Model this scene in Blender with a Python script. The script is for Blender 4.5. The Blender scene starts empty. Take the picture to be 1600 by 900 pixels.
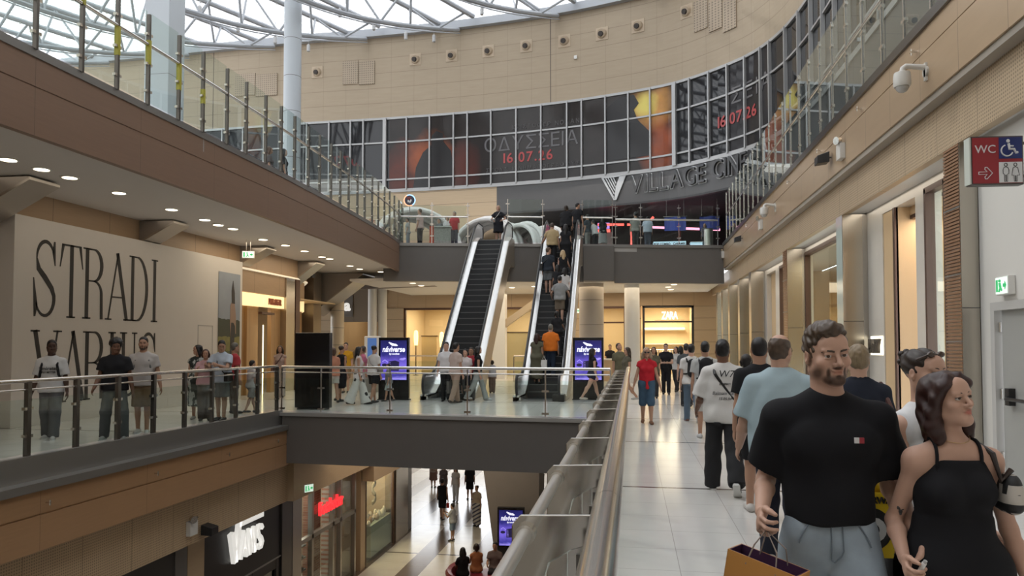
import bpy, bmesh, math, random
import numpy as np
from mathutils import Vector, Matrix
PI = math.pi
R = math.radians
random.seed(7)
SC = bpy.context.scene
COL = SC.collection

# ---------------------------------------------------------------- camera, light, exposure
FPX = 1155.0
YAW = math.atan(187 / FPX)
PITCH = R(2.0)
SHIFT = 90 - FPX * math.tan(PITCH)
CAMZ = 1.68
cam_d = bpy.data.cameras.new('camera')
cam = bpy.data.objects.new('camera', cam_d)
COL.objects.link(cam)
cam.location = (0, 0, CAMZ)
cam.rotation_euler = (R(90) + PITCH, 0, YAW)
cam_d.sensor_width = 36.0
cam_d.lens = 36.0 * FPX / 1600
cam_d.shift_y = SHIFT / 1600
cam_d.clip_start = 0.05
cam_d.clip_end = 400
SC.camera = cam
SC.view_settings.view_transform = 'Standard'
SC.view_settings.look = 'None'
SC.view_settings.gamma = 1
SC.view_settings.use_curve_mapping = False
SC.view_settings.exposure = 0.0
SC.cycles.max_bounces = 9
SC.cycles.diffuse_bounces = 4
SC.cycles.glossy_bounces = 4
SC.cycles.transmission_bounces = 6
SC.cycles.transparent_max_bounces = 24
SC.cycles.caustics_reflective = False
SC.cycles.caustics_refractive = False
SC.cycles.sample_clamp_indirect = 6
SC.cycles.use_denoising = True
W = bpy.data.worlds.new('sky')
SC.world = W
W.use_nodes = True
wn = W.node_tree.nodes
bg = wn['Background']
bg.inputs[0].default_value = (0.93, 0.96, 1.0, 1)
bg.inputs[1].default_value = 4.9
sun_d = bpy.data.lights.new('sun', 'SUN')
sun_d.energy = 3.0
sun_d.angle = R(3)
sun_d.color = (1.0, 0.93, 0.82)
sun = bpy.data.objects.new('sun', sun_d)
COL.objects.link(sun)
sun.rotation_euler = (0, R(-47), R(-28))


def area(name, loc, sx, sy, power, color=(1, 0.84, 0.62), rot=(0, 0, 0)):
 d = bpy.data.lights.new(name, 'AREA')
 d.shape = 'RECTANGLE'
 d.size = sx
 d.size_y = sy
 d.energy = power
 d.color = color
 o = bpy.data.objects.new(name, d)
 COL.objects.link(o)
 o.location = loc
 o.rotation_euler = rot
 return o


# lamps of the place: lit ceilings of the walkways and of the shops, plus an added soffit fill
WARM = (1.0, 0.83, 0.61)
area('left_walk_lights', (-10.8, 8, 4.9), 2.6, 20, 75, (1.0, 0.84, 0.66))
area('left_walk_lights', (-11.2, 24, 4.85), 2.0, 9, 115, WARM)
area('bridge_under_lights', (-3.5, 35.5, 4.3), 12, 6, 420, WARM)
area('lower_walk_lights', (-6.0, 24, -1.35), 5, 8, 170, (1.0, 0.86, 0.68))
area('lower_hall_lights', (-5.0, 38, -1.3), 8, 12, 110, (1.0, 0.86, 0.68))
area('food_court_lights', (-4.0, 35.0, 9.6), 12, 3, 60, (1.0, 0.93, 0.85))


area('right_soffit_fill', (4.45, 24, 4.28), 0.25, 28, 32, (1.0, 0.9, 0.76))  # added strip lamp, only brightens the right shop fronts


# ---------------------------------------------------------------- pixel <-> place helpers (real distances)
_fw = Vector((-math.sin(YAW) * math.cos(PITCH), math.cos(YAW) * math.cos(PITCH), math.sin(PITCH)))
_rt = Vector((math.cos(YAW), math.sin(YAW), 0))
_up = _rt.cross(_fw)


def ray(px, py):
 return _fw + _rt * ((px - 800) / FPX) + _up * ((450 + SHIFT - py) / FPX)


def at_z(px, py, z):
 d = ray(px, py)
 return Vector((0, 0, CAMZ)) + d * ((z - CAMZ) / d.z)


def at_y(px, py, y):
 d = ray(px, py)
 return Vector((0, 0, CAMZ)) + d * (y / d.y)


def at_x(px, py, x):
 d = ray(px, py)
 return Vector((0, 0, CAMZ)) + d * (x / d.x)


# ---------------------------------------------------------------- materials
MATS = {}


def mat(name, col, rough=0.5, metal=0.0, spec=0.5, emit=None, es=0.0, noise=0.0, nscale=3.0, bump=0.0, bscale=40.0, alpha=None, coat=0.0):
 if name in MATS:
  return MATS[name]
 m = bpy.data.materials.new(name)
 m.use_nodes = True
 nt = m.node_tree
 b = nt.nodes['Principled BSDF']
 b.inputs['Base Color'].default_value = (*col, 1)
 b.inputs['Roughness'].default_value = rough
 b.inputs['Metallic'].default_value = metal
 b.inputs['Specular IOR Level'].default_value = spec
 if coat:
  b.inputs['Coat Weight'].default_value = coat
 if emit:
  b.inputs['Emission Color'].default_value = (*emit, 1)
  b.inputs['Emission Strength'].default_value = es
 if noise or bump:
  tc = nt.nodes.new('ShaderNodeTexCoord')
 if noise:
  n = nt.nodes.new('ShaderNodeTexNoise')
  n.inputs['Scale'].default_value = nscale
  n.inputs['Detail'].default_value = 4
  nt.links.new(tc.outputs['Object'], n.inputs['Vector'])
  mx = nt.nodes.new('ShaderNodeMix')
  mx.data_type = 'RGBA'
  mx.inputs['A'].default_value = (*[max(0, c * (1 - noise)) for c in col], 1)
  mx.inputs['B'].default_value = (*[min(1, c * (1 + noise)) for c in col], 1)
  nt.links.new(n.outputs['Fac'], mx.inputs['Factor'])
  nt.links.new(mx.outputs['Result'], b.inputs['Base Color'])
 if bump:
  n2 = nt.nodes.new('ShaderNodeTexNoise')
  n2.inputs['Scale'].default_value = bscale
  nt.links.new(tc.outputs['Object'], n2.inputs['Vector'])
  bp = nt.nodes.new('ShaderNodeBump')
  bp.inputs['Strength'].default_value = bump
  bp.inputs['Distance'].default_value = 0.01
  nt.links.new(n2.outputs['Fac'], bp.inputs['Height'])
  nt.links.new(bp.outputs['Normal'], b.inputs['Normal'])
 MATS[name] = m
 return m


def N(nt, typ, **kw):
 n = nt.nodes.new(typ)
 for k, v in kw.items():
  if k in n.inputs.keys() if isinstance(k, str) else False:
   n.inputs[k].default_value = v
  else:
   setattr(n, k, v)
 return n


def math_node(nt, op, a, b=None):
 n = nt.nodes.new('ShaderNodeMath')
 n.operation = op
 for i, v in enumerate((a, b)):
  if v is None:
   continue
  if isinstance(v, (int, float)):
   n.inputs[i].default_value = v
  else:
   nt.links.new(v, n.inputs[i])
 return n.outputs[0]


def mixc(nt, fac, a, b):
 n = nt.nodes.new('ShaderNodeMix')
 n.data_type = 'RGBA'
 for key, v in (('Factor', fac), ('A', a), ('B', b)):
  if isinstance(v, (int, float)):
   n.inputs[key].default_value = v
  elif isinstance(v, tuple):
   n.inputs[key].default_value = (*v, 1)
  else:
   nt.links.new(v, n.inputs[key])
 return n.outputs['Result']


def base(name, rough=0.5, metal=0.0, spec=0.5):
 m = bpy.data.materials.new(name)
 m.use_nodes = True
 nt = m.node_tree
 b = nt.nodes['Principled BSDF']
 b.inputs['Roughness'].default_value = rough
 b.inputs['Metallic'].default_value = metal
 b.inputs['Specular IOR Level'].default_value = spec
 tc = nt.nodes.new('ShaderNodeTexCoord')
 sp = nt.nodes.new('ShaderNodeSeparateXYZ')
 nt.links.new(tc.outputs['Object'], sp.inputs[0])
 MATS[name] = m
 return m, nt, b, tc, sp


def line_mask(nt, s, period, width, off=0.0):
 v = math_node(nt, 'ADD', s, off)
 v = math_node(nt, 'DIVIDE', v, period)
 v = math_node(nt, 'FRACT', v)
 return math_node(nt, 'LESS_THAN', v, width / period)


def noise_of(nt, tc, scale, detail=4, stretch=None):
 n = nt.nodes.new('ShaderNodeTexNoise')
 n.inputs['Scale'].default_value = scale
 n.inputs['Detail'].default_value = detail
 if stretch:
  mp = nt.nodes.new('ShaderNodeMapping')
  mp.inputs['Scale'].default_value = stretch
  nt.links.new(tc.outputs['Object'], mp.inputs[0])
  nt.links.new(mp.outputs[0], n.inputs['Vector'])
 else:
  nt.links.new(tc.outputs['Object'], n.inputs['Vector'])
 return n.outputs['Fac']


def mat_floor_upper():
 m, nt, b, tc, sp = base('pale_marble_tiles', 0.16, 0, 0.5)
 n = noise_of(nt, tc, 1.1, 6)
 n2 = noise_of(nt, tc, 5.0, 6)
 c = mixc(nt, n, (0.60, 0.58, 0.555), (0.74, 0.725, 0.70))
 c = mixc(nt, math_node(nt, 'MULTIPLY', n2, 0.25), c, (0.55, 0.53, 0.50))
 g1 = line_mask(nt, sp.outputs[0], 0.6, 0.006, 0.255)
 g2 = line_mask(nt, sp.outputs[1], 0.6, 0.006, 0.3)
 g = math_node(nt, 'MAXIMUM', g1, g2)
 c = mixc(nt, math_node(nt, 'MULTIPLY', g, 0.55), c, (0.22, 0.20, 0.18))
 d = line_mask(nt, sp.outputs[1], 4.2, 0.07, -8.95)
 c = mixc(nt, d, c, (0.10, 0.09, 0.085))
 nt.links.new(c, b.inputs['Base Color'])
 return m


def mat_floor_lower():
 m, nt, b, tc, sp = base('banded_stone_tiles', 0.2, 0, 0.5)
 n = noise_of(nt, tc, 1.4, 6)
 c = mixc(nt, n, (0.42, 0.39, 0.35), (0.55, 0.52, 0.47))
 band = line_mask(nt, sp.outputs[0], 1.95, 0.75, 7.75)
 c = mixc(nt, band, c, (0.12, 0.09, 0.07))
 g = line_mask(nt, sp.outputs[1], 0.9, 0.008)
 c = mixc(nt, math_node(nt, 'MULTIPLY', g, 0.5), c, (0.15, 0.13, 0.12))
 d = line_mask(nt, sp.outputs[1], 4.3, 0.12, -0.5)
 c = mixc(nt, d, c, (0.08, 0.065, 0.055))
 nt.links.new(c, b.inputs['Base Color'])
 return m


def mat_panel(name, col, rough, metal, px, pz, axis=1, gap=0.008, var=0.06, stretch=(0.4, 0.4, 6), grain=5.0, off=0.0, gapcol=0.35, zoff=0.0, spec=0.5):
 m, nt, b, tc, sp = base(name, rough, metal, spec)
 n = noise_of(nt, tc, grain, 5, stretch)
 lo = tuple(c * (1 - var) for c in col)
 hi = tuple(min(1, c * (1 + var)) for c in col)
 c = mixc(nt, n, lo, hi)
 g = line_mask(nt, sp.outputs[axis], px, gap, off + 50 * px)
 if pz:
  g = math_node(nt, 'MAXIMUM', g, line_mask(nt, sp.outputs[2], pz, gap, zoff + 50 * pz))
 c = mixc(nt, g, c, tuple(v * gapcol for v in col))
 nt.links.new(c, b.inputs['Base Color'])
 return m


def mat_perforated(name, col, rough, metal, cell, ax=1):
 m, nt, b, tc, sp = base(name, rough, metal)
 fx = math_node(nt, 'FRACT', math_node(nt, 'DIVIDE', math_node(nt, 'ADD', sp.outputs[ax], 100), cell))
 fz = math_node(nt, 'FRACT', math_node(nt, 'DIVIDE', math_node(nt, 'ADD', sp.outputs[2], 100), cell))
 dx = math_node(nt, 'SUBTRACT', fx, 0.5)
 dz = math_node(nt, 'SUBTRACT', fz, 0.5)
 d2 = math_node(nt, 'ADD', math_node(nt, 'MULTIPLY', dx, dx), math_node(nt, 'MULTIPLY', dz, dz))
 hole = math_node(nt, 'LESS_THAN', d2, 0.075)
 g = line_mask(nt, sp.outputs[ax], 1.2, 0.01, 120)
 n = noise_of(nt, tc, 2.0, 4)
 c = mixc(nt, n, tuple(v * 0.92 for v in col), tuple(min(1, v * 1.08) for v in col))
 c = mixc(nt, math_node(nt, 'MAXIMUM', math_node(nt, 'MULTIPLY', hole, 0.75), g), c, tuple(v * 0.35 for v in col))
 nt.links.new(c, b.inputs['Base Color'])
 return m


def mat_wall_tiles():
 # beige stone cladding in courses; object u coordinate stored in a uv map
 m, nt, b, tc, sp = base('beige_stone_cladding', 0.55)
 uv = nt.nodes.new('ShaderNodeUVMap')
 s2 = nt.nodes.new('ShaderNodeSeparateXYZ')
 nt.links.new(uv.outputs[0], s2.inputs[0])
 n = noise_of(nt, tc, 1.2, 6, (1, 1, 9))
 c = mixc(nt, n, (0.355, 0.280, 0.195), (0.42, 0.342, 0.243))
 # each slab its own tone
 cm = nt.nodes.new('ShaderNodeCombineXYZ')
 nt.links.new(math_node(nt, 'FLOOR', math_node(nt, 'DIVIDE', s2.outputs[0], 1.3)), cm.inputs[0])
 nt.links.new(math_node(nt, 'FLOOR', math_node(nt, 'DIVIDE', s2.outputs[1], 0.82)), cm.inputs[1])
 wn_ = nt.nodes.new('ShaderNodeTexWhiteNoise')
 nt.links.new(cm.outputs[0], wn_.inputs[0])
 c = mixc(nt, math_node(nt, 'MULTIPLY', wn_.outputs[0], 0.2), c, (0.42, 0.33, 0.235))
 g = line_mask(nt, s2.outputs[1], 0.82, 0.022)
 g2 = line_mask(nt, s2.outputs[0], 1.3, 0.02)
 g = math_node(nt, 'MAXIMUM', g, math_node(nt, 'MULTIPLY', g2, 0.5))
 c = mixc(nt, math_node(nt, 'MULTIPLY', g, 0.85), c, (0.22, 0.165, 0.115))
 g3 = line_mask(nt, s2.outputs[0], 19.5, 0.05, -16.6)
 c = mixc(nt, g3, c, (0.12, 0.09, 0.07))
 nt.links.new(c, b.inputs['Base Color'])
 return m


def mat_glass(name, tint=(0.90, 0.96, 0.94), rough=0.0, refl=1.0, through=0.9):
 m = bpy.data.materials.new(name)
 m.use_nodes = True
 nt = m.node_tree
 nt.nodes.clear()
 out = nt.nodes.new('ShaderNodeOutputMaterial')
 tr = nt.nodes.new('ShaderNodeBsdfTransparent')
 tr.inputs[0].default_value = (*[t * through for t in tint], 1)
 gl = nt.nodes.new('ShaderNodeBsdfGlossy')
 gl.inputs['Roughness'].default_value = rough
 gl.inputs[0].default_value = (0.95, 1.0, 0.98, 1)
 fr = nt.nodes.new('ShaderNodeFresnel')
 fr.inputs[0].default_value = 1.5
 k = math_node(nt, 'MULTIPLY', fr.outputs[0], refl)
 ge = nt.nodes.new('ShaderNodeNewGeometry')
 k = math_node(nt, 'MULTIPLY', k, math_node(nt, 'SUBTRACT', 1.0, ge.outputs['Backfacing']))
 k = math_node(nt, 'MINIMUM', k, 0.85)
 mx = nt.nodes.new('ShaderNodeMixShader')
 nt.links.new(k, mx.inputs[0])
 nt.links.new(tr.outputs[0], mx.inputs[1])
 nt.links.new(gl.outputs[0], mx.inputs[2])
 nt.links.new(mx.outputs[0], out.inputs[0])
 MATS[name] = m
 return m


def mat_roof():
 # printed roof glazing: clear glass with rows of white dots
 m = bpy.data.materials.new('dotted_roof_glazing')
 m.use_nodes = True
 nt = m.node_tree
 nt.nodes.clear()
 out = nt.nodes.new('ShaderNodeOutputMaterial')
 tc = nt.nodes.new('ShaderNodeTexCoord')
 sp = nt.nodes.new('ShaderNodeSeparateXYZ')
 nt.links.new(tc.outputs['Object'], sp.inputs[0])
 u = math_node(nt, 'MULTIPLY', math_node(nt, 'ADD', sp.outputs[0], math_node(nt, 'MULTIPLY', sp.outputs[1], 0.45)), 2.6)
 v = math_node(nt, 'MULTIPLY', math_node(nt, 'SUBTRACT', sp.outputs[1], math_node(nt, 'MULTIPLY', sp.outputs[0], 0.45)), 2.6)
 row = math_node(nt, 'FRACT', math_node(nt, 'MULTIPLY', math_node(nt, 'FLOOR', v), 0.5))
 fu = math_node(nt, 'SUBTRACT', math_node(nt, 'FRACT', math_node(nt, 'ADD', u, row)), 0.5)
 fv = math_node(nt, 'SUBTRACT', math_node(nt, 'FRACT', v), 0.5)
 d2 = math_node(nt, 'ADD', math_node(nt, 'MULTIPLY', fu, fu), math_node(nt, 'MULTIPLY', fv, fv))
 dot = math_node(nt, 'LESS_THAN', d2, 0.115)
 tr = nt.nodes.new('ShaderNodeBsdfTransparent')
 tr.inputs[0].default_value = (0.30, 0.305, 0.31, 1)
 tl = nt.nodes.new('ShaderNodeBsdfTranslucent')
 tl.inputs[0].default_value = (0.62, 0.62, 0.62, 1)
 df = nt.nodes.new('ShaderNodeBsdfDiffuse')
 df.inputs[0].default_value = (0.75, 0.75, 0.75, 1)
 ml = nt.nodes.new('ShaderNodeMixShader')
 ml.inputs[0].default_value = 0.35
 nt.links.new(tl.outputs[0], ml.inputs[1])
 nt.links.new(df.outputs[0], ml.inputs[2])
 mx = nt.nodes.new('ShaderNodeMixShader')
 nt.links.new(math_node(nt, 'MULTIPLY', dot, 0.9), mx.inputs[0])
 nt.links.new(tr.outputs[0], mx.inputs[1])
 nt.links.new(ml.outputs[0], mx.inputs[2])
 nt.links.new(mx.outputs[0], out.inputs[0])
 MATS['dotted_roof_glazing'] = m
 return m


FLOOR = mat_floor_upper()
FLOOR_LOW = mat_floor_lower()
WOOD_L = mat_panel('brown_veneer_left', (0.23, 0.143, 0.098), 0.38, 0, 2.4, 0, 1, 0.006, 0.10)
WOOD_LOW = mat_panel('brown_veneer_low', (0.36, 0.205, 0.105), 0.42, 0, 2.4, 0, 1, 0.006, 0.10)
WOOD_W = mat_panel('tan_veneer_wall', (0.36, 0.245, 0.15), 0.45, 0, 1.8, 0, 1, 0.012, 0.08)
TAN_X = mat_panel('tan_veneer_cross', (0.40, 0.285, 0.175), 0.45, 0, 1.6, 0, 0, 0.012, 0.08)
FASCIA_R = mat_panel('satin_bronze_panels', (0.50, 0.365, 0.235), 0.3, 0.35, 1.2, 0, 1, 0.008, 0.08, (1, 0.5, 3), 3.0)
PERF_R = mat_perforated('perforated_beige_metal', (0.55, 0.42, 0.28), 0.42, 0.25, 0.045)
PERF_L = mat_perforated('perforated_brown_metal', (0.52, 0.375, 0.235), 0.5, 0.1, 0.045)
TILE_WALL = mat_wall_tiles()
ROOF = mat_roof()
GLASS = mat_glass('clear_glass', (0.93, 0.98, 0.96), 0.0, 1.0, 0.97)
GLASS_G = mat_glass('greenish_glass', (0.92, 0.97, 0.955), 0.0, 1.5, 0.97)
GLASS_D = mat_glass('dark_glass', (0.30, 0.31, 0.32), 0.0, 1.6, 0.9)
STEEL = mat('polished_steel', (0.72, 0.70, 0.67), 0.2, 1.0)
STEEL_B = mat('brushed_steel', (0.48, 0.45, 0.41), 0.32, 1.0, bump=0.15, bscale=3)
STEEL_D = mat('dark_steel', (0.16, 0.15, 0.14), 0.3, 0.9)
STEEL_P = mat('pilaster_steel', (0.50, 0.46, 0.40), 0.24, 1.0, bump=0.35, bscale=0.9)
PLATE = mat('mirror_plate_steel', (0.62, 0.60, 0.57), 0.1, 1.0, bump=0.12, bscale=4)
WHITE_P = mat('white_paint', (0.72, 0.71, 0.68), 0.45)
CEIL = mat('plaster_ceiling', (0.66, 0.62, 0.57), 0.7)
GREY_F = mat('grey_fascia', (0.13, 0.119, 0.110), 0.42, noise=0.05)
GREY_M = mat('grey_metal_trim', (0.30, 0.29, 0.28), 0.35, 0.7)
GREY_C = mat('charcoal_fascia', (0.085, 0.083, 0.085), 0.4, noise=0.06)
BLACK = mat('black_plastic', (0.012, 0.012, 0.013), 0.35)
CREAM = mat('cream_wall', (0.62, 0.56, 0.47), 0.55, noise=0.04)
CREAM_W = mat('warm_cream_panel', (0.60, 0.44, 0.26), 0.5)
MARBLE = mat('cream_marble', (0.62, 0.58, 0.52), 0.3, noise=0.10, nscale=2.2)
TRUSS = mat('painted_truss_steel', (0.40, 0.42, 0.45), 0.45, 0.2)
COLM = mat('pale_blue_grey_column', (0.50, 0.54, 0.58), 0.4)
BRONZE = mat('dark_bronze_frame', (0.10, 0.055, 0.04), 0.4, 0.3)
RUBBER = mat('black_rubber', (0.018, 0.018, 0.02), 0.5)
LAMP = mat('lamp_glow', (1, 0.9, 0.75), 0.5, emit=(1.0, 0.86, 0.62), es=5.0)
LETTER_W = mat('lit_white_letters', (0.6, 0.6, 0.6), 0.4, emit=(1.0, 0.97, 0.9), es=0.6)
HOARD = mat('white_hoarding', (0.64, 0.605, 0.56), 0.6, noise=0.02)
INK = mat('dark_ink', (0.03, 0.028, 0.026), 0.6)


# ---------------------------------------------------------------- mesh helpers
class MB:
 def __init__(self):
  self.bm = bmesh.new()

 def box(self, x0, y0, z0, x1, y1, z1):
  c = [self.bm.verts.new(p) for p in ((x0, y0, z0), (x1, y0, z0), (x1, y1, z0), (x0, y1, z0), (x0, y0, z1), (x1, y0, z1), (x1, y1, z1), (x0, y1, z1))]
  for f in ((0, 3, 2, 1), (4, 5, 6, 7), (0, 1, 5, 4), (1, 2, 6, 5), (2, 3, 7, 6), (3, 0, 4, 7)):
   self.bm.faces.new([c[i] for i in f])
  return self

 def cbox(self, c, s, rot=0.0):
  M = Matrix.Translation(c) @ Matrix.Rotation(rot, 4, 'Z')
  v = []
  for dz in (-.5, .5):
   for dx, dy in ((-.5, -.5), (.5, -.5), (.5, .5), (-.5, .5)):
    v.append(self.bm.verts.new(M @ Vector((dx * s[0], dy * s[1], dz * s[2]))))
  for f in ((0, 3, 2, 1), (4, 5, 6, 7), (0, 1, 5, 4), (1, 2, 6, 5), (2, 3, 7, 6), (3, 0, 4, 7)):
   self.bm.faces.new([v[i] for i in f])
  return self

 def poly(self, pts):
  self.bm.faces.new([self.bm.verts.new(p) for p in pts])
  return self

 def prism(self, pts, d):
  """pts: planar 3-D polygon, extruded by vector d"""
  d = Vector(d)
  a = [self.bm.verts.new(p) for p in pts]
  b = [self.bm.verts.new(Vector(p) + d) for p in pts]
  n = len(pts)
  self.bm.faces.new(a)
  self.bm.faces.new(b[::-1])
  for i in range(n):
   j = (i + 1) % n
   self.bm.faces.new((a[j], a[i], b[i], b[j]))
  return self

 def tube(self, pts, r, seg=10, cap=True):
  pts = [Vector(p) for p in pts]
  n = len(pts)
  rr = r if isinstance(r, (list, tuple)) else [r] * n
  t0 = (pts[1] - pts[0]).normalized()
  up = Vector((0, 0, 1)) if abs(t0.z) < 0.9 else Vector((1, 0, 0))
  side = t0.cross(up).normalized()
  rings = []
  for i, p in enumerate(pts):
   if i == 0:
    t = pts[1] - p
   elif i == n - 1:
    t = p - pts[i - 1]
   else:
    t = (pts[i + 1] - p).normalized() + (p - pts[i - 1]).normalized()
   t.normalize()
   side = (side - t * side.dot(t)).normalized()
   w = t.cross(side)
   rings.append([self.bm.verts.new(p + (side * math.cos(2 * PI * k / seg) + w * math.sin(2 * PI * k / seg)) * rr[i]) for k in range(seg)])
  for i in range(n - 1):
   for k in range(seg):
    self.bm.faces.new((rings[i][k], rings[i][(k + 1) % seg], rings[i + 1][(k + 1) % seg], rings[i + 1][k]))
  if cap:
   self.bm.faces.new(rings[0][::-1])
   self.bm.faces.new(rings[-1])
  return self

 def lathe(self, prof, c=(0, 0, 0), seg=20):
  """prof: (radius, z) pairs from bottom to top"""
  rings = []
  for r, z in prof:
   rings.append([self.bm.verts.new((c[0] + max(r, 1e-4) * math.cos(2 * PI * k / seg), c[1] + max(r, 1e-4) * math.sin(2 * PI * k / seg), c[2] + z)) for k in range(seg)])
  for i in range(len(prof) - 1):
   for k in range(seg):
    self.bm.faces.new((rings[i][k], rings[i][(k + 1) % seg], rings[i + 1][(k + 1) % seg], rings[i + 1][k]))
  self.bm.faces.new(rings[0][::-1])
  self.bm.faces.new(rings[-1])
  return self

 def ball(self, c, r, seg=14):
  rx, ry, rz = r if isinstance(r, (tuple, list)) else (r, r, r)
  M = Matrix.Translation(c) @ Matrix.Diagonal((rx, ry, rz, 1))
  bmesh.ops.create_uvsphere(self.bm, u_segments=seg, v_segments=max(6, seg // 2 + 1), radius=1, matrix=M)
  return self

 def ribbon(self, path, z0, z1, th=0.0):
  """vertical wall following a plan path; thickness th to the left of the path"""
  n = len(path)
  P = [Vector((p[0], p[1], 0)) for p in path]
  off = []
  for i in range(n):
   t = (P[min(i + 1, n - 1)] - P[max(i - 1, 0)]).normalized()
   off.append(Vector((-t.y, t.x, 0)) * th)
  a = [(self.bm.verts.new(p + Vector((0, 0, z0))), self.bm.verts.new(p + Vector((0, 0, z1)))) for p in P]
  if th:
   b = [(self.bm.verts.new(p + o + Vector((0, 0, z0))), self.bm.verts.new(p + o + Vector((0, 0, z1)))) for p, o in zip(P, off)]
  for i in range(n - 1):
   self.bm.faces.new((a[i][0], a[i + 1][0], a[i + 1][1], a[i][1]))
   if th:
    self.bm.faces.new((b[i + 1][0], b[i][0], b[i][1], b[i + 1][1]))
    self.bm.faces.new((a[i][1], a[i + 1][1], b[i + 1][1], b[i][1]))
    self.bm.faces.new((a[i + 1][0], a[i][0], b[i][0], b[i + 1][0]))
  if th:
   for i in (0, n - 1):
    self.bm.faces.new((a[i][0], a[i][1], b[i][1], b[i][0]))
  return self

 def mesh(self, name, m, smooth=False, bevel=0.0):
  bmesh.ops.recalc_face_normals(self.bm, faces=self.bm.faces)
  if bevel:
   bmesh.ops.bevel(self.bm, geom=list(self.bm.edges), offset=bevel, segments=2, affect='EDGES', profile=0.6, clamp_overlap=True)
  me = bpy.data.meshes.new(name)
  self.bm.to_mesh(me)
  self.bm.free()
  for x in (m if isinstance(m, (list, tuple)) else [m]):
   me.materials.append(x)
  if smooth:
   me.polygons.foreach_set('use_smooth', [True] * len(me.polygons))
   try:
    me.set_sharp_from_angle(angle=R(40))
   except Exception:
    pass
  return me

 def build(self, name, m, parent=None, smooth=False, bevel=0.0, world=True, loc=None):
  return put(name, self.mesh(name, m, smooth, bevel), parent, world, loc)


def put(name, me, parent=None, world=True, loc=None):
 o = bpy.data.objects.new(name, me)
 COL.objects.link(o)
 if loc is not None:
  o.location = loc
 if parent is not None:
  o.parent = parent
  if world and parent.type == 'EMPTY':
   o.matrix_parent_inverse = (Matrix.Translation(parent.location) @ parent.rotation_euler.to_matrix().to_4x4()).inverted()
  elif world:
   o.matrix_parent_inverse = Matrix.Identity(4) if parent.parent is None else Matrix.Identity(4)
 return o


def thing(name, label, cat, loc=(0, 0, 0), rz=0.0, group=None):
 o = bpy.data.objects.new(name, None)
 o.empty_display_size = 0.1
 COL.objects.link(o)
 o.location = loc
 o.rotation_euler = (0, 0, rz)
 return tag(o, label, cat, group)


def tag(o, label, cat, group=None):
 o['label'] = label
 o['category'] = cat
 if group:
  o['group'] = group
 return o


def struct(o):
 o['kind'] = 'structure'
 return o


def dup(root, loc, rz=0.0, label=None, group=None):
 def cp(o, par):
  c = o.copy()
  COL.objects.link(c)
  if par is not None:
   c.parent = par
  for ch in list(o.children):
   cp(ch, c)
  return c
 r = cp(root, None)
 r.location = loc
 r.rotation_euler = (0, 0, rz)
 if label:
  r['label'] = label
 if group:
  r['group'] = group
 return r


def text_bm(s, size, depth, sx=1.0, bold=0.0, space=1.0, align='CENTER', shear=0.0):
 """text as a solid mesh in the local x-z plane facing -y"""
 cu = bpy.data.curves.new('t', 'FONT')
 cu.body = s
 cu.size = size
 cu.extrude = depth / 2
 cu.align_x = align
 cu.offset = bold
 cu.space_character = space
 cu.shear = shear
 cu.resolution_u = 4
 o = bpy.data.objects.new('t', cu)
 me = bpy.data.meshes.new_from_object(o)
 bpy.data.objects.remove(o)
 me.transform(Matrix.Rotation(R(90), 4, 'X') @ Matrix.Diagonal((sx, 1, 1, 1)))
 return me


def text(name, s, size, depth, m, loc, rz=0.0, parent=None, **kw):
 me = text_bm(s, size, depth, **kw)
 me.name = name
 me.materials.clear()
 me.materials.append(m)
 me.transform(Matrix.Translation(loc) @ Matrix.Rotation(rz, 4, 'Z'))
 return put(name, me, parent)


def interp_path(path, n):
 """resample a plan polyline smoothly (Catmull-Rom) into n points with arc length"""
 P = [Vector((p[0], p[1])) for p in path]
 P = [P[0] * 2 - P[1]] + P + [P[-1] * 2 - P[-2]]
 pts = []
 for i in range(1, len(P) - 2):
  for k in range(24):
   t = k / 24
   a, b, c, d = P[i - 1], P[i], P[i + 1], P[i + 2]
   pts.append(0.5 * ((2 * b) + (c - a) * t + (2 * a - 5 * b + 4 * c - d) * t * t + (3 * b - a - 3 * c + d) * t ** 3))
 pts.append(P[-2])
 L = [0]
 for a, b in zip(pts, pts[1:]):
  L.append(L[-1] + (b - a).length)
 out = []
 j = 0
 for k in range(n):
  s = L[-1] * k / (n - 1)
  while j < len(L) - 2 and L[j + 1] < s:
   j += 1
  f = (s - L[j]) / max(L[j + 1] - L[j], 1e-6)
  out.append(pts[j].lerp(pts[j + 1], f))
 return out, L[-1]


def project(p):
 d = Vector(p) - Vector((0, 0, CAMZ))
 z = d.dot(_fw)
 return 800 + FPX * d.dot(_rt) / z, 450 + SHIFT - FPX * d.dot(_up) / z


# ---------------------------------------------------------------- the building
ZU, ZL, ZC = 6.0, -5.9, 4.93
EDGE_L = [(-8.75, -8), (-8.75, 14), (-8.85, 19.2), (-9.05, 23), (-9.3, 26.5), (-9.65, 29.9), (-10.1, 31.6), (-10.9, 32.9)]
BACK = [(-40, 39.2), (-34, 38.9), (-28, 38.6), (-22, 38.2), (-17.4, 37.95), (-12.9, 37.85), (-8.4, 37.5), (-4.4, 36.9), (-1.2, 36.1), (2.05, 34.8), (4.5, 32.5), (5.5, 30.7), (6.0, 28.7), (6.25, 26), (6.32, 22), (6.34, 16), (6.34, 8), (6.34, -8)]
BPATH, BLEN = interp_path(BACK, 260)
BSTEP = BLEN / 259


def bpos(s):
 f = max(0, min(258.999, s / BSTEP))
 i = int(f)
 p = BPATH[i].lerp(BPATH[i + 1], f - i)
 t = (BPATH[min(i + 2, 259)] - BPATH[max(i - 1, 0)]).normalized()
 return p, t, Vector((t.y, -t.x))          # position, tangent, normal towards the hall


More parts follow.
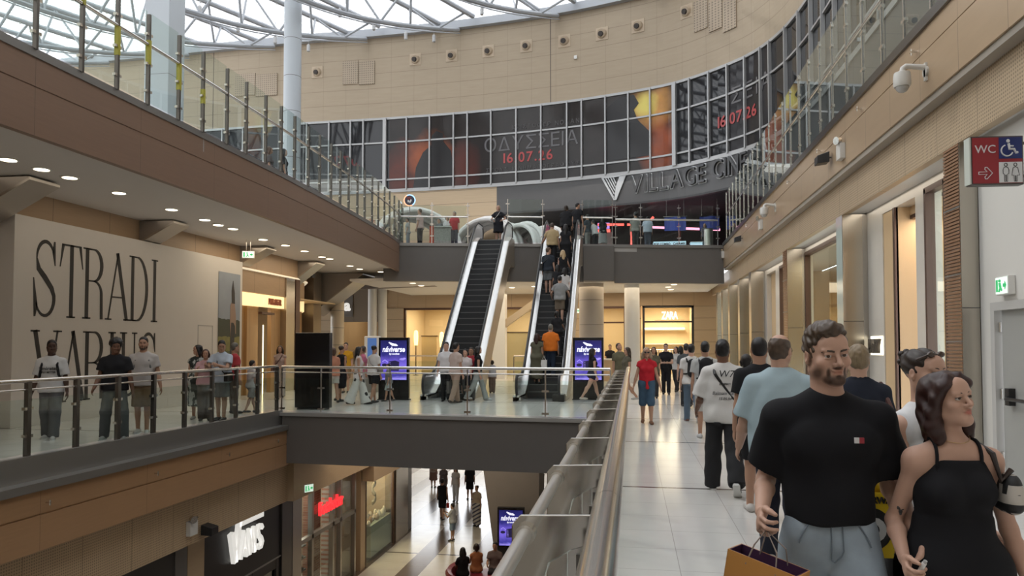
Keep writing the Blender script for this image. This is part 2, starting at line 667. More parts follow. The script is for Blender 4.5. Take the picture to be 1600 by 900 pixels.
def s_at_px(px, z=12.0):
 best = None
 for k in range(0, 2600):
  s = BLEN * k / 2600
  p = bpos(s)[0]
  if p.y < 3:
   break
  e = abs(project((p.x, p.y, z))[0] - px)
  if best is None or e < best[0]:
   best = (e, s)
 return best[1]


# floors
f = MB()
f.box(-0.42, -8, -0.9, 4.6, 16.95, 0)
f.box(-14, -8, -0.28, -8.72, 17.5, 0)
f.prism([(-14, 17.5, -0.5), (-8.72, 17.5, -0.5), (-0.42, 16.95, -0.5), (4.6, 16.95, -0.5), (8.5, 46, -0.5), (-30, 46, -0.5), (-30, 17.5, -0.5)], (0, 0, 0.5))
struct(f.build('floor', FLOOR))
f = MB()
f.box(-30, -8, ZL - 0.3, 9, 70, ZL)
struct(f.build('floor', FLOOR_LOW))
f = MB()
pts = [(x, y, ZU - 0.3) for x, y in EDGE_L]
f.prism([(-40, -8, ZU - 0.3)] + pts + [(-10.9, 42, ZU - 0.3), (-40, 42, ZU - 0.3)], (0, 0, 0.3))
f.prism([(-12, 29.75, ZU - 0.3), (-9.0, 30.05, ZU - 0.3), (3.9, 32.85, ZU - 0.3), (10, 33, ZU - 0.3), (10, 46, ZU - 0.3), (-12, 46, ZU - 0.3)], (0, 0, 0.298))
f.box(3.95, -8, ZU - 0.3, 10, 33.2, ZU - 0.003)
struct(f.build('floor', mat('upper_floor_stone', (0.42, 0.40, 0.38), 0.25)))

# ceilings below the upper floor
f = MB()
f.prism([(-14, -8, ZC)] + [(x - 0.2, y, ZC) for x, y in EDGE_L] + [(-11, 46, ZC), (-30, 46, ZC), (-30, 22, ZC), (-14, 22, ZC)], (0, 0, 0.1))
f.prism([(-12, 30.3, 4.46), (-9.2, 30.3, 4.46), (3.9, 33, 4.46), (3.9, 39.5, 4.46), (-12, 39.5, 4.46)], (0, 0, 0.1))
struct(f.build('ceiling', CEIL))
f = MB()
f.box(4.26, -8, 4.30, 6.6, 40, 4.4)
struct(f.build('ceiling', mat('white_soffit', (0.70, 0.68, 0.65), 0.6)))
f = MB()
f.prism([(-8.4, 17.6, -1.2), (0.3, 17.1, -1.2), (6, 17.1, -1.2), (6, 60, -1.2), (-8.4, 60, -1.2)], (0, 0, 0.1))
f.box(-0.4, -8, -1.0, 6, 17.1, -0.92)
struct(f.build('ceiling', CEIL))

# fascia of the upper walkway, left
p, L = interp_path(EDGE_L, 90)
f = MB()
f.ribbon(p, 4.8, 5.52, 0.12)
f.ribbon([(q.x - 0.012, q.y) for q in p], 5.50, 5.56, 0.10)
f.ribbon(p, 5.54, 6.0, 0.12)
struct(f.build('wall_left', WOOD_L))
f = MB()
f.ribbon([(q.x + 0.02, q.y) for q in p], 5.97, 6.10, 0.16)
struct(f.build('trim_1', GREY_M))
# fascia of the walkway below it
f = MB()
f.box(-8.62, -8, -0.76, -8.5, 17.5, -0.42)
f.box(-8.62, -8, -1.3, -8.5, 17.5, -0.785)
f.box(-8.62, -8, -0.79, -8.515, 17.5, -0.75)
struct(f.build('wall_left', WOOD_LOW))
f = MB()
f.box(-9.0, -8, -2.32, -8.78, 18.0, -1.0)
struct(f.build('wall_left', PERF_L))
f = MB()
f.box(-9.0, 18.0, -2.32, -8.6, 24, -1.0)
f.box(-9.0, 24, -2.9, -8.6, 30, -1.0)
struct(f.build('wall_left', TAN_X))
f = MB()
f.box(-8.78, -8, -0.42, -8.68, 17.5, 0.06)
f.box(-8.7, -8, -0.42, -8.45, 17.5, -0.30)
struct(f.build('trim_2', GREY_M))

# bridge at this level
f = MB()
f.prism([(-8.62, 17.38, -1.24), (-0.30, 16.82, -1.24), (-0.30, 16.94, -1.24), (-8.62, 17.49, -1.24)], (0, 0, 1.18))
f.box(-0.56, -8, -1.0, -0.43, 16.8, -0.1)
struct(f.build('wall_front', GREY_F))
f = MB()
f.prism([(-8.7, 17.34, -0.07), (-0.36, 16.78, -0.07), (-0.36, 17.1, -0.07), (-8.7, 17.66, -0.07)], (0, 0, 0.085))
f.box(-0.5, -8, -0.12, -0.28, 16.9, 0.03)
struct(f.build('trim_3', mat('pale_metal_edge', (0.42, 0.41, 0.40), 0.35, 0.5)))
# upper bridge front
f = MB()
f.prism([(-10.3, 29.75, 4.4), (-2.02, 31.52, 4.4), (-2.02, 31.9, 4.4), (-10.3, 30.1, 4.4)], (0, 0, 1.5))
f.prism([(-2.0, 31.25, 4.42), (-0.72, 31.52, 4.42), (-0.72, 32.0, 4.42), (-2.0, 32.0, 4.42)], (0, 0, 1.48))
f.prism([(-0.72, 31.85, 4.36), (3.95, 32.85, 4.36), (3.95, 33.2, 4.36), (-0.72, 32.2, 4.36)], (0, 0, 1.54))
struct(f.build('wall_front', GREY_F))
f = MB()
f.prism([(-10.3, 29.70, 5.88), (-0.7, 31.75, 5.88), (-0.7, 31.9, 5.88), (-10.3, 29.9, 5.88)], (0, 0, 0.13))
f.prism([(-0.72, 31.80, 5.88), (3.95, 32.80, 5.88), (3.95, 33.0, 5.88), (-0.72, 32.0, 5.88)], (0, 0, 0.13))
struct(f.build('trim_4', GREY_M))

# right fascia, its light slot and the perforated band
f = MB()
f.box(3.93, -8, 5.66, 4.05, 32.9, 5.98)
f.box(3.945, -8, 5.64, 4.05, 32.9, 5.68)
f.box(3.93, -8, 5.02, 4.05, 32.9, 5.645)
struct(f.build('wall_right', FASCIA_R))
f = MB()
f.box(4.13, -8, 4.27, 4.25, 39.5, 4.93)
struct(f.build('wall_right', PERF_R))
f = MB()
f.box(3.96, -8, 4.93, 4.3, 32.9, 5.02)
struct(f.build('trim_5', mat('pale_slot_trim', (0.34, 0.30, 0.25), 0.5)))
f = MB()
f.box(3.89, -8, 5.96, 4.02, 32.9, 6.10)
struct(f.build('trim_6', STEEL_D))
f = MB()
for y in (6.5, 8.6, 10.9, 13.4, 16.2, 19.2, 22.5, 26):
 f.tube([(3.93, y, 5.76), (3.85, y, 5.76)], 0.016, 6)
 f.tube([(3.86, y - 0.05, 5.76), (3.86, y + 0.05, 5.76)], 0.012, 6)
 f.tube([(3.86, y, 5.71), (3.86, y, 5.80)], 0.012, 6)
struct(f.build('trim_7', STEEL))
f = MB()
for y in (9.7, 12.2, 14.6, 16.8):
 f.tube([(-8.5, y, -0.62), (-8.42, y, -0.62)], 0.012, 6)
 f.tube([(-8.43, y, -0.66), (-8.43, y, -0.58)], 0.012, 6)
struct(f.build('trim_8', STEEL))

# cinema wall: stone above, glazing band, charcoal band and recess below


def curved_wall(name, s0, s1, z0, z1, m, th=0.25, out=0.0, n=120):
 bm = bmesh.new()
 uvl = bm.loops.layers.uv.new('UVMap')
 rows = []
 for k in range(n + 1):
  s = s0 + (s1 - s0) * k / n
  q, t, nn = bpos(s)
  a = q + nn * out
  b = a - nn * th
  rows.append((s, [bm.verts.new((a.x, a.y, z0)), bm.verts.new((a.x, a.y, z1)), bm.verts.new((b.x, b.y, z1)), bm.verts.new((b.x, b.y, z0))]))
 for (sa, A), (sb, B) in zip(rows, rows[1:]):
  for i, j, za, zb in ((0, 1, z0, z1), (1, 2, z1, z1), (2, 3, z1, z0), (3, 0, z0, z0)):
   fc = bm.faces.new((A[i], B[i], B[j], A[j]))
   for lp, uv in zip(fc.loops, ((sa, za), (sb, za), (sb, zb), (sa, zb))):
    lp[uvl].uv = uv
 for fl, (s, A) in ((1, rows[0]), (0, rows[-1])):
  bm.faces.new(A if fl else A[::-1])
 bmesh.ops.recalc_face_normals(bm, faces=bm.faces)
 me = bpy.data.meshes.new(name)
 bm.to_mesh(me)
 bm.free()
 me.materials.append(m)
 return put(name, me)


ZB0, ZB1, ZTOP = 10.0, 13.9, 18.35
S480, S605 = s_at_px(480), s_at_px(605)
struct(curved_wall('wall_back', 0, BLEN, ZB1, ZTOP, TILE_WALL))
S776 = s_at_px(776, 9)
struct(curved_wall('wall_back', 0, S776, ZU, ZB0, mat_panel('pale_timber_cladding', (0.53, 0.40, 0.26), 0.5, 0, 40, 0.7, 1, 0.02, 0.1, (0.3, 0.3, 8), 3)))
struct(curved_wall('wall_back', S776, BLEN, 8.45, ZB0, GREY_C))
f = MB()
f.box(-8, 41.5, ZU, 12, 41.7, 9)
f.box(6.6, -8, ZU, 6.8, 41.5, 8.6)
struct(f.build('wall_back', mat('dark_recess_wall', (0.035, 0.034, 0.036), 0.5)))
q = [bpos(S776 + (BLEN - S776) * k / 60)[0] for k in range(61)]
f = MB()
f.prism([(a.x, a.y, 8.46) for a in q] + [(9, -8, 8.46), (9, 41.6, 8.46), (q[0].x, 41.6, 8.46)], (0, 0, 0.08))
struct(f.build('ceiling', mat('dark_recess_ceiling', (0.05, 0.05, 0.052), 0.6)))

# glazing band
PANE = mat('dark_reflective_glazing', (0.018, 0.018, 0.02), 0.03, 0.0, 0.6)
win = struct(curved_wall('window_1', 0, BLEN, ZB0, ZB1, PANE, 0.2, -0.04))
MULL = mat('grey_aluminium_frame', (0.42, 0.42, 0.42), 0.4, 0.4)


def band_frame(name, z0, z1, out=0.05):
 o = curved_wall(name, 0, BLEN, z0, z1, MULL, 0.1, out)
 o.parent = win
 return o


for z0, z1 in ((ZB1 - 0.06, ZB1 + 0.06), (12.55, 12.63), (10.53, 10.61), (ZB0 - 0.12, ZB0 + 0.06)):
 band_frame('window_frame', z0, z1)
MPX = [514, 548, 568, 602, 636, 672, 709, 731, 768, 807, 846, 886, 909, 946, 982, 1017, 1055, 1078, 1109, 1138, 1165, 1190, 1204]
sm = [s_at_px(x) for x in MPX]
sm += [sm[-1] + 1.35 * k for k in range(1, 22)]
sm += [sm[0] - 1.3 * k for k in range(1, 12)]
for s in sm:
 q, t, nn = bpos(s)
 big = any(abs(s - sm[i]) < 0.01 for i in (3, 16))
 w = 0.09 if big else 0.035
 f = MB()
 c = q + nn * 0.04
 f.cbox((c.x, c.y, (ZB0 + ZB1) / 2), (2 * w, 0.14 if not big else 0.22, ZB1 - ZB0), math.atan2(t.y, t.x))
 f.build('window_mullion', MULL, win, world=False)

# other walls that close the place
f = MB()
f.box(-40, -8.3, ZL, 10, -8, 19)
struct(f.build('wall_front', CREAM))
f = MB()
f.box(-40.3, -8, ZU, -40, 40, 12)
struct(f.build('wall_left', CREAM))
# glazed roof
f = MB()
f.poly([(-40, -8, 18.9), (8, -8, 18.9), (8, 41, 18.9), (-40, 41, 18.9)])
struct(f.build('ceiling', ROOF))

# right-hand wall of the corridor, with door
f = MB()
f.box(4.340, -8, 0, 4.7, 8.65, 4.3)
f.box(4.340, 9.75, 0, 4.7, 10.12, 4.3)
f.box(4.340, 8.65, 2.14, 4.7, 9.75, 4.3)
struct(f.build('wall_right', mat('off_white_wall', (0.66, 0.64, 0.60), 0.55)))
f = MB()
f.box(4.320, 9.735, 0, 4.6, 9.83, 2.1)
f.box(4.320, 8.55, 0, 4.6, 8.665, 2.1)
f.box(4.319, 8.55, 2.1, 4.6, 9.83, 2.2)
struct(f.build('trim_9', mat('door_frame_paint', (0.50, 0.49, 0.47), 0.45)))
dr = MB().box(4.390, 8.70, 0.01, 4.450, 9.70, 2.1).build('door_1', mat('grey_door_paint', (0.36, 0.36, 0.34), 0.45))
struct(dr)
b = MB()
b.box(4.320, 9.42, 0.98, 4.395, 9.52, 1.18)
b.tube([(4.340, 9.47, 1.08), (4.280, 9.40, 1.06), (4.280, 8.80, 1.06), (4.370, 8.75, 1.06)], 0.022, 8)
b.build('push_bar', BLACK, dr, True, world=False)
b = MB()
for z in (0.35, 1.1, 1.9):
 b.tube([(4.380, 9.73, z - 0.06), (4.380, 9.73, z + 0.06)], 0.016, 8)
b.build('hinge', STEEL, dr, True, world=False)
f = MB()
f.box(4.280, -8, 0, 4.350, 8.50, 0.12)
f.box(4.280, 9.85, 0, 4.350, 10.1, 0.12)
struct(f.build('baseboard_right', GREY_M))


# ---------------------------------------------------------------- roof trusses
def wall_y(x):
 best = min(BPATH[:150], key=lambda q: abs(q.x - x))
 return best.y


def make_truss(x_end, label):
 L = 46.0
 dx, dy = -0.447, -0.894
 sx, sy = 0.894, -0.447
 y_end = wall_y(x_end) - 0.25
 root = thing('roof_truss', label, 'truss', (x_end, y_end, 18.7), 0, 'steel trusses under the glazed roof')
 P = lambda s, o, z: (dx * s + sx * o, dy * s + sy * o, z)
 for o in (-1.0, 1.0):
  b = MB()
  b.tube([P(0, o, 0), P(L, o, 0)], 0.13, 8)
  b.build('top_chord', TRUSS, root, True, world=False)
 low = lambda s: -0.45 - 2.3 * max(0.0, math.sin(PI * min(1.0, s / 23.0))) if s < 23 else -0.45 - 2.3 * max(0.0, math.sin(PI * (s - 23) / 23.0))
 b = MB()
 b.tube([P(s, 0, low(s)) for s in [k * 1.15 for k in range(41)]], 0.115, 8)
 b.tube([P(s, 0.12, low(s) - 0.22) for s in [k * 1.15 for k in range(41)]], 0.03, 5)
 b.build('bottom_chord', TRUSS, root, True, world=False)
 s = 0.6
 k = 0
 while s < 27:
  b = MB()
  o = -1.0 if k % 2 else 1.0
  b.tube([P(s, o, 0), P(s + 1.0, 0, low(s + 1.0))], 0.055, 6)
  b.tube([P(s + 1.0, 0, low(s + 1.0)), P(s + 2.0, -o, 0)], 0.055, 6)
  b.build('diagonal', TRUSS, root, True, world=False)
  s += 2.0
  k += 1
 b = MB()
 for s in [k * 2.3 for k in range(14)]:
  b.cbox(P(s + 0.4, 1.0, -0.13), (0.07, 0.07, 0.05))
  b.cbox(P(s + 0.4, -1.0, -0.13), (0.07, 0.07, 0.05))
 b.build('cable_clip', WHITE_P, root, world=False)
 return root


TX = [-30.2, -24.9, -19.5, -14.1, -8.9, -3.6, 1.6]
TW = ['seventh steel roof truss from the right, farthest left over the upper walkway', 'steel roof truss seen to the left of the square column', 'steel roof truss passing behind the square pale column', 'steel roof truss meeting the stone wall right of the round column', 'steel roof truss meeting the stone wall above the left row of round vents',
      'steel roof truss meeting the stone wall above the middle of the glazing band', 'rightmost steel roof truss, meeting the wall near the top edge of the photo']
for x, l in zip(TX, TW):
 make_truss(x, l)
f = MB()
f.ribbon([(q.x + bpos(BSTEP * i)[2].x * 0.3, q.y + bpos(BSTEP * i)[2].y * 0.3) for i, q in enumerate(BPATH[:170])], 18.35, 18.75, 0.3)
tag(f.build('roof_edge_beam', TRUSS), 'long grey steel beam along the top edge of the curved stone wall', 'beam')

# round speakers and vent grilles on the stone wall
VENT = mat('beige_vent_plastic', (0.50, 0.40, 0.29), 0.5)
VDARK = mat('vent_dark', (0.05, 0.04, 0.035), 0.6)


def nozzle(px, py, label):
 s = s_at_px(px, 17)
 q, t, nn = bpos(s)
 z = at_y(px, py, q.y).z
 r = thing('air_nozzle', label, 'vent', (q.x, q.y, z), math.atan2(t.y, t.x), 'round air nozzles on the stone wall')
 b = MB()
 b.box(-0.32, -0.03, -0.32, 0.32, 0.03, 0.32)
 b.build('mounting_plate', VENT, r, bevel=0.012, world=False)
 b = MB()
 b.tube([(0, -0.02, 0), (0, -0.10, 0), (0.0, -0.18, -0.03)], [0.25, 0.235, 0.2], 20)
 b.build('bezel', VENT, r, True, world=False)
 b = MB()
 b.tube([(0, -0.1, -0.02), (-0.02, -0.24, -0.07)], [0.14, 0.12], 16)
 b.build('nozzle', VDARK, r, True, world=False)


for i, (px, py, w) in enumerate([(496, 113, 'round air nozzle on stone wall just right of the round column'), (649, 93, 'first of the row of seven round air nozzles from the left'), (706, 87, 'second of the row of seven round air nozzles from the left'), (763, 80, 'third of the row of seven round air nozzles from the left'), (822, 72, 'middle of the row of seven round air nozzles'), (882, 64, 'third of the row of seven round air nozzles from the right'), (941, 53, 'second of the row of seven round air nozzles from the right'), (997, 41, 'last of the row of seven round air nozzles, left of the joint in the wall'), (1073, 18, 'round air nozzle beside the perforated grille high on the right')]):
 nozzle(px, py, w)


CAMG = mat('pale_lamp_metal', (0.5, 0.5, 0.5), 0.4)


def grille(px0, px1, py0, py1, n, label):
 r = None
 for k in range(n):
  pa, pb = px0 + (px1 - px0) * k / n, px0 + (px1 - px0) * (k + 1) / n
  sa, sb = s_at_px(pa, 16), s_at_px(pb, 16)
  q, t, nn = bpos((sa + sb) / 2)
  za, zb = at_y((pa + pb) / 2, py0, q.y).z, at_y((pa + pb) / 2, py1, q.y).z
  if r is None:
   r = thing('wall_grille', label, 'grille', (q.x, q.y, zb))
  f = MB()
  c = q + nn * 0.03
  f.cbox((c.x, c.y, (za + zb) / 2), (abs(sb - sa) - 0.05, 0.05, za - zb), math.atan2(t.y, t.x))
  f.build('grille_panel', GRILLE, r)


GRILLE = mat_perforated('perforated_grille', (0.40, 0.32, 0.235), 0.5, 0.1, 0.12, 0)
grille(535, 586, 96, 132, 2, 'pair of square perforated grilles on the stone wall right of the round column')
grille(366, 434, 116, 150, 2, 'pair of perforated grilles on stone wall between the two pale columns')
grille(1085, 1152, 0, 47, 3, 'perforated wall grille at top right of the stone wall')
s = s_at_px(900, 16)
q, t, nn = bpos(s)
f = MB()
f.cbox((q.x + nn.x * 0.05, q.y + nn.y * 0.05, at_y(900, 90, q.y).z), (0.16, 0.08, 0.18), math.atan2(t.y, t.x))
tag(f.build('wall_sensor', WHITE_P, bevel=0.01), 'small white sensor box alone on the stone wall', 'sensor')

for px, py, w in ((312, 15, 'small hanging roof lamp just right of the square column'), (372, 44, 'small hanging roof lamp between the square and the round column, low'), (430, 62, 'small hanging roof lamp just left of the round column'), (482, 75, 'small hanging roof lamp just right of the round column'), (531, 20, 'small hanging roof lamp high between two trusses, above the pair of square grilles'), (531, 80, 'small hanging roof lamp at the wall edge above the pair of square grilles'), (584, 41, 'small hanging roof lamp above the wall joint at left'), (634, 56, 'small hanging roof lamp above the first round air nozzle of the row of seven'), (678, 60, 'small hanging roof lamp at the wall edge before the second air nozzle'), (753, 17, 'small hanging roof lamp above the third air nozzle')):
 c = at_z(px, py, 17.9)
 r = thing('hanging_lamp', w, 'lamp', tuple(c), 0, 'small lamps hanging under the roof')
 MB().lathe([(0.07, -0.2), (0.09, -0.18), (0.09, 0.15), (0.04, 0.2)], seg=12).build('housing', CAMG, r, True, world=False)
 MB().tube([(0, 0, 0.2), (0, 0, 18.9 - c.z)], 0.012, 6).build('rod', TRUSS, r, world=False)

# ---------------------------------------------------------------- columns
r = thing('square_column', 'square pale blue-grey column rising behind the upper left glass railing', 'column', (-15.2, 22.0, ZU))
MB().box(-0.43, -0.43, 0, 0.43, 0.43, 13).build('shaft', COLM, r, bevel=0.02, world=False)
b = MB()
for z in (1.5, 4.5, 7.5, 10.5):
 b.box(-0.432, -0.432, z, 0.432, 0.432, z + 0.012)
b.build('panel_joint', STEEL_D, r, world=False)
r = thing('round_column', 'round pale blue-grey column with ring joints rising to the roof', 'column', (-14.1, 29.0, ZU))
MB().lathe([(0.36, 0), (0.36, 13)], seg=36).build('shaft', COLM, r, True, world=False)
b = MB()
for z in (1.6, 3.55, 5.5, 7.0, 8.6, 10.4):
 b.lathe([(0.362, z), (0.362, z + 0.02)], seg=36)
b.build('panel_joint', STEEL_D, r, True, world=False)


def round_col(x, y, rad, z0, z1, m, label, joints=()):
 r = thing('round_column', label, 'column', (x, y, z0))
 MB().lathe([(rad, 0), (rad, z1 - z0)], seg=32).build('shaft', m, r, True, world=False)
 if joints:
  b = MB()
  for z in joints:
   b.lathe([(rad + 0.002, z), (rad + 0.002, z + 0.02)], seg=32)
  b.build('panel_joint', STEEL_D, r, True, world=False)


BEIGE_C = mat('beige_column_cladding', (0.46, 0.40, 0.33), 0.5)
round_col(-1.78, 33.3, 0.55, 0, 4.5, BEIGE_C, 'thick beige clad column behind the right escalator', (1.2, 2.6, 3.7))
round_col(0.02, 34.0, 0.34, 0, 4.5, WHITE_P, 'slim white round column left of the store with glowing four-letter sign')
round_col(at_y(582, 500, 36).x, 36.0, 0.23, 0, 4.9, WHITE_P, 'left one of two slim white columns side by side behind the purple display')
round_col(at_y(597.5, 500, 36.2).x, 36.2, 0.23, 0, 4.9, WHITE_P, 'right one of two slim white columns side by side behind the purple display')
round_col(at_y(527, 500, 32.8).x, 32.8, 0.31, 0, 4.9, mat('cream_tile', (0.62, 0.52, 0.38), 0.4), 'cream tiled round column right of the tall black panel', (0.9, 1.7, 2.5, 3.3))

# wedge brackets under the left ceiling
WEDGE = mat('wedge_steel', (0.36, 0.33, 0.30), 0.38, 0.55)


def wedge(y, w, x0, x1, zlow, label, zt=ZC):
 r = thing('wedge_bracket', label, 'bracket', (x0, y, zt - 0.02), 0, 'steel wedge brackets under the left ceiling')
 b = MB()
 b.prism([(0, 0, 0), (x1 - x0, 0, 0), (x1 - x0, 0, -0.05), (0, 0, zlow - zt)], (0, w, 0))
 b.build('wedge', WEDGE, r, world=False)
 b = MB()
 n = Vector((x1 - x0, 0, zt - 0.05 - zlow)).normalized()
 b.prism([(0, -0.03, zlow - zt - 0.03), (x1 - x0 + 0.05, -0.03, -0.08), (x1 - x0 + 0.05, -0.03, -0.03), (0, -0.03, zlow - zt + 0.03)], (0, w + 0.06, 0))
 b.build('edge_flange', STEEL_B, r, world=False)


wedge(12.3, 0.7, -12.62, -11.3, 4.2, 'steel wedge bracket at the left edge above the hoarding corner')
wedge(17.3, 0.6, -12.62, -11.65, 4.35, 'steel wedge bracket above the middle of the white hoarding')
wedge(22.3, 0.6, -12.62, -11.7, 4.35, 'steel wedge bracket behind the hanging exit sign')
wedge(26.6, 0.7, -12.9, -11.9, 4.1, 'steel wedge bracket with black camera below it')
wedge(31.2, 1.5, -14.2, -11.8, 3.1, 'largest steel wedge bracket, near the cream tiled column')

# ---------------------------------------------------------------- ceiling downlights
DL = [(13, 249), (65, 264), (109, 277), (186, 301), (268, 327), (320, 343), (341, 351), (364, 357), (411, 374), (446, 383), (476, 392), (503, 401), (515, 404), (547, 415), (562, 420)]
root = None
for i, (px, py) in enumerate(DL):
 c = at_z(px, py, ZC)
 if root is None:
  root = thing('ceiling_downlight', 'round recessed downlight in left ceiling', 'downlight', (c.x, c.y, ZC), 0, 'downlights in the left walkway ceiling')
  MB().lathe([(0.16, -0.015), (0.17, -0.01), (0.17, 0.0)], seg=20).build('rim', WHITE_P, root, True, world=False)
  MB().lathe([(0.13, -0.02), (0.13, -0.012)], seg=20).build('lamp', LAMP, root, world=False)
  r = root
 else:
  r = dup(root, (c.x, c.y, ZC))
 r['label'] = 'round recessed downlight, number %d counted from the left edge of the left walkway ceiling' % (i + 1)
for k, (px, py) in enumerate([(645, 442), (658, 446), (671, 450), (800, 449), (835, 447), (625, 457), (677, 460), (1053, 444), (1048, 452), (1044, 459), (595, 441), (618, 434)]):
 c = at_z(px, py, 4.46)
 if c.y > 39 or c.y < 30:
  c = at_z(px, 448 - k % 3 * 4, 4.46)
  c = Vector((c.x, min(max(c.y, 31.5), 38.5), 4.46))
 r = dup(root, (c.x, c.y, 4.46 if c.x > -9.6 else ZC), label=['downlight under the upper bridge left of the left escalator, frontmost', 'downlight under the upper bridge left of the left escalator, second', 'downlight under the upper bridge touching the left escalator side', 'downlight under upper bridge between the two escalators', 'downlight beside the left rim of the right escalator', 'small downlight above the beige shop window', 'small downlight over the beige shop window, right one', 'downlight before the lit four-letter store sign, nearest', 'downlight before the lit four-letter store sign, middle', 'downlight before the lit four-letter store sign, farthest', 'downlight just under the rounded end of the left fascia', 'downlight at the corner where fascia and upper bridge meet'][k], group='downlights under the upper bridge')

# ---------------------------------------------------------------- railings
GLASS_R = GLASS
def railing(label, posts, zb, post_h, rails, glass, post_m, post_s=(0.05, 0.09), clamps=(), clampdir=1, rail_m=None, post_bands=()):
 """posts: plan points; rails: (height, radius); glass: (z0, z1)"""
 p0 = posts[0]
 r = thing('glass_railing', label, 'railing', (p0[0], p0[1], zb))
 P = [Vector((p[0], p[1], 0)) for p in posts]
 for z, rad in rails:
  MB().tube([(p.x, p.y, zb + z) for p in P], rad, 10).build('handrail' if z == rails[0][0] else 'mid_rail', rail_m or STEEL, r, True)
 for i, p in enumerate(P):
  t = (P[min(i + 1, len(P) - 1)] - P[max(i - 1, 0)]).normalized()
  a = math.atan2(t.y, t.x)
  b = MB()
  b.cbox((p.x, p.y, zb + post_h / 2), (post_s[0], post_s[1], post_h), a)
  po = b.build('post', post_m, r)
  for z in clamps:
   MB().cbox((p.x, p.y, zb + z), (0.16, 0.06, 0.045), a).build('glass_clamp', STEEL, po, world=False)
  if i in post_bands:
   b = MB()
   for z0, z1 in post_bands[i]:
    b.cbox((p.x, p.y, zb + (z0 + z1) / 2), (post_s[0] + 0.012, post_s[1] + 0.012, z1 - z0), a)
   b.build('yellow_band', mat('yellow_post_band', (0.42, 0.38, 0.04), 0.45), po, world=False)  # yellow bands around some of the posts
 for a, b_ in zip(P, P[1:]):
  t = (b_ - a).normalized() * 0.05
  n = Vector((-t.y, t.x, 0)).normalized() * 0.006
  a2, b2 = a + t, b_ - t
  MB().prism([(a2 + n) + Vector((0, 0, zb + glass[0])), (b2 + n) + Vector((0, 0, zb + glass[0])), (b2 + n) + Vector((0, 0, zb + glass[1])), (a2 + n) + Vector((0, 0, zb + glass[1]))], -2 * n).build('glass_panel', GLASS_R, r)
 return r


railing('steel and glass railing of the left walkway before the white hoarding', [(-8.80, 17.42 - 0.97 * k) for k in range(14)][::-1], 0.03, 1.12, ((1.13, 0.033), (1.0, 0.016)), (0.06, 0.86), STEEL_D, (0.07, 0.07), (0.32, 0.72))
bp = [at_z(px, 648, 0) for px in (460, 508, 608, 710, 813, 899)]
bp = [(-8.75 + 8.35 * f, 17.58 - 0.57 * f) for f in (0.0, 0.13, 0.35, 0.585, 0.81, 0.99)]
railing('glass railing along the front of the grey bridge with round steel handrail', bp, 0.02, 1.1, ((1.12, 0.035), (0.99, 0.016)), (0.03, 0.84), STEEL, (0.03, 0.03), (0.08, 0.6))
EP, EL = interp_path(EDGE_L, 400)
up = []
s0 = None
acc = 0.0
last = EP[0]
y_first = at_x(118, 100, -8.75).y
for q in EP:
 d = (q - last).length
 acc += d
 last = q
 if s0 is None:
  if q.y >= y_first - 0.87 * 5:
   s0 = acc
   up.append((q.x + 0.02, q.y))
 elif acc - s0 >= 0.87:
  s0 += 0.87
  up.append((q.x + 0.02, q.y))
tp = {4: [(0.9, 1.5)], 5: [(1.1, 1.45)], 6: [(0.6, 1.1)], 7: [(0.75, 1.2)], 8: [(0.6, 1.12)], 9: [(0.6, 0.9)]}
GLASS_R = GLASS_G
railing('tall glass railing on the curved upper left walkway edge', up, ZU + 0.08, 1.68, ((1.12, 0.035),), (0.05, 1.72), STEEL_D, (0.045, 0.07), (0.25, 0.75, 1.3), post_bands=tp)
railing('tall glass railing on the straight upper right walkway edge', [(3.97, 8.5 + 0.98 * k) for k in range(25)], ZU + 0.08, 2.05, ((1.12, 0.03),), (0.05, 2.05), STEEL, (0.035, 0.05), (0.35, 1.0, 1.55, 1.95))


def ub(px):
 """point on the upper bridge edge under pixel column px"""
 a, b = Vector((-10.3, 29.8, 6)), Vector((-0.7, 31.85, 6))
 if px > 960:
  a, b = Vector((-0.72, 31.9, 6)), Vector((3.95, 32.9, 6))
 return min(((a.lerp(b, k / 400).x, a.lerp(b, k / 400).y) for k in range(401)), key=lambda p: abs(project((p[0], p[1], 6))[0] - px))


railing('glass railing of the upper bridge left of the left escalator', [ub(x) for x in (621, 675, 731)], ZU + 0.02, 1.72, ((1.12, 0.035),), (0.1, 1.6), STEEL, (0.04, 0.04), (0.3, 0.8, 1.2, 1.6))
railing('short glass railing of the upper bridge between the two escalators', [ub(x) for x in (793, 848)], ZU + 0.02, 1.9, ((1.14, 0.035),), (0.05, 1.9), STEEL, (0.03, 0.03), (0.3, 1.2, 1.7))
railing('short glass railing of the upper bridge right of the right escalator', [ub(x) for x in (910, 957)], ZU + 0.02, 1.9, ((1.14, 0.035),), (0.05, 1.9), STEEL, (0.03, 0.03), (0.3, 1.2, 1.7))
railing('glass railing of the upper bridge in front of the blue banners', [ub(x) for x in (962, 1001, 1061, 1122)], ZU + 0.02, 1.75, ((1.08, 0.04),), (0.05, 1.72), STEEL, (0.03, 0.03), (0.3, 0.8, 1.2, 1.6))
GLASS_R = GLASS

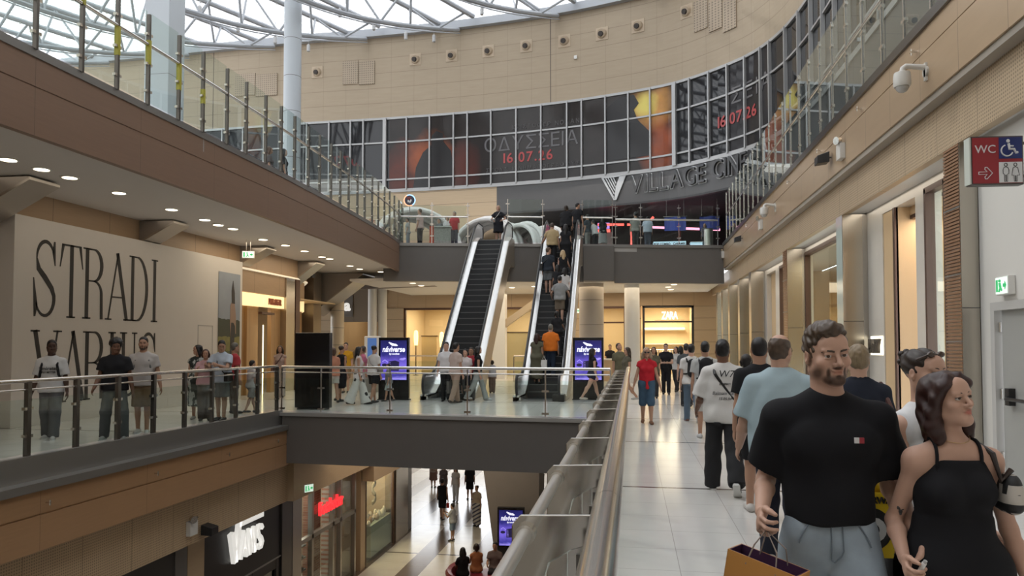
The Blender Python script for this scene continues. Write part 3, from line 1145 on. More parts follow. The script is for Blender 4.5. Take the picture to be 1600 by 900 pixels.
# the near railing on the right: bracket plates, two outer bars, wide handrail
r = thing('bracket_railing', 'near steel railing with outward bracket plates and wide round handrail', 'railing', (-0.08, 1.3, 0))
YS = [1.42 + 1.04 * k for k in range(16)]
TUBEW = mat('pale_satin_steel', (0.62, 0.60, 0.57), 0.3, 0.75)
for a, b_ in zip([0.75] + YS, YS + [YS[-1]]):
 if b_ > a:
  MB().tube([(-0.082, a, 1.16), (-0.082, b_ - 0.006, 1.16)], 0.046, 20).build('handrail', STEEL, r, True)
for y in YS:
 b = MB()
 b.prism([(-0.40, y, -0.15), (-0.40, y, 1.08), (-0.37, y, 1.115), (-0.09, y, 1.125), (-0.09, y, 1.04), (-0.20, y, 1.005), (-0.275, y, 0.96), (-0.30, y, 0.86), (-0.31, y, -0.15)], (0, 0.016, 0))
 pl = b.build('bracket_plate', PLATE, r, bevel=0.004)
 for z in (1.055, 0.80):
  MB().tube([(-0.352, y - 0.03, z), (-0.352, y + 0.046, z)], 0.034, 14).build('bar_collar', STEEL, pl, True, world=False)
for z, rad in ((1.055, 0.024), (0.80, 0.02)):
 MB().tube([(-0.352, 0.6, z), (-0.352, YS[-1], z)], rad, 14).build('outer_bar', TUBEW, r, True)
for y in [1.1 + 1.04 * k for k in range(16)]:
 b = MB()
 b.cbox((-0.15, y, 0.5), (0.012, 0.95, 0.93))
 b.build('glass_panel', GLASS, r)
 for dy in (-0.25, 0.0, 0.3):
  MB().cbox((-0.17, y + dy, 0.5), (0.025, 0.018, 1.0)).build('baluster', STEEL_D, r)

# ---------------------------------------------------------------- escalators
ESC_Y0, ESC_Y1 = 23.3, 29.75
ESC_M = 6.0 / (ESC_Y1 - ESC_Y0)


def esc_z(y):
 return max(0.0, min(6.0, (y - ESC_Y0) * ESC_M))


SILVER = mat('bright_satin_steel', (0.90, 0.90, 0.89), 0.24, 0.85)
STEPM = mat('dark_step_metal', (0.045, 0.047, 0.05), 0.45, 0.4)
STEPR = mat('dark_riser_metal', (0.03, 0.032, 0.035), 0.5, 0.3)
STEPE = mat('worn_step_edge', (0.16, 0.16, 0.16), 0.4, 0.5)


def escalator(xc, label):
 r = thing('escalator', label, 'escalator', (xc, 22.0, 0), 0, 'the two escalators up to the food hall')
 n = 27
 run = (ESC_Y1 - ESC_Y0) / n
 rise = 6.0 / n
 for k in range(n + 3):
  y = ESC_Y0 + (k - 2) * run - 22.0
  z = max(0.02, (k - 1) * rise)
  if k >= n + 1:
   z = 6.0
  b = MB()
  b.box(-0.5, y, z - 0.03, 0.5, y + run + 0.03, z)
  st = b.build('step', STEPM, r, world=False)
  b = MB()
  if k > 1:
   b.box(-0.5, y, z - rise, 0.5, y + 0.02, z - 0.03)
   b.build('riser', STEPR, st, world=False)
   b = MB()
   b.box(-0.5, y - 0.006, z - 0.022, 0.5, y + 0.022, z + 0.003)
   b.build('step_edge', STEPE, st, world=False)
  else:
   b.bm.free()
 # section line of the balustrades
 ys = [22.1, 22.5, 23.0] + [ESC_Y0 + 0.25 + (ESC_Y1 - ESC_Y0 - 0.5) * k / 12 for k in range(13)] + [30.1, 30.5, 30.9]
 line = []
 for y in ys:
  z = (esc_z(y - 0.3) + esc_z(y) + esc_z(y + 0.3)) / 3
  line.append((y - 22.0, z))
 for sx in (-1, 1):
  lo = [(sx * 0.53, y, z - 0.22) for y, z in line]
  hi = [(sx * 0.53, y, z + 0.16) for y, z in line][::-1]
  MB().prism(lo + hi, (sx * 0.05, 0, 0)).build('skirt_panel', SILVER, r, world=False)
  a = [(sx * 0.53, y, z + 0.12) for y, z in line]
  MB().prism(a + [(p[0], p[1], p[2] + 0.06) for p in a[::-1]], (sx * 0.24, 0, 0)).build('deck', SILVER, r, world=False)
  a = [(sx * 0.63, y, z + 0.17) for y, z in line]
  top = [(p[0], p[1], p[2] + 0.62) for p in a[::-1]]
  e0, e1 = a[0], a[-1]
  nose0 = [(e0[0], e0[1] - 0.22 * math.sin(t), e0[2] + 0.31 + 0.31 * math.cos(t)) for t in (0.5, 1.0, 1.57, 2.1, 2.7)]
  nose1 = [(e1[0], e1[1] + 0.22 * math.sin(t), e1[2] + 0.31 - 0.31 * math.cos(t)) for t in (0.5, 1.0, 1.57, 2.1, 2.7)]
  bal = MB().prism(a + nose1 + top + nose0, (sx * 0.02, 0, 0))
  bal.build('balustrade', SILVER, r, world=False)
  loop = a + nose1 + top + nose0
  loop = [(p[0] + sx * 0.01, p[1], p[2]) for p in nose1 + top + nose0]
  MB().tube(loop, 0.04, 8).build('handrail', RUBBER, r, True, world=False)
  MB().tube([(p[0], p[1], p[2] - 0.05) for p in [(q[0] + sx * 0.01, q[1], q[2]) for q in top]], 0.045, 6).build('handrail_guide', SILVER, r, True, world=False)
  lo = [(sx * 0.76, y, z - (1.0 if i > 2 else max(0.0, min(1.0, z)))) for i, (y, z) in enumerate(line)]
  lo = [(p[0], p[1], max(0.0, p[2])) for p in lo]
  hi = [(sx * 0.76, y, z + 0.13) for y, z in line][::-1]
  MB().prism(lo + hi, (sx * 0.02, 0, 0)).build('side_cladding', mat('escalator_cladding', (0.38, 0.33, 0.27), 0.35, 0.6), r, world=False)
 und = [(-0.76, y, max(0.0, z - 1.0)) for y, z in line if z > 0.5]
 MB().prism(und + [(p[0], p[1], p[2] + 0.03) for p in und[::-1]], (1.52, 0, 0)).build('underside', mat('escalator_underside', (0.34, 0.30, 0.25), 0.5, 0.3), r, world=False)
 MB().box(-0.62, 0.0, 0.0, 0.62, 0.72, 0.02).build('comb_plate', GREY_M, r, world=False)
 for sx in (-1, 1):
  MB().box(sx * 0.55 - 0.12, 0.0, 0.0, sx * 0.55 + 0.24 * (sx > 0) - 0.12 * (sx < 0) + 0.0, 0.5, 0.22).build('entry_block', BLACK, r, bevel=0.03, world=False)


escalator(-5.67, 'left escalator, its dark steps empty below the woman in black dress')
escalator(-2.78, 'right escalator carrying a file of people up to the food hall')


# ---------------------------------------------------------------- flat lettering built from strokes
class Strokes:
 """letters drawn with ribbons of varying width on a vertical plane"""

 def __init__(self, origin, u, n, depth):
  self.m = MB()
  self.o = Vector(origin)
  self.u = Vector(u)
  self.n = Vector(n)
  self.d = depth

 def P(self, x, z):
  return self.o + self.u * x + Vector((0, 0, z))

 def poly(self, pts):
  self.m.prism([self.P(*p) for p in pts], self.n * self.d)

 def rib(self, pts, w):
  k = len(pts)
  w = w if isinstance(w, (list, tuple)) else [w] * k
  L, Rr = [], []
  for i in range(k):
   a, b = Vector(pts[max(i - 1, 0)]), Vector(pts[min(i + 1, k - 1)])
   t = (b - a).normalized()
   n = Vector((-t.y, t.x)) * w[i] / 2
   p = Vector(pts[i])
   L.append(p + n)
   Rr.append(p - n)
  self.poly([tuple(q) for q in L + Rr[::-1]])


def arc(cx, cz, rx, rz, a0, a1, n=14):
 return [(cx + rx * math.cos(R(a0 + (a1 - a0) * k / n)), cz + rz * math.sin(R(a0 + (a1 - a0) * k / n))) for k in range(n + 1)]


def didone(ch, y0, w, z0, h):
 """one tall condensed serif letter on the white hoarding"""
 s = Strokes((-12.4, y0, z0), (0, 1, 0), (1, 0, 0), 0.008)
 T, t = 0.105, 0.035

 def stem(x, a=0.0, b=h, ser=(1, 1), wd=T):
  s.poly([(x - wd / 2, a), (x + wd / 2, a), (x + wd / 2, b), (x - wd / 2, b)])
  for f, z in ((ser[0], a), (ser[1], b - t)):
   if f:
    s.poly([(x - wd / 2 - 0.075, z), (x + wd / 2 + 0.075, z), (x + wd / 2 + 0.075, z + t), (x - wd / 2 - 0.075, z + t)])
 if ch == 'I':
  stem(w / 2)
 elif ch == 'T':
  stem(w / 2, ser=(1, 0))
  s.poly([(0.06, h - 0.04), (w - 0.06, h - 0.04), (w - 0.06, h), (0.06, h)])
  s.poly([(0.06, h), (0.13, h - 0.03), (0.02, h - 0.52), (0, h - 0.52)])
  s.poly([(w - 0.06, h), (w - 0.13, h - 0.03), (w - 0.02, h - 0.52), (w, h - 0.52)])
 elif ch == 'R':
  stem(0.13)
  s.rib([(0.13, h - t / 2), (w * 0.5, h - t / 2)] + arc(w * 0.5, h * 0.765, w * 0.36, h * 0.226, 90, -90) + [(0.13, h * 0.54)], [t, t] + [t + (T - t) * math.sin(PI * k / 14) for k in range(15)] + [t])
  s.rib([(w * 0.45, h * 0.54)] + arc(w * 0.5, h * 0.36, w * 0.36, h * 0.18, 90, 0, 8) + [(w * 0.88, 0.0)], [t] + [t + (T * 0.85 - t) * k / 8 for k in range(9)] + [T * 0.85])
 elif ch == 'A':
  s.rib([(0.10, 0), (w * 0.5, h)], 0.045)
  s.rib([(w * 0.47, h), (w - 0.10, 0)], T)
  s.poly([(w * 0.25, h * 0.33), (w * 0.75, h * 0.33), (w * 0.75, h * 0.33 + t), (w * 0.25, h * 0.33 + t)])
  for x in (0.10, w - 0.11):
   s.poly([(x - 0.10, 0), (x + 0.12, 0), (x + 0.12, t), (x - 0.10, t)])
 elif ch == 'V':
  s.rib([(0.12, h), (w * 0.52, 0)], T)
  s.rib([(w * 0.52, 0), (w - 0.12, h)], 0.045)
  for x in (0.11, w - 0.13):
   s.poly([(x - 0.11, h - t), (x + 0.13, h - t), (x + 0.13, h), (x - 0.11, h)])
 elif ch == 'D':
  stem(0.13)
  s.rib([(0.13, h - t / 2), (w * 0.4, h - t / 2)] + arc(w * 0.4, h * 0.5, w * 0.5, h * 0.49, 90, -90, 20) + [(0.13, t / 2)], [t, t] + [t + (T - t) * math.sin(PI * k / 20) ** 0.7 for k in range(21)] + [t])
 elif ch == 'U':
  stem(0.13, 0.25, ser=(0, 1))
  stem(w - 0.12, 0.25, ser=(0, 1), wd=0.045)
  pts = arc(w * 0.5, 0.27, w * 0.5 - 0.125, 0.25, 180, 360, 16)
  s.rib(pts, [T + (0.045 - T) * k / 16 for k in range(17)])
 elif ch == 'S':
  cx = w * 0.5
  pts = arc(cx, h * 0.76, w * 0.36, h * 0.225, 20, 180, 12) + [(cx - w * 0.28, h * 0.62), (cx - 0.02, h * 0.52), (cx + w * 0.27, h * 0.38)] + arc(cx, h * 0.24, w * 0.38, h * 0.225, 10, -165, 12)
  ws = [0.03 + 0.05 * math.sin(PI * k / 12) for k in range(13)] + [0.115, 0.125, 0.115] + [0.09 - 0.05 * k / 12 for k in range(13)]
  s.rib(pts, ws)
  s.poly([(w * 0.84, h), (w * 0.9, h), (w * 0.92, h * 0.68), (w * 0.89, h * 0.68), (w * 0.78, h * 0.86)])
  s.poly([(w * 0.06, 0.0), (w * 0.12, 0.0), (w * 0.2, h * 0.14), (w * 0.04, h * 0.5), (w * 0.01, h * 0.5)])
 return s.m


# ---------------------------------------------------------------- left walkway: hoarding and its letters, walls, shops
f = MB()
f.box(-13.9, 13.2, 0, -12.42, 22.15, 4.38)
h = tag(f.build('hoarding', HOARD, bevel=0.006), 'tall white hoarding box with large black serif lettering', 'hoarding')
dark_line = mat('grey_groove', (0.40, 0.38, 0.36), 0.6)
b = MB()
for y0, z0, y1, z1 in ((19.7, 0, 19.72, 2.28), (20.45, 0, 20.47, 2.28), (19.7, 2.26, 20.47, 2.28)):
 b.box(-12.421, y0, z0, -12.412, y1, z1)
b.build('access_panel_outline', dark_line, h, world=False)
for ch, y0, w in (('S', 13.69, 0.66), ('T', 14.42, 0.70), ('R', 15.12, 0.70), ('A', 15.86, 0.86), ('D', 16.70, 0.76), ('I', 17.50, 0.40)):
 m_ = didone(ch, y0, w, 2.30, 1.64)
 bmesh.ops.translate(m_.bm, vec=(-0.02, 0, 0), verts=m_.bm.verts)
 m_.build('letter', INK, h, world=False)
for ch, y0, w in (('V', 13.66, 0.86), ('A', 14.46, 0.82), ('R', 15.16, 0.70), ('I', 15.92, 0.40), ('U', 16.40, 0.66), ('S', 17.16, 0.66)):
 m_ = didone(ch, y0, w, 0.43, 1.58)
 bmesh.ops.translate(m_.bm, vec=(-0.02, 0, 0), verts=m_.bm.verts)
 m_.build('letter', INK, h, world=False)

# the photo poster on the hoarding
m, nt, bs, tc, sp = base('field_photo_print', 0.5)
zz = math_node(nt, 'ADD', sp.outputs[2], math_node(nt, 'MULTIPLY', noise_of(nt, tc, 3.0, 6), 0.28))
c = mixc(nt, noise_of(nt, tc, 1.2, 4), (0.20, 0.23, 0.28), (0.34, 0.38, 0.43))
c = mixc(nt, math_node(nt, 'LESS_THAN', zz, 2.62), c, (0.035, 0.045, 0.03))
g = mixc(nt, noise_of(nt, tc, 9.0, 6), (0.12, 0.12, 0.035), (0.27, 0.24, 0.075))
c = mixc(nt, math_node(nt, 'LESS_THAN', zz, 2.1), c, g)
g = mixc(nt, noise_of(nt, tc, 22.0, 6), (0.03, 0.045, 0.02), (0.16, 0.17, 0.07))
c = mixc(nt, math_node(nt, 'LESS_THAN', zz, 1.65), c, g)
nt.links.new(c, bs.inputs['Base Color'])
r = thing('photo_poster', 'upright photo print of a person standing in a field, on the white hoarding', 'poster', (-12.4, 21.4, 1.0))
MB().box(-12.415, 20.75, 0.75, -12.405, 22.0, 3.95).build('print', m, r)
b = MB()
b.prism([(-12.405, y, z) for y, z in ((21.40, 0.75), (21.68, 0.75), (21.66, 1.5), (21.68, 2.1), (21.62, 2.45), (21.46, 2.45), (21.44, 2.0))], (0.004, 0, 0))
b.build('printed_trousers', mat('print_dark', (0.028, 0.026, 0.026), 0.5), r)
b = MB()
b.prism([(-12.405, y, z) for y, z in ((21.44, 1.95), (21.47, 2.4), (21.60, 2.4), (21.70, 2.3), (21.72, 2.05), (21.76, 2.05), (21.75, 2.6), (21.66, 3.02), (21.5, 3.05), (21.42, 2.95), (21.40, 2.4))], (0.006, 0, 0))
b.build('printed_back', mat('print_skin', (0.30, 0.20, 0.15), 0.5), r)
b = MB()
b.prism([(-12.405, y, z) for y, z in ((21.5, 3.0), (21.68, 3.0), (21.66, 3.35), (21.56, 3.72), (21.48, 3.4))], (0.008, 0, 0))
b.build('printed_hair', mat('print_dark', (0.028, 0.026, 0.026), 0.5), r)

# left walls above and behind
f = MB()
f.box(-13.2, -8, 4.385, -12.6, 22.2, 4.95)
f.box(-14.6, -8, -2.4, -14.5, 22.4, 4.95)
f.prism([(-12.6, 22.2, 4.25), (-12.62, 26.55, 4.25), (-13.0, 28.2, 4.25), (-13.9, 29.8, 4.25), (-14.4, 31.0, 4.25), (-14.9, 31.0, 4.25), (-13.4, 28.2, 4.25), (-13.0, 22.2, 4.25)], (0, 0, 0.69))
struct(f.build('wall_left', WOOD_W))
f = MB()
f.prism([(-12.68, 22.2, 3.48), (-12.68, 26.4, 3.48), (-13.1, 28.2, 3.48), (-14.0, 29.8, 3.48), (-14.5, 31.0, 3.48), (-14.9, 31.0, 3.48), (-13.4, 28.2, 3.48), (-13.0, 22.2, 3.48)], (0, 0, 0.73))
struct(f.build('wall_left', WOOD_W))
f = MB()
f.prism([(-12.56, 22.2, 4.205), (-12.58, 26.5, 4.205), (-12.96, 28.2, 4.205), (-13.86, 29.8, 4.205), (-14.0, 29.8, 4.205), (-13.1, 28.2, 4.205), (-12.7, 26.5, 4.205), (-12.7, 22.2, 4.205)], (0, 0, 0.05))
struct(f.build('trim_10', mat('white_cove_strip', (0.75, 0.68, 0.56), 0.5, emit=(1, 0.85, 0.6), es=0.5)))
f = MB()
f.box(-30, 22.2, 0, -16.2, 22.4, 4.9)
f.box(-30, 31.0, 3.6, -14.5, 31.2, 4.9)
struct(f.build('wall_left', CREAM))
# clothing store with lit header
SIGNP = mat('lit_cream_panel', (0.9, 0.75, 0.45), 0.5, emit=(1.0, 0.73, 0.36), es=0.95)
WOODP = mat_panel('honey_wood_panel', (0.42, 0.25, 0.11), 0.45, 0, 0.9, 0, 1, 0.01, 0.12, (3, 3, 0.5), 4)
r = thing('shop_front', 'honey wood shop front with lit cream header and red lettering right of the hoarding', 'shop front', (-12.8, 24.2, 0))
for y0, y1, z0, z1 in ((22.25, 24.0, 3.03, 3.46), (24.08, 25.6, 3.04, 3.46)):
 MB().box(-12.9, y0, z0, -12.68, y1, z1).build('lit_header', SIGNP, r)
MB().prism([(-13.15, 28.3, 3.05), (-14.0, 29.8, 3.05), (-14.15, 29.7, 3.05), (-13.3, 28.2, 3.05)], (0, 0, 0.42)).build('lit_header', SIGNP, r)
for y0, y1, x in ((22.2, 23.25, -12.95), (23.25, 24.0, -12.85), (24.95, 25.65, -12.85)):
 MB().box(x - 0.15, y0, 0, x, y1, 3.03).build('wood_panel', WOODP, r)
MB().prism([(-13.2, 28.2, 0), (-14.1, 29.8, 0), (-14.3, 29.7, 0), (-13.4, 28.1, 0)], (0, 0, 3.05)).build('wood_panel', WOODP, r)
MB().box(-13.6, 24.05, 0, -13.5, 24.9, 2.8).build('inner_door', mat('inner_brown', (0.14, 0.08, 0.05), 0.5), r)
MB().box(-12.86, 24.03, 2.78, -12.72, 24.95, 2.86).build('door_head', BRONZE, r)
b = MB()
b.tube([(-12.72, 24.12, 0), (-12.72, 24.12, 2.4)], 0.02, 8)
b.build('light_strip', mat('strip_glow', (1, 0.9, 0.7), 0.5, emit=(1, 0.8, 0.45), es=3.0), r)
text('letters', 'PULL&BEAR', 0.30, 0.03, mat('rust_letters', (0.28, 0.07, 0.03), 0.5), (-12.66, 24.86, 3.14), R(90), r, sx=0.62, bold=0.01)
text('letters', 'A', 0.5, 0.03, LETTER_W, (-12.66, 22.35, 2.45), R(90), r, sx=0.8)
area('clothes_shop_light', (-13.4, 24.5, 3.0), 0.6, 3.0, 25, WARM)
f = MB()
f.box(-16.2, 22.3, 0, -16.1, 31, 4.3)
f.box(-16.2, 22.2, 3.5, -12.95, 31.0, 3.55)
struct(f.build('wall_left', CREAM_W))
r = thing('steel_pilaster', 'steel pilaster between the lit wood shop front and the black panel', 'pilaster', (-12.7, 26.0, 0))
MB().box(-12.95, 25.65, 0, -12.62, 26.35, 4.2).build('facing', STEEL_P, r)
MB().box(-12.93, 26.4, 0, -12.6, 26.75, 4.2).build('louver_side', BRONZE, r)
r = thing('steel_pilaster', 'dark steel pilaster under the largest wedge bracket', 'pilaster', (-14.1, 31.2, 0))
MB().box(-14.4, 30.2, 0, -13.6, 31.0, 4.9).build('facing', mat('dark_pilaster', (0.20, 0.165, 0.13), 0.35, 0.7), r)

# hanging exit sign and small ceiling devices
GREENL = mat('exit_green', (0.02, 0.25, 0.08), 0.5, emit=(0.05, 0.6, 0.2), es=0.6)
EXITW = mat('exit_white', (0.8, 0.85, 0.8), 0.5, emit=(0.8, 1.0, 0.85), es=0.7)


def exit_box(name, label, loc, rz, hang=0.0, w=0.36):
 r = thing(name, label, 'exit sign', loc, rz)
 MB().box(-w / 2, -0.04, -0.11, w / 2, 0.04, 0.11).build('case', WHITE_P, r, bevel=0.01, world=False)
 MB().box(-w / 2 + 0.015, -0.045, -0.095, w / 2 - 0.015, -0.041, 0.095).build('lit_face', EXITW, r, world=False)
 b = MB()
 b.box(-w * 0.38, -0.052, -0.07, -w * 0.26, -0.046, 0.07)
 b.ball((-w * 0.08, -0.05, 0.055), 0.018, 8)
 b.tube([(-w * 0.08, -0.05, 0.03), (-w * 0.03, -0.05, -0.02)], 0.016, 6)
 b.tube([(-w * 0.03, -0.05, -0.02), (-w * 0.15, -0.05, -0.07)], 0.011, 6)
 b.tube([(-w * 0.03, -0.05, -0.02), (w * 0.07, -0.05, -0.06)], 0.011, 6)
 b.prism([(w * 0.15, -0.05, -0.02), (w * 0.28, -0.05, -0.02), (w * 0.28, -0.05, -0.05), (w * 0.40, -0.05, 0.0), (w * 0.28, -0.05, 0.05), (w * 0.28, -0.05, 0.02), (w * 0.15, -0.05, 0.02)], (0, 0.006, 0))
 b.build('pictogram', GREENL, r, world=False)
 if hang:
  b = MB()
  for x in (-0.06, 0.06):
   b.tube([(x, 0, 0.1), (x, 0, hang)], 0.008, 6)
  b.build('hanger_rod', STEEL, r, world=False)


c = at_y(388, 398, 21.0)
exit_box('exit_sign', 'small green and white exit sign hanging from the left ceiling', (c.x, c.y, c.z), R(20), ZC - c.z)
c = at_x(1571, 446, 4.30)
exit_box('exit_sign', 'lit emergency exit sign on the off-white wall above the grey door', (4.30, c.y, c.z), R(-90), 0, 0.30)
exit_box('exit_sign', 'small exit sign on tan cladding above the right end of the black sign board', (-8.55, 18.75, -2.12), R(60), 0, 0.3)
c = at_y(881, 486, 36)
exit_box('exit_sign', 'tiny lit exit sign behind the thick beige column', (c.x + 0.6, 36, c.z), 0, 4.46 - c.z, 0.4)

# tall black display panel at the bridge corner
r = thing('display_totem', 'tall all-black back of a display totem at the bridge corner', 'display', (-8.3, 18.5, 0))
MB().box(-8.80, 18.42, 0.04, -7.84, 18.62, 2.02).build('housing', mat('gloss_black', (0.006, 0.006, 0.007), 0.22), r, bevel=0.015)
MB().box(-8.7, 18.36, 0, -7.94, 18.68, 0.04).build('foot', BLACK, r)


# purple display totems
def screen_mat():
 m, nt, bs, tc, sp = base('purple_screen_art', 0.25)
 z = math_node(nt, 'DIVIDE', math_node(nt, 'SUBTRACT', sp.outputs[2], 0.62), 1.22)
 n = noise_of(nt, tc, 4.5, 5)
 ramp = nt.nodes.new('ShaderNodeValToRGB')
 e = ramp.color_ramp.elements
 e[0].position, e[0].color = 0.0, (0.30, 0.26, 0.9, 1)
 e[1].position, e[1].color = 1.0, (0.012, 0.012, 0.10, 1)
 for p, cl in ((0.12, (0.05, 0.045, 0.32, 1)), (0.35, (0.20, 0.14, 0.75, 1)), (0.52, (0.13, 0.09, 0.55, 1)), (0.66, (0.03, 0.03, 0.22, 1))):
  k = e.new(p)
  k.color = cl
 nt.links.new(math_node(nt, 'ADD', z, math_node(nt, 'MULTIPLY', math_node(nt, 'SUBTRACT', n, 0.5), 0.22)), ramp.inputs[0])
 nt.links.new(ramp.outputs[0], bs.inputs['Emission Color'])
 bs.inputs['Emission Strength'].default_value = 1.0
 bs.inputs['Base Color'].default_value = (0.01, 0.01, 0.02, 1)
 return m


SCREEN = screen_mat()
CLOUDW = mat('screen_white', (0.8, 0.8, 0.9), 0.4, emit=(0.8, 0.82, 1.0), es=0.9)
SHIPD = mat('screen_dark_art', (0.01, 0.01, 0.03), 0.3, emit=(0.015, 0.012, 0.05), es=1.0)
LILAC = mat('screen_lilac_art', (0.3, 0.25, 0.7), 0.3, emit=(0.32, 0.26, 0.85), es=0.8)


def totem(loc, rz, label):
 r = thing('display_totem', label, 'display', loc, rz, 'purple advertising displays')
 MB().box(-0.475, -0.09, 0.02, 0.475, 0.09, 1.93).build('housing', mat('gloss_black', (0.006, 0.006, 0.007), 0.22), r, bevel=0.012, world=False)
 MB().box(-0.5, -0.14, 0, 0.5, 0.14, 0.03).build('foot', BLACK, r, world=False)
 sc = MB().box(-0.41, -0.098, 0.62, 0.41, -0.091, 1.84).build('screen', SCREEN, r, world=False)
 text('letters', 'náviverse', 0.235, 0.004, CLOUDW, (0, -0.101, 1.49), 0, sc, bold=0.007, shear=0.15, sx=0.8)
 text('small_letters', 'by novibet', 0.075, 0.004, CLOUDW, (0.02, -0.101, 1.40), 0, sc, bold=0.003, shear=0.15)
 b = MB()
 for x, z, q in ((-0.08, 1.74, 0.045), (-0.02, 1.71, 0.06), (0.05, 1.70, 0.055), (-0.13, 1.77, 0.03), (0.1, 1.685, 0.035)):
  b.ball((x, -0.1, z), (q, 0.004, q * 0.7), 10)
 b.build('cloud_emblem', CLOUDW, sc, True, world=False)
 b = MB()
 b.prism([(-0.16, -0.1, 0.9), (0.17, -0.1, 0.9), (0.18, -0.1, 1.18), (0.05, -0.1, 1.22), (-0.15, -0.1, 1.19)], (0, -0.003, 0))
 b.ball((-0.28, -0.1, 1.08), (0.09, 0.003, 0.05), 10)
 b.ball((0.28, -0.1, 1.0), (0.08, 0.003, 0.045), 10)
 b.build('dark_shapes', SHIPD, sc, world=False)
 for k in range(5):
  MB().cbox((-0.11, -0.104, 0.95 + 0.05 * k), (0.07 - 0.008 * k, 0.003, 0.014)).build('light_bar', LILAC, sc, world=False)
 MB().tube([(-0.35, -0.103, 1.18), (-0.27, -0.103, 1.24), (-0.17, -0.103, 1.16)], 0.014, 6).build('light_arch', LILAC, sc, world=False)
 MB().ball((0.27, -0.103, 1.26), (0.09, 0.003, 0.035), 10).ball((0.34, -0.103, 1.28), (0.05, 0.003, 0.03), 10).build('light_cloud', LILAC, sc, world=False)
 MB().box(-0.36, -0.1, 0.655, 0.36, -0.099, 0.675).build('caption_line', LILAC, sc, world=False)


totem((-7.28, 22.1, 0), R(4), 'purple display totem left of the left escalator')
totem((-1.34, 23.1, 0), R(4), 'purple display totem right of the right escalator')
totem((-4.2, 25.75, ZL), R(4), 'purple display totem on the lower floor behind the red sofa')

# ---------------------------------------------------------------- right side of the corridor
def pilaster(y, side, w, label, louver=False, glass=False):
 r = thing('steel_pilaster', label, 'pilaster', (4.13, y, 0), 0, 'steel pilasters along the right shop fronts')
 MB().box(4.13, y, 0, 4.13 + w, y + 0.03, 4.27).build('front_facing', STEEL_P, r)
 MB().box(4.15, y + 0.03, 0, 4.6, y + side, 4.27).build('core', STEEL_B, r)
 b = MB()
 if louver:
  z = 0.05
  while z < 4.25:
   b.box(4.125, y + 0.02, z, 4.15, y + side - 0.02, z + 0.028)
   z += 0.045
  b.build('louver', mat('copper_louver', (0.33, 0.19, 0.11), 0.45, 0.4), r)
  for z in (0.86, 1.72, 2.58, 3.44):
   MB().box(4.12, y + 0.01, z, 4.16, y + side - 0.01, z + 0.02).build('louver_joint', GREY_M, r)
 else:
  b.box(4.13, y + 0.03, 0, 4.15, y + side, 4.27)
  b.build('side_facing', GLASS_SIDE if glass else STEEL_B, r)
 b = MB()
 b.box(4.128, y - 0.003, 2.15, 4.13 + w, y + 0.0, 2.165)
 b.build('joint', STEEL_D, r)


GLASS_SIDE = mat('pale_green_glass_facing', (0.45, 0.52, 0.48), 0.12, 0.0, 0.8)
PIL = [(10.13, 0.5, 0.29, True, False, 'steel pilaster with copper louvers beside the off-white wall'),
       (15.42, 0.46, 0.37, False, True, 'steel pilaster with greenish glass side, behind the bearded man'),
       (20.7, 0.6, 0.38, True, False, 'third steel pilaster from the right, between two shop windows'),
       (26.8, 0.5, 0.42, False, False, 'fourth steel pilaster from the right, right of a bronze window'),
       (29.6, 0.5, 0.45, False, False, 'fifth steel pilaster from the right along the shop row'),
       (32.6, 0.5, 0.45, False, False, 'third steel pilaster from the far end of the shop row'),
       (35.0, 0.5, 0.4, False, False, 'second steel pilaster from the far end of the shop row'),
       (37.2, 0.5, 0.4, False, False, 'steel pilaster nearest the store with glowing four-letter sign')]
for y, sd, w, lv, gl, lb in PIL:
 pilaster(y, sd, w, lb, lv, gl)
XR = 4.6
f = MB()
f.box(XR, 10.6, 0, XR + 0.15, 11.75, 4.12)
f.box(XR, 12.55, 0, XR + 0.25, 12.95, 4.12)
f.box(XR, 14.56, 0, XR + 0.4, 15.9, 4.12)
f.box(XR, 20.75, 0, XR + 0.2, 21.3, 4.12)
f.box(XR, 24.2, 0, XR + 0.3, 24.9, 4.12)
f.box(XR, 26.45, 0, XR + 0.2, 27.3, 4.12)
f.box(XR + 0.004, 10.6, 4.121, XR + 0.3, 39, 4.299)
struct(f.build('wall_right', MARBLE))
f = MB()
f.box(XR + 0.02, 13.9, 0, XR + 0.9, 14.56, 4.12)
f.box(XR + 0.9, 12.9, 0, XR + 1.0, 14.6, 4.12)
f.box(XR + 0.15, 24.9, 0, XR + 0.3, 26.45, 4.12)
f.box(XR + 0.25, 12.95, 3.95, XR + 1.0, 14.0, 4.12)
struct(f.build('wall_right', mat('warm_reveal_panel', (0.60, 0.43, 0.25), 0.5)))
f = MB()
f.box(6.9, 10, 0, 7.0, 39, 4.4)
f.box(XR, 16.0, -0.0, 6.9, 16.1, 4.3)
f.box(XR, 27.3, 0, 6.9, 27.4, 4.3)
struct(f.build('wall_right', CREAM_W))


def shop_window(n, y0, y1, z1=4.1, fr=0.07):
 w = struct(MB().box(XR + 0.06, y0, 0.05, XR + 0.08, y1, z1).build('window_%d' % n, GLASS))
 b = MB()
 for a, c in ((y0, y0 + fr), (y1 - fr, y1)):
  b.box(XR - 0.02, a, 0, XR + 0.12, c, z1 + 0.05)
 b.box(XR - 0.02, y0, z1 - 0.02, XR + 0.12, y1, z1 + fr)
 b.box(XR - 0.02, y0, 0, XR + 0.12, y1, 0.1)
 b.build('window_frame', BRONZE, w, world=False)


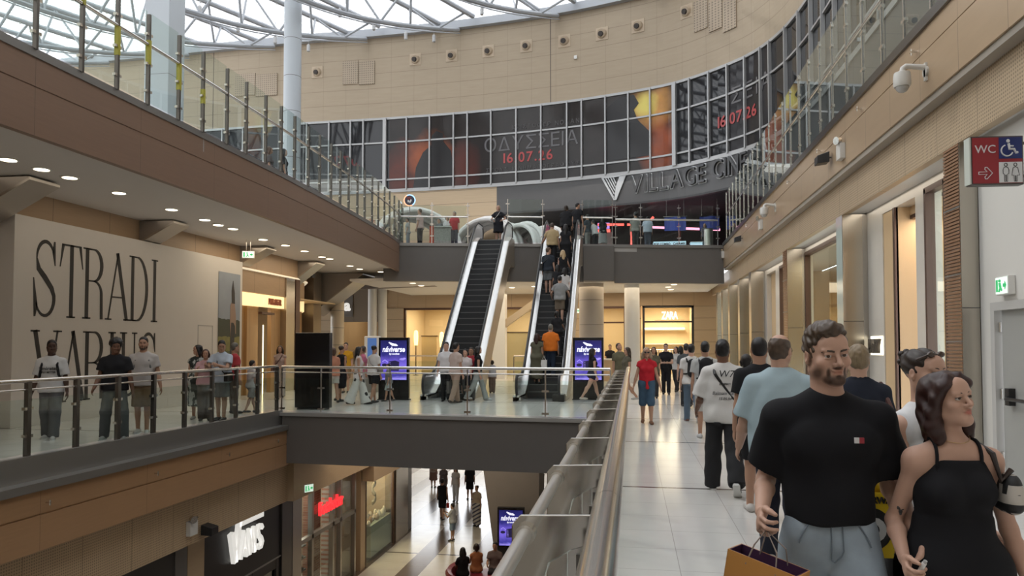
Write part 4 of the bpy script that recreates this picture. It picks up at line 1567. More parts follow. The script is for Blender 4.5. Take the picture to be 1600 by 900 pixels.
shop_window(2, 11.75, 12.55)
shop_window(3, 15.9, 20.75)
shop_window(4, 21.35, 24.2)
shop_window(5, 27.4, 32.0)
shop_window(6, 32.0, 38.5)
struct(MB().box(XR - 0.01, 13.9, 0, XR + 0.05, 14.0, 4.12).build('trim_11', BRONZE))
struct(MB().box(XR + 0.25, 12.95, 3.9, XR + 0.32, 13.95, 3.97).build('trim_11', BRONZE))
area('right_shop_light', (5.6, 18.3, 4.2), 1.2, 4.0, 60, WARM)
area('right_shop_light', (5.6, 23.5, 4.2), 1.2, 4.0, 40, WARM)
area('right_shop_light', (5.6, 32.5, 4.2), 1.2, 8.0, 90, WARM)
area('right_door_light', (5.15, 13.4, 3.9), 0.5, 0.8, 14, WARM)
area('right_window_light', (5.6, 12.0, 4.2), 0.8, 0.8, 14, (1, 0.9, 0.8))
STRIPE = mat('gold_light_strip', (1, 0.8, 0.4), 0.5, emit=(1.0, 0.78, 0.38), es=2.0)
r = thing('light_panel', 'row of upright glowing light strips inside the tall shop window', 'lamp', (6.4, 19.4, 0.4))
for k in range(5):
 MB().box(6.5, 18.2 + 0.5 * k, 0.5, 6.56, 18.32 + 0.5 * k, 2.6).build('strip', STRIPE, r)
MB().box(6.56, 18.0, 0.4, 6.62, 20.6, 2.75).build('back_panel', CREAM_W, r)
# oval sign on the marble
r = thing('wall_sign', 'small backlit sign with dark metal letters on cream marble, right of the bearded man', 'sign', (XR, 15.0, 1.68))
MB().box(XR - 0.012, 14.62, 1.50, XR - 0.002, 15.32, 1.86).build('glow_backing', mat('sign_halo', (1, 0.95, 0.8), 0.5, emit=(1, 0.92, 0.72), es=1.8), r, bevel=0.004)
text('letters', 'MoliY', 0.36, 0.05, mat('dark_letter', (0.10, 0.085, 0.07), 0.4, 0.3), (XR - 0.05, 14.97, 1.55), R(-90), r, sx=0.72, bold=0.012)

# WC sign
RED = mat('sign_red', (0.27, 0.018, 0.025), 0.45)
BLUE = mat('sign_blue', (0.012, 0.025, 0.13), 0.45)
SIGNW = mat('sign_white', (0.62, 0.62, 0.62), 0.45)
c = at_y(1557, 251, 8.0)
ws = thing('restroom_sign', 'red blue and white restroom sign sticking out from the right wall', 'sign', (c.x, c.y, c.z), R(4))
MB().box(-0.25, -0.01, -0.245, 0.25, 0.09, 0.245).build('case', mat('sign_case', (0.10, 0.095, 0.09), 0.4, 0.5), ws, bevel=0.006, world=False)
MB().box(-0.262, -0.012, -0.235, -0.248, 0.092, 0.235).build('edge_strip', mat('pale_edge', (0.55, 0.58, 0.52), 0.5), ws, world=False)
MB().box(-0.235, -0.016, -0.23, 0.235, -0.010, 0.23).build('red_face', RED, ws, world=False)
MB().box(0.015, -0.021, 0.015, 0.232, -0.014, 0.228).build('blue_square', BLUE, ws, world=False)
MB().box(0.012, -0.021, -0.226, 0.232, -0.014, -0.02).build('white_square', SIGNW, ws, bevel=0.006, world=False)
text('letters', 'WC', 0.115, 0.004, SIGNW, (-0.112, -0.018, 0.075), 0, ws).matrix_parent_inverse = Matrix.Identity(4)
b = MB()
ar = [(-0.18, -0.115), (-0.18, -0.14), (-0.10, -0.14), (-0.122, -0.165), (-0.118, -0.185), (-0.10, -0.185), (-0.05, -0.128), (-0.10, -0.07), (-0.118, -0.07), (-0.122, -0.09), (-0.10, -0.115)]
b.tube([(x, -0.018, z) for x, z in ar + ar[:1]], 0.0045, 6)
b.build('arrow', SIGNW, ws, world=False)
b = MB()
b.ball((0.10, -0.024, 0.19), (0.018, 0.005, 0.018), 12)
b.tube([(0.105, -0.023, 0.165), (0.112, -0.023, 0.11), (0.155, -0.023, 0.108), (0.172, -0.023, 0.07), (0.19, -0.023, 0.076)], 0.012, 8)
b.tube([(0.11, -0.023, 0.14), (0.15, -0.023, 0.138)], 0.008, 6)
b.tube([(0.09 + 0.055 * math.cos(R(a)), -0.023, 0.095 + 0.055 * math.sin(R(a))) for a in range(110, 345, 12)], 0.007, 6)
b.build('wheelchair_symbol', SIGNW, ws, world=False)
b = MB()
for x, w in ((0.075, 0), (0.165, 1)):
 b.tube([(x + 0.015 * math.cos(R(a)), -0.022, -0.048 + 0.015 * math.sin(R(a))) for a in range(0, 361, 30)], 0.0035, 6)
 if w:
  o = [(0, -0.07), (0.022, -0.08), (0.036, -0.155), (0.015, -0.155), (0.013, -0.215), (0.003, -0.215), (0.003, -0.16), (-0.003, -0.16), (-0.003, -0.215), (-0.013, -0.215), (-0.015, -0.155), (-0.036, -0.155), (-0.022, -0.08), (0, -0.07)]
 else:
  o = [(0, -0.07), (0.018, -0.075), (0.028, -0.10), (0.026, -0.14), (0.016, -0.14), (0.015, -0.215), (0.003, -0.215), (0.003, -0.15), (-0.003, -0.15), (-0.003, -0.215), (-0.015, -0.215), (-0.016, -0.14), (-0.026, -0.14), (-0.028, -0.10), (-0.018, -0.075), (0, -0.07)]
 b.tube([(x + p, -0.022, z) for p, z in o], 0.0032, 6)
b.build('person_symbols', INK, ws, world=False)
b = MB()
for z in (0.18, -0.15):
 b.tube([(0.24, 0.04, z), (4.44 - c.x, 0.04, z)], 0.016, 8)
b.build('mounting_arm', STEEL_D, ws, world=False)

# cameras and lamps on the right fascia
CAMW = mat('white_camera_plastic', (0.62, 0.60, 0.56), 0.4)


def dome_camera(loc, label):
 r = thing('dome_camera', label, 'camera', loc, 0, 'white dome cameras on the right fascia')
 b = MB()
 b.tube([(0, 0, 0.0), (-0.03, 0, 0.0)], 0.075, 14)
 b.box(-0.03, -0.03, -0.12, 0.0, 0.03, 0.12)
 b.build('wall_plate', CAMW, r, True, world=False)
 MB().tube([(-0.02, 0, 0.06), (-0.26, 0, 0.09), (-0.30, 0, 0.06), (-0.31, 0, 0.0)], [0.04, 0.035, 0.035, 0.04], 12).build('arm', CAMW, r, True, world=False)
 MB().lathe([(0.05, 0.02), (0.1, 0.0), (0.11, -0.06), (0.11, -0.16), (0.10, -0.19)][::-1], (-0.31, 0, 0), 18).build('housing', CAMW, r, True, world=False)
 MB().ball((-0.31, 0, -0.19), (0.085, 0.085, 0.08), 16).build('dome', mat('dome_plastic', (0.45, 0.44, 0.42), 0.15), r, True, world=False)


c = at_x(1448, 112, 3.93)
dome_camera((3.93, c.y, c.z), 'large white dome camera on a bracket on the upper right fascia')
c = at_x(1212, 324, 3.93)
dome_camera((3.93, c.y, c.z), 'smaller white dome camera farther along the right fascia')


def flood(loc, label, sx=1):
 r = thing('emergency_light', label, 'lamp', loc, 0, 'white twin emergency lights')
 MB().box(-0.10 * (sx > 0), -0.13, -0.17, 0.10 * (sx < 0), 0.13, 0.12).build('box', CAMW, r, bevel=0.01, world=False)
 b = MB()
 b.tube([(-0.08 * sx, -0.06, 0.17), (-0.16 * sx, -0.10, 0.16)], [0.06, 0.075], 12)
 b.build('lamp_head', STEEL, r, True, world=False)
 b = MB()
 b.tube([(-0.05 * sx, 0.06, 0.1), (-0.06 * sx, 0.06, 0.18), (-0.14 * sx, 0.04, 0.18)], 0.02, 8)
 b.build('lamp_bracket', STEEL_D, r, True, world=False)


for px, py, lb in ((1318, 235, 'white twin emergency light on the right fascia beside a black loudspeaker'), (1191, 350, 'white emergency light halfway along the right fascia'), (1131, 397, 'farthest white emergency light on the right fascia near the grey bridge')):
 c = at_x(px, py, 3.93)
 flood((3.93, c.y, c.z), lb)
r = None
flood((-8.78, 13.75, -1.95), 'white emergency light on the lower left perforated cladding', -1)


def speaker(loc, label, sx=1):
 r = thing('loudspeaker', label, 'loudspeaker', loc, 0, 'small black loudspeakers')
 MB().prism([(-0.28 * sx, -0.12, -0.10), (-0.28 * sx, -0.12, 0.06), (-0.06 * sx, -0.16, 0.13), (-0.06 * sx, -0.16, -0.08)], (0, 0.26, 0)).build('cabinet', BLACK, r, bevel=0.012, world=False)
 MB().tube([(0, 0, 0.04), (-0.1 * sx, 0, 0.03)], 0.02, 8).build('bracket', STEEL_D, r, world=False)


for px, py, lb, x in ((1298, 249, 'black loudspeaker on the right fascia beside the white emergency light', 3.93), (1160, 374, 'black loudspeaker far along the right fascia', 3.93), (1104, 449, 'tiny black loudspeaker at the far end of the perforated band', 4.13)):
 c = at_x(px, py, x)
 speaker((x, c.y, c.z), lb)
speaker((-8.78, 14.2, -2.12), 'black loudspeaker on the lower left cladding beside the white emergency light', -1)
c = at_x(481, 433, -12.55)
speaker((-12.9, 28.0, 4.5), 'black loudspeaker on the curved wood band below a wedge bracket', -1)


# ---------------------------------------------------------------- film poster, lettering on the curved wall
SP0, SP1 = s_at_px(605), s_at_px(1055)


def poster_mat():
 m = bpy.data.materials.new('film_poster_print')
 m.use_nodes = True
 nt = m.node_tree
 bs = nt.nodes['Principled BSDF']
 bs.inputs['Roughness'].default_value = 0.08
 bs.inputs['Specular IOR Level'].default_value = 0.35
 uv = nt.nodes.new('ShaderNodeUVMap')
 sp = nt.nodes.new('ShaderNodeSeparateXYZ')
 nt.links.new(uv.outputs[0], sp.inputs[0])
 nz = nt.nodes.new('ShaderNodeTexNoise')
 nz.inputs['Scale'].default_value = 0.9
 nz.inputs['Detail'].default_value = 6
 nt.links.new(uv.outputs[0], nz.inputs['Vector'])
 c = mixc(nt, nz.outputs[0], (0.020, 0.017, 0.016), (0.042, 0.034, 0.030))

 def glow(c, s, z, rs, rz, col, amt):
  a = math_node(nt, 'DIVIDE', math_node(nt, 'SUBTRACT', sp.outputs[0], s), rs)
  b = math_node(nt, 'DIVIDE', math_node(nt, 'SUBTRACT', sp.outputs[1], z), rz)
  d = math_node(nt, 'ADD', math_node(nt, 'MULTIPLY', a, a), math_node(nt, 'MULTIPLY', b, b))
  d = math_node(nt, 'ADD', d, math_node(nt, 'MULTIPLY', math_node(nt, 'SUBTRACT', nz.outputs[0], 0.5), 1.4))
  f = nt.nodes.new('ShaderNodeMapRange')
  f.inputs['From Min'].default_value = 1.0
  f.inputs['From Max'].default_value = 0.0
  f.inputs['To Max'].default_value = amt
  nt.links.new(d, f.inputs['Value'])
  return mixc(nt, f.outputs[0], c, col)
 sl, sr = s_at_px(672), s_at_px(1030)
 c = glow(c, s_at_px(655), 11.0, 2.6, 1.9, (0.16, 0.035, 0.02), 0.8)
 c = glow(c, sl, 11.6, 1.5, 1.7, (0.36, 0.10, 0.04), 0.85)
 c = glow(c, sl + 0.3, 11.5, 0.6, 1.0, (0.62, 0.28, 0.10), 0.7)
 c = glow(c, s_at_px(722), 11.0, 1.1, 1.8, (0.13, 0.03, 0.02), 0.7)
 c = glow(c, s_at_px(1015), 13.0, 1.5, 1.3, (0.62, 0.30, 0.08), 0.95)
 c = glow(c, s_at_px(1008), 13.2, 0.7, 0.8, (0.75, 0.66, 0.16), 0.9)
 c = glow(c, sr, 11.0, 1.2, 1.6, (0.38, 0.10, 0.045), 0.85)
 nt.links.new(c, bs.inputs['Base Color'])
 return m


post = curved_wall('film_poster', SP0 + 0.1, SP1 - 0.1, ZB0 + 0.02, ZB1 - 0.02, poster_mat(), 0.02, -0.012)
tag(post, 'wide dark film poster with orange glow behind the grey framed glazing band', 'poster')
FIG = mat('poster_dark_figure', (0.012, 0.010, 0.010), 0.15)


def on_wall(px, z, out=0.0, zz=12):
 s = s_at_px(px, zz)
 q, t, n = bpos(s)
 c = q + n * out
 return c, t, n, s


def shape_on_wall(name, px, z, pts, m, out, d=0.01, parent=post):
 c, t, n, s = on_wall(px, z)
 c = c + n * out
 st = Strokes((c.x, c.y, z), (t.x, t.y, 0), (n.x, n.y, 0), d)
 st.poly(pts)
 return st.m.build(name, m, parent, world=False)


shape_on_wall('printed_figure', 682, 10.05, [(-1.3, 0), (-1.15, 1.1), (-0.75, 1.9), (-0.3, 2.25), (-0.28, 2.75), (0.0, 3.0), (0.35, 2.85), (0.4, 2.4), (0.8, 1.9), (0.95, 1.0), (1.0, 0)], FIG, 0.003)
shape_on_wall('printed_figure', 985, 10.7, [(-1.7, 0), (-1.6, 1.0), (-1.2, 1.9), (-1.3, 2.6), (-0.4, 2.9), (0.1, 2.5), (0.35, 1.8), (0.9, 1.2), (1.2, 0.5), (0.9, 0)], FIG, 0.003)
shape_on_wall('printed_figure', 975, 12.7, [(-0.9, 0), (-1.0, 0.5), (-0.3, 1.0), (0.5, 1.05), (0.75, 0.6), (0.4, 0.2), (0.0, -0.1)], FIG, 0.004)


def curve_letters(s, px0, px1, z, h, m, depth, out, parent, name='letter', zz=12, bold=0.0, back=None, sx=1.0):
 sa, sb = s_at_px(px0, zz), s_at_px(px1, zz)
 ms = []
 for ch in s:
  if ch == ' ':
   ms.append((None, h * 0.35))
   continue
  me = text_bm(ch, h * 1.38, depth, sx=sx, bold=bold)
  xs = [v.co.x for v in me.vertices]
  ms.append((me, max(xs) - min(xs)))
 tot = sum(w for _, w in ms)
 gap = (sb - sa - tot) / max(1, len(ms) - 1)
 p = sa
 for (me, w), ch in zip(ms, s):
  if me is not None:
   xs = [v.co.x for v in me.vertices]
   q, t, n = bpos(p + w / 2)
   c = q + n * out
   T = Matrix.Translation((c.x, c.y, z)) @ Matrix.Rotation(math.atan2(t.y, t.x), 4, 'Z') @ Matrix.Translation((-(max(xs) + min(xs)) / 2, 0, 0))
   me.transform(T)
   me.materials.clear()
   me.materials.append(m)
   o = put(name, me, parent, False)
   if back:
    mb = text_bm(ch, h * 1.38, depth * 0.35, sx=sx, bold=bold + 0.035)
    mb.transform(Matrix.Translation((-n.x * depth * 0.1, -n.y * depth * 0.1, 0)) @ Matrix.Translation((-n.x * depth * 0.5, -n.y * depth * 0.5, 0)) @ T)
    mb.materials.clear()
    mb.materials.append(back)
    put(name + '_halo', mb, o, False)
  p += w + gap


TITLE = mat('poster_grey_letters', (0.13, 0.125, 0.13), 0.4)
DATE = mat('poster_red_letters', (0.42, 0.06, 0.06), 0.4)
SMALL = mat('poster_dim_letters', (0.085, 0.08, 0.08), 0.4)
curve_letters('ΟΔΥΣΣΕΙΑ', 757, 903, 11.72, 0.72, TITLE, 0.01, 0.012, post)
curve_letters('16.07.26', 787, 864, 11.08, 0.52, DATE, 0.01, 0.012, post, bold=0.012)
curve_letters('ΚΡΙΣΤΟΦΕΡ ΝΟΛΑΝ', 800, 905, 12.78, 0.22, SMALL, 0.01, 0.012, post)
curve_letters('ΣΤΟΥΣ ΚΙΝΗΜΑΤΟΓΡΑΦΟΥΣ', 760, 905, 10.66, 0.2, SMALL, 0.01, 0.012, post)
post2 = curved_wall('film_poster', s_at_px(1140), s_at_px(1204), ZB0 + 0.02, ZB1 - 0.02, mat('poster_plain_dark', (0.03, 0.028, 0.03), 0.08, 0, 0.35), 0.02, -0.012)
tag(post2, 'narrow dark film poster with red date at the right end of the glazing band', 'poster')
curve_letters('ΣΕΙΑ', 1143, 1203, 12.1, 0.7, TITLE, 0.01, 0.012, post2)
curve_letters('16.07.26', 1122, 1182, 11.25, 0.5, DATE, 0.01, 0.012, post2, bold=0.012)

# lettering of the cinema
VLET = mat('dark_sign_metal', (0.06, 0.06, 0.062), 0.3, 0.3)
VHALO = mat('painted_letter_halo', (0.72, 0.73, 0.74), 0.4)  # back-lit halo painted as a pale rim behind the letters
s = s_at_px(985, 9.3)
q, t, n = bpos(s)
sg = thing('cinema_sign', 'large dark metal cinema lettering with striped emblem on the charcoal curved band', 'sign', (q.x, q.y, 9.0))
curve_letters('VILLAGE', 986, 1104, 8.98, 0.86, VLET, 0.14, 0.12, sg, bold=0.0, zz=9.4, back=VHALO, sx=0.8)
curve_letters('CINEMAS', 1117, 1212, 9.02, 0.86, VLET, 0.14, 0.12, sg, bold=0.0, zz=9.4, back=VHALO, sx=0.75)
for o in [c for c in sg.children]:
 o.matrix_parent_inverse = Matrix.Translation(sg.location).inverted()
c, t, n, s = on_wall(960, 9, 0.05, 9)
st = Strokes((c.x, c.y, 8.72), (t.x, t.y, 0), (n.x, n.y, 0), 0.06)
for k in range(5):
 st.rib([(-0.55 + 0.13 * k, 1.12), (0.0 + 0.028 * k, 0.12 + 0.17 * k)], 0.05)
st.poly([(0.02, 0.0), (0.13, 0.0), (0.62, 1.15), (0.30, 1.15), (0.10, 0.62), (0.06, 0.3)])
st.poly([(-0.62, 1.11), (0.62, 1.11), (0.62, 1.16), (-0.62, 1.16)])
st.rib([(-0.60, 1.12), (0.02, 0.0)], 0.045)
st.m.build('striped_emblem', mat('pale_sign_metal', (0.60, 0.61, 0.62), 0.4), sg)

# ---------------------------------------------------------------- food hall on the upper floor
ARCHW = mat('white_fabric_rib', (0.72, 0.71, 0.69), 0.6)


def tunnel(x, y, rad, n, rz, label, step=0.42):
 r = thing('arched_tunnel', label, 'arch', (x, y, ZU), rz, 'white ribbed tunnels in the food hall')
 for k in range(n):
  b = MB()
  rr = rad + 0.12 * math.sin(k * 1.7)
  pts = []
  for a in range(0, 181, 12):
   pts.append((rr * math.cos(R(a)), k * step + 0.2 * math.sin(R(a)), (rr * 1.02) * math.sin(R(a))))
  b.tube(pts, 0.11, 8)
  b.build('rib', ARCHW, r, True, world=False)
 b = MB()
 for i in range(15):
  a0, a1 = PI * i / 15, PI * (i + 1) / 15
  q = [((rad + 0.05) * math.cos(a), yy, (rad + 0.05) * math.sin(a)) for a, yy in ((a0, 0.1), (a1, 0.1), (a1, n * step), (a0, n * step))]
  b.poly(q)
 b.build('skin', mat('white_tunnel_skin', (0.66, 0.65, 0.64), 0.7), r, True, world=False)


tunnel(-10.0, 33.9, 2.15, 7, R(28), 'white ribbed tunnel left of the left escalator')
tunnel(-7.0, 34.6, 1.75, 6, R(-12), 'white ribbed tunnel behind the woman in black dress')
tunnel(-5.4, 34.2, 1.35, 6, R(-38), 'white ribbed tunnel between the two escalators')
r = thing('round_sign', 'small round lit sign with orange and blue rim above the food hall', 'sign', tuple(at_y(640, 313, 32.2)), R(8))
MB().tube([(0, 0, 0), (0, 0.08, 0)], 0.26, 28).build('disc', mat('sign_navy', (0.03, 0.035, 0.06), 0.3), r, True, world=False)
b = MB()
b.tube([(0.25 * math.cos(R(a)), 0, 0.25 * math.sin(R(a))) for a in range(-60, 121, 12)], 0.025, 8)
b.build('blue_rim', mat('rim_blue', (0.4, 0.6, 0.9), 0.4, emit=(0.45, 0.75, 1.0), es=1.0), r, True, world=False)
b = MB()
b.tube([(0.25 * math.cos(R(a)), 0, 0.25 * math.sin(R(a))) for a in range(120, 301, 12)], 0.025, 8)
b.build('orange_rim', mat('rim_orange', (0.9, 0.4, 0.2), 0.4, emit=(1.0, 0.5, 0.3), es=1.0), r, True, world=False)
b = MB()
b.ball((-0.03, -0.005, 0.1), (0.1, 0.012, 0.07), 10)
b.build('red_patch', mat('sign_dark_red', (0.16, 0.02, 0.02), 0.4), r, True, world=False)
b = MB()
for x, z in ((-0.06, -0.04), (0.02, -0.07), (0.06, -0.01)):
 b.ball((x, -0.008, z), (0.035, 0.012, 0.06), 10)
b.build('white_mark', WHITE_P, r, True, world=False)
MB().tube([(0, 0.04, -0.25), (0, 0.04, ZU - r.location.z)], 0.02, 6).build('pole', STEEL_D, r, world=False)
r = thing('food_counter', 'grey food counter with red end behind the upper glass railing', 'counter', tuple(at_z(672, 376, ZU) + Vector((0, 1.3, 0))), R(10))
MB().box(-0.2, 0.2, 0, 0.5, 0.7, 0.8).build('body', mat('speckled_counter', (0.33, 0.31, 0.29), 0.5, noise=0.4, nscale=14), r, world=False)
MB().box(-0.4, 0.22, 0, -0.21, 0.7, 0.85).build('red_end', mat('counter_red', (0.5, 0.07, 0.035), 0.4), r, world=False)
MB().box(-0.21, 0.15, 0.8, 0.55, 0.75, 0.84).build('top', WHITE_P, r, world=False)
NEON_R = mat('red_neon', (1, 0.1, 0.08), 0.4, emit=(1.0, 0.10, 0.08), es=2.2)
NEON_P = mat('pink_neon', (1, 0.3, 0.5), 0.4, emit=(1.0, 0.35, 0.5), es=2.2)
for k, (pts, y, m, nm, lb) in enumerate([
 ([(934, 351), (975, 351)], 37.5, NEON_R, 'neon_tube', 'short red neon tube above the purple menu screen'),
 ([(980, 351), (987, 351), (987, 382)], 36.5, NEON_R, 'neon_tube', 'red neon tube bent down at its right end in the food hall'),
 ([(1016, 355), (1125, 359)], 38.5, NEON_P, 'neon_tube', 'long pink neon line running behind the blue banners'),
 ([(1017, 344), (1021, 339)], 37.0, NEON_R, 'neon_tube', 'tiny slanted red neon stroke left of the blue banners')]):
 tag(MB().tube([at_y(px, py, y) for px, py in pts], 0.06, 8).build(nm, m, smooth=True), lb, 'neon light')
c = at_y(943, 353, 37.6)
r = thing('menu_screen', 'small purple lit menu screen over a red counter in the food hall', 'screen', (c.x, c.y, c.z))
MB().box(-0.3, 0, -0.14, 0.3, 0.06, 0.16).build('screen', mat('menu_purple', (0.3, 0.25, 0.7), 0.4, emit=(0.34, 0.26, 0.85), es=1.1), r, world=False)
MB().box(-0.33, -0.02, -0.32, 0.33, 0.05, -0.18).build('red_bar', NEON_R, r, world=False)
MB().box(-0.4, 0.07, -1.75, 0.4, 0.5, -0.3).build('counter', mat('counter_dim', (0.2, 0.16, 0.15), 0.5), r, world=False)
BAN = mat('blue_banner_cloth', (0.045, 0.07, 0.33), 0.6, noise=0.15)
for px0, px1, y0, y1, lb in ((1038, 1072, 339, 360, 'left one of two blue banners in the food hall'), (1093, 1124, 338, 359, 'right one of two blue banners in the food hall')):
 a, b_ = at_y(px0, y0, 35.0), at_y(px1, y1, 35.0)
 r = thing('blue_banner', lb, 'banner', (a.x, 35.0, b_.z), 0, 'blue banners in the food hall')
 b = MB()
 n = 8
 for i in range(n):
  x0, x1 = (b_.x - a.x) * i / n, (b_.x - a.x) * (i + 1) / n
  w = lambda x: 0.03 * math.sin(9 * x)
  b.prism([(x0, w(x0), 0), (x1, w(x1), 0), (x1, w(x1), a.z - b_.z), (x0, w(x0), a.z - b_.z)], (0, 0.012, 0))
 b.build('cloth', BAN, r, world=False)
 MB().tube([(-0.05, 0, a.z - b_.z), (b_.x - a.x + 0.05, 0, a.z - b_.z)], 0.02, 6).build('rod', STEEL_D, r, world=False)
 b = MB()
 for x in (0.1, b_.x - a.x - 0.1):
  b.tube([(x, 0, a.z - b_.z), (x, 0, 8.46 - b_.z)], 0.008, 6)
 b.build('hanging_wire', STEEL_D, r, world=False)
a = at_y(1021, 383, 34.2)
r = thing('snack_counter', 'pale blue lit snack counter with dark lettering at the upper glass railing', 'counter', (a.x, 34.2, ZU))
w_ = at_y(1072, 383, 34.2).x - a.x
MB().box(0, 0, 0, w_, 0.7, 0.42).build('lit_panel', mat('pale_lit_panel', (0.5, 0.65, 0.75), 0.4, emit=(0.5, 0.72, 0.85), es=0.7), r, world=False)
text('letters', 'POP COMBO   CARAMEL', 0.13, 0.01, INK, (w_ / 2, -0.01, 0.26), 0, r, bold=0.004)
text('letters', 'COLLECTION', 0.11, 0.01, INK, (w_ / 2 + 0.3, -0.01, 0.1), 0, r, bold=0.004)
for o in r.children:
 o.matrix_parent_inverse = Matrix.Identity(4)
a = at_y(1080, 383, 34.4)
r = thing('snack_counter', 'shorter pale blue lit counter under the right blue banner', 'counter', (a.x, 34.4, ZU))
MB().box(0, 0, 0, 0.5, 0.6, 0.38).build('lit_panel', mat('pale_lit_panel', (0.5, 0.65, 0.75), 0.4), r, world=False)
MB().box(-0.03, -0.03, 0.38, 0.53, 0.63, 0.41).build('top', WHITE_P, r, world=False)
a = at_z(1110, 384, ZU)
r = thing('steel_bin', 'tall cylinder steel bin at the right end of the upper bridge', 'bin', (a.x, a.y + 0.8, ZU))
MB().lathe([(0.2, 0), (0.2, 0.82)], seg=20).build('body', STEEL_B, r, True, world=False)
MB().lathe([(0.21, 0.82), (0.21, 0.86), (0.12, 0.87)], seg=20).build('lid', STEEL_D, r, True, world=False)

# ---------------------------------------------------------------- back row of shops at this level
f = MB()
f.box(-15, 39.4, 3.75, 4.6, 39.7, 4.95)
f.box(-16.0, 39.4, 4.3, -15, 39.7, 4.95)
struct(f.build('wall_back', TAN_X))
f = MB()
f.box(-13.45, 39.3, 0, -12.45, 39.7, 3.75)
f.box(-9.1, 39.4, 0, -8.55, 39.7, 3.75)
f.box(-3.25, 39.4, 0, -2.6, 39.7, 3.75)
f.box(-0.3, 39.4, 0, 0.5, 39.7, 3.75)
f.box(3.2, 39.4, 0, 4.6, 39.7, 3.75)
f.box(-30, 39.4, 0, -16.3, 39.7, 4.95)
struct(f.build('wall_back', mat_panel('tan_shop_pier', (0.42, 0.32, 0.21), 0.45, 0, 50, 0.62, 0, 0.02, 0.08)))
f = MB()
f.box(-17, 45.0, 0, 5, 45.2, 4.95)
for x in (-16.4, -12.9, -8.8, -2.9, 0.1, 3.4):
 f.box(x - 0.05, 39.7, 0, x + 0.05, 45, 4.95)
struct(f.build('wall_back', mat('warm_shop_wall', (0.62, 0.47, 0.29), 0.55)))
struct(MB().box(-17, 39.7, 4.0, 5, 45, 4.1).build('ceiling', CREAM))
for nm, x, p, c in (('zara_light', 1.85, 420, WARM), ('shop_light', -1.4, 200, WARM), ('shop_light', -5.8, 260, WARM), ('shop_light', -10.7, 260, WARM), ('shop_light', -14.6, 40, WARM)):
 area('shop_ceiling_light', (x, 42, 3.95), 2.0, 3.0, p, c)


def frame_window(n, x0, x1, z1, m=BRONZE, z0=0.0, mid=None):
 w = struct(MB().box(x0, 39.5, z0, x1, 39.52, z1).build('window_%d' % n, GLASS))
 b = MB()
 for x in (x0, x1):
  b.box(x - 0.06, 39.4, z0, x + 0.06, 39.6, z1)
 b.box(x0 - 0.06, 39.4, z1 - 0.08, x1 + 0.06, 39.6, z1 + 0.04)
 if mid:
  b.box(x0, 39.42, mid - 0.04, x1, 39.6, mid + 0.04)
 b.build('window_frame', m, w, world=False)


frame_window(7, -12.4, -9.1, 3.72)
frame_window(8, -8.5, -3.3, 3.72)
frame_window(9, -2.55, -0.35, 3.72, mid=2.9)
frame_window(10, 0.62, 3.14, 3.74, mat('black_frame', (0.02, 0.018, 0.018), 0.4), 0, 2.93)
r = thing('store_sign', 'glowing white four-letter store sign in the black framed shop front', 'sign', (1.96, 39.35, 3.25))
text('letters', 'ZARA', 0.56, 0.05, mat('bright_white_letters', (1, 1, 1), 0.4, emit=(1.0, 0.97, 0.9), es=1.1), (1.96, 39.33, 3.06), 0, r, sx=0.62, bold=0.012, space=0.86)
MB().box(1.2, 39.37, 3.0, 2.7, 39.39, 3.02).build('support_rail', STEEL_D, r)
r = thing('store_sign', 'glowing white single letter sign on dark shop front left of the slim white columns', 'sign', (-15.6, 39.3, 3.9))
a = at_y(543, 478, 39.3)
text('letter', 'a', 0.85, 0.06, LETTER_W, (a.x, 39.25, a.z - 0.25), 0, r, bold=0.03)
MB().box(a.x - 0.3, 39.3, a.z - 0.6, a.x + 0.3, 39.36, a.z + 0.6).build('backing', GREY_F, r)
f = MB()
f.box(-16.3, 39.35, 3.0, -13.4, 39.45, 4.95)
struct(f.build('wall_back', mat('shop_dark_header', (0.16, 0.125, 0.09), 0.5)))
f = MB()
f.prism([(-14.5, 34.8, 4.45), (-9.0, 33.2, 4.45), (-9.0, 33.6, 4.45), (-14.5, 35.2, 4.45)], (0, 0, 0.4))
struct(f.build('trim_12', mat('dark_brown_band', (0.10, 0.07, 0.05), 0.5)))
# store interiors: shelves of folded clothes and lamps seen through the glass
r = thing('clothes_shelf', 'long lit shelf on the back wall of the store with four-letter sign', 'shelf', (1.9, 44.6, 1.0))
for z in (0.9, 1.75, 2.6):
 MB().box(0.7, 44.5, z, 3.1, 44.95, z + 0.05).build('board', WHITE_P, r)
MB().box(0.7, 44.85, 2.68, 3.1, 44.93, 2.74).build('light_strip', mat('strip_glow2', (1, 0.9, 0.7), 0.5, emit=(1, 0.85, 0.55), es=4), r)
CLO = [mat('cloth_tone_%d' % i, c, 0.8) for i, c in enumerate([(0.5, 0.45, 0.38), (0.12, 0.11, 0.11), (0.6, 0.57, 0.5), (0.3, 0.2, 0.13), (0.36, 0.30, 0.25)])]


def rack(x, y, n, label, w=1.4):
 r = thing('clothes_rack', label, 'clothes rack', (x, y, 0), 0, 'clothes racks in the shops')
 b = MB()
 b.tube([(-w / 2, 0, 0), (-w / 2, 0, 1.45), (w / 2, 0, 1.45), (w / 2, 0, 0)], 0.018, 6)
 b.build('rail', STEEL, r, True, world=False)
 for k in range(n):
  xx = -w / 2 + 0.1 + (w - 0.2) * k / (n - 1)
  b = MB()
  b.prism([(xx, -0.05, 1.42), (xx, -0.22, 1.32), (xx, -0.2, 0.6 + 0.1 * (k % 3)), (xx, 0.2, 0.6 + 0.1 * (k % 3)), (xx, 0.22, 1.32), (xx, 0.05, 1.42)], (0.05, 0, 0))
  b.build('garment', CLO[(k * 7 + n) % 5], r, world=False)


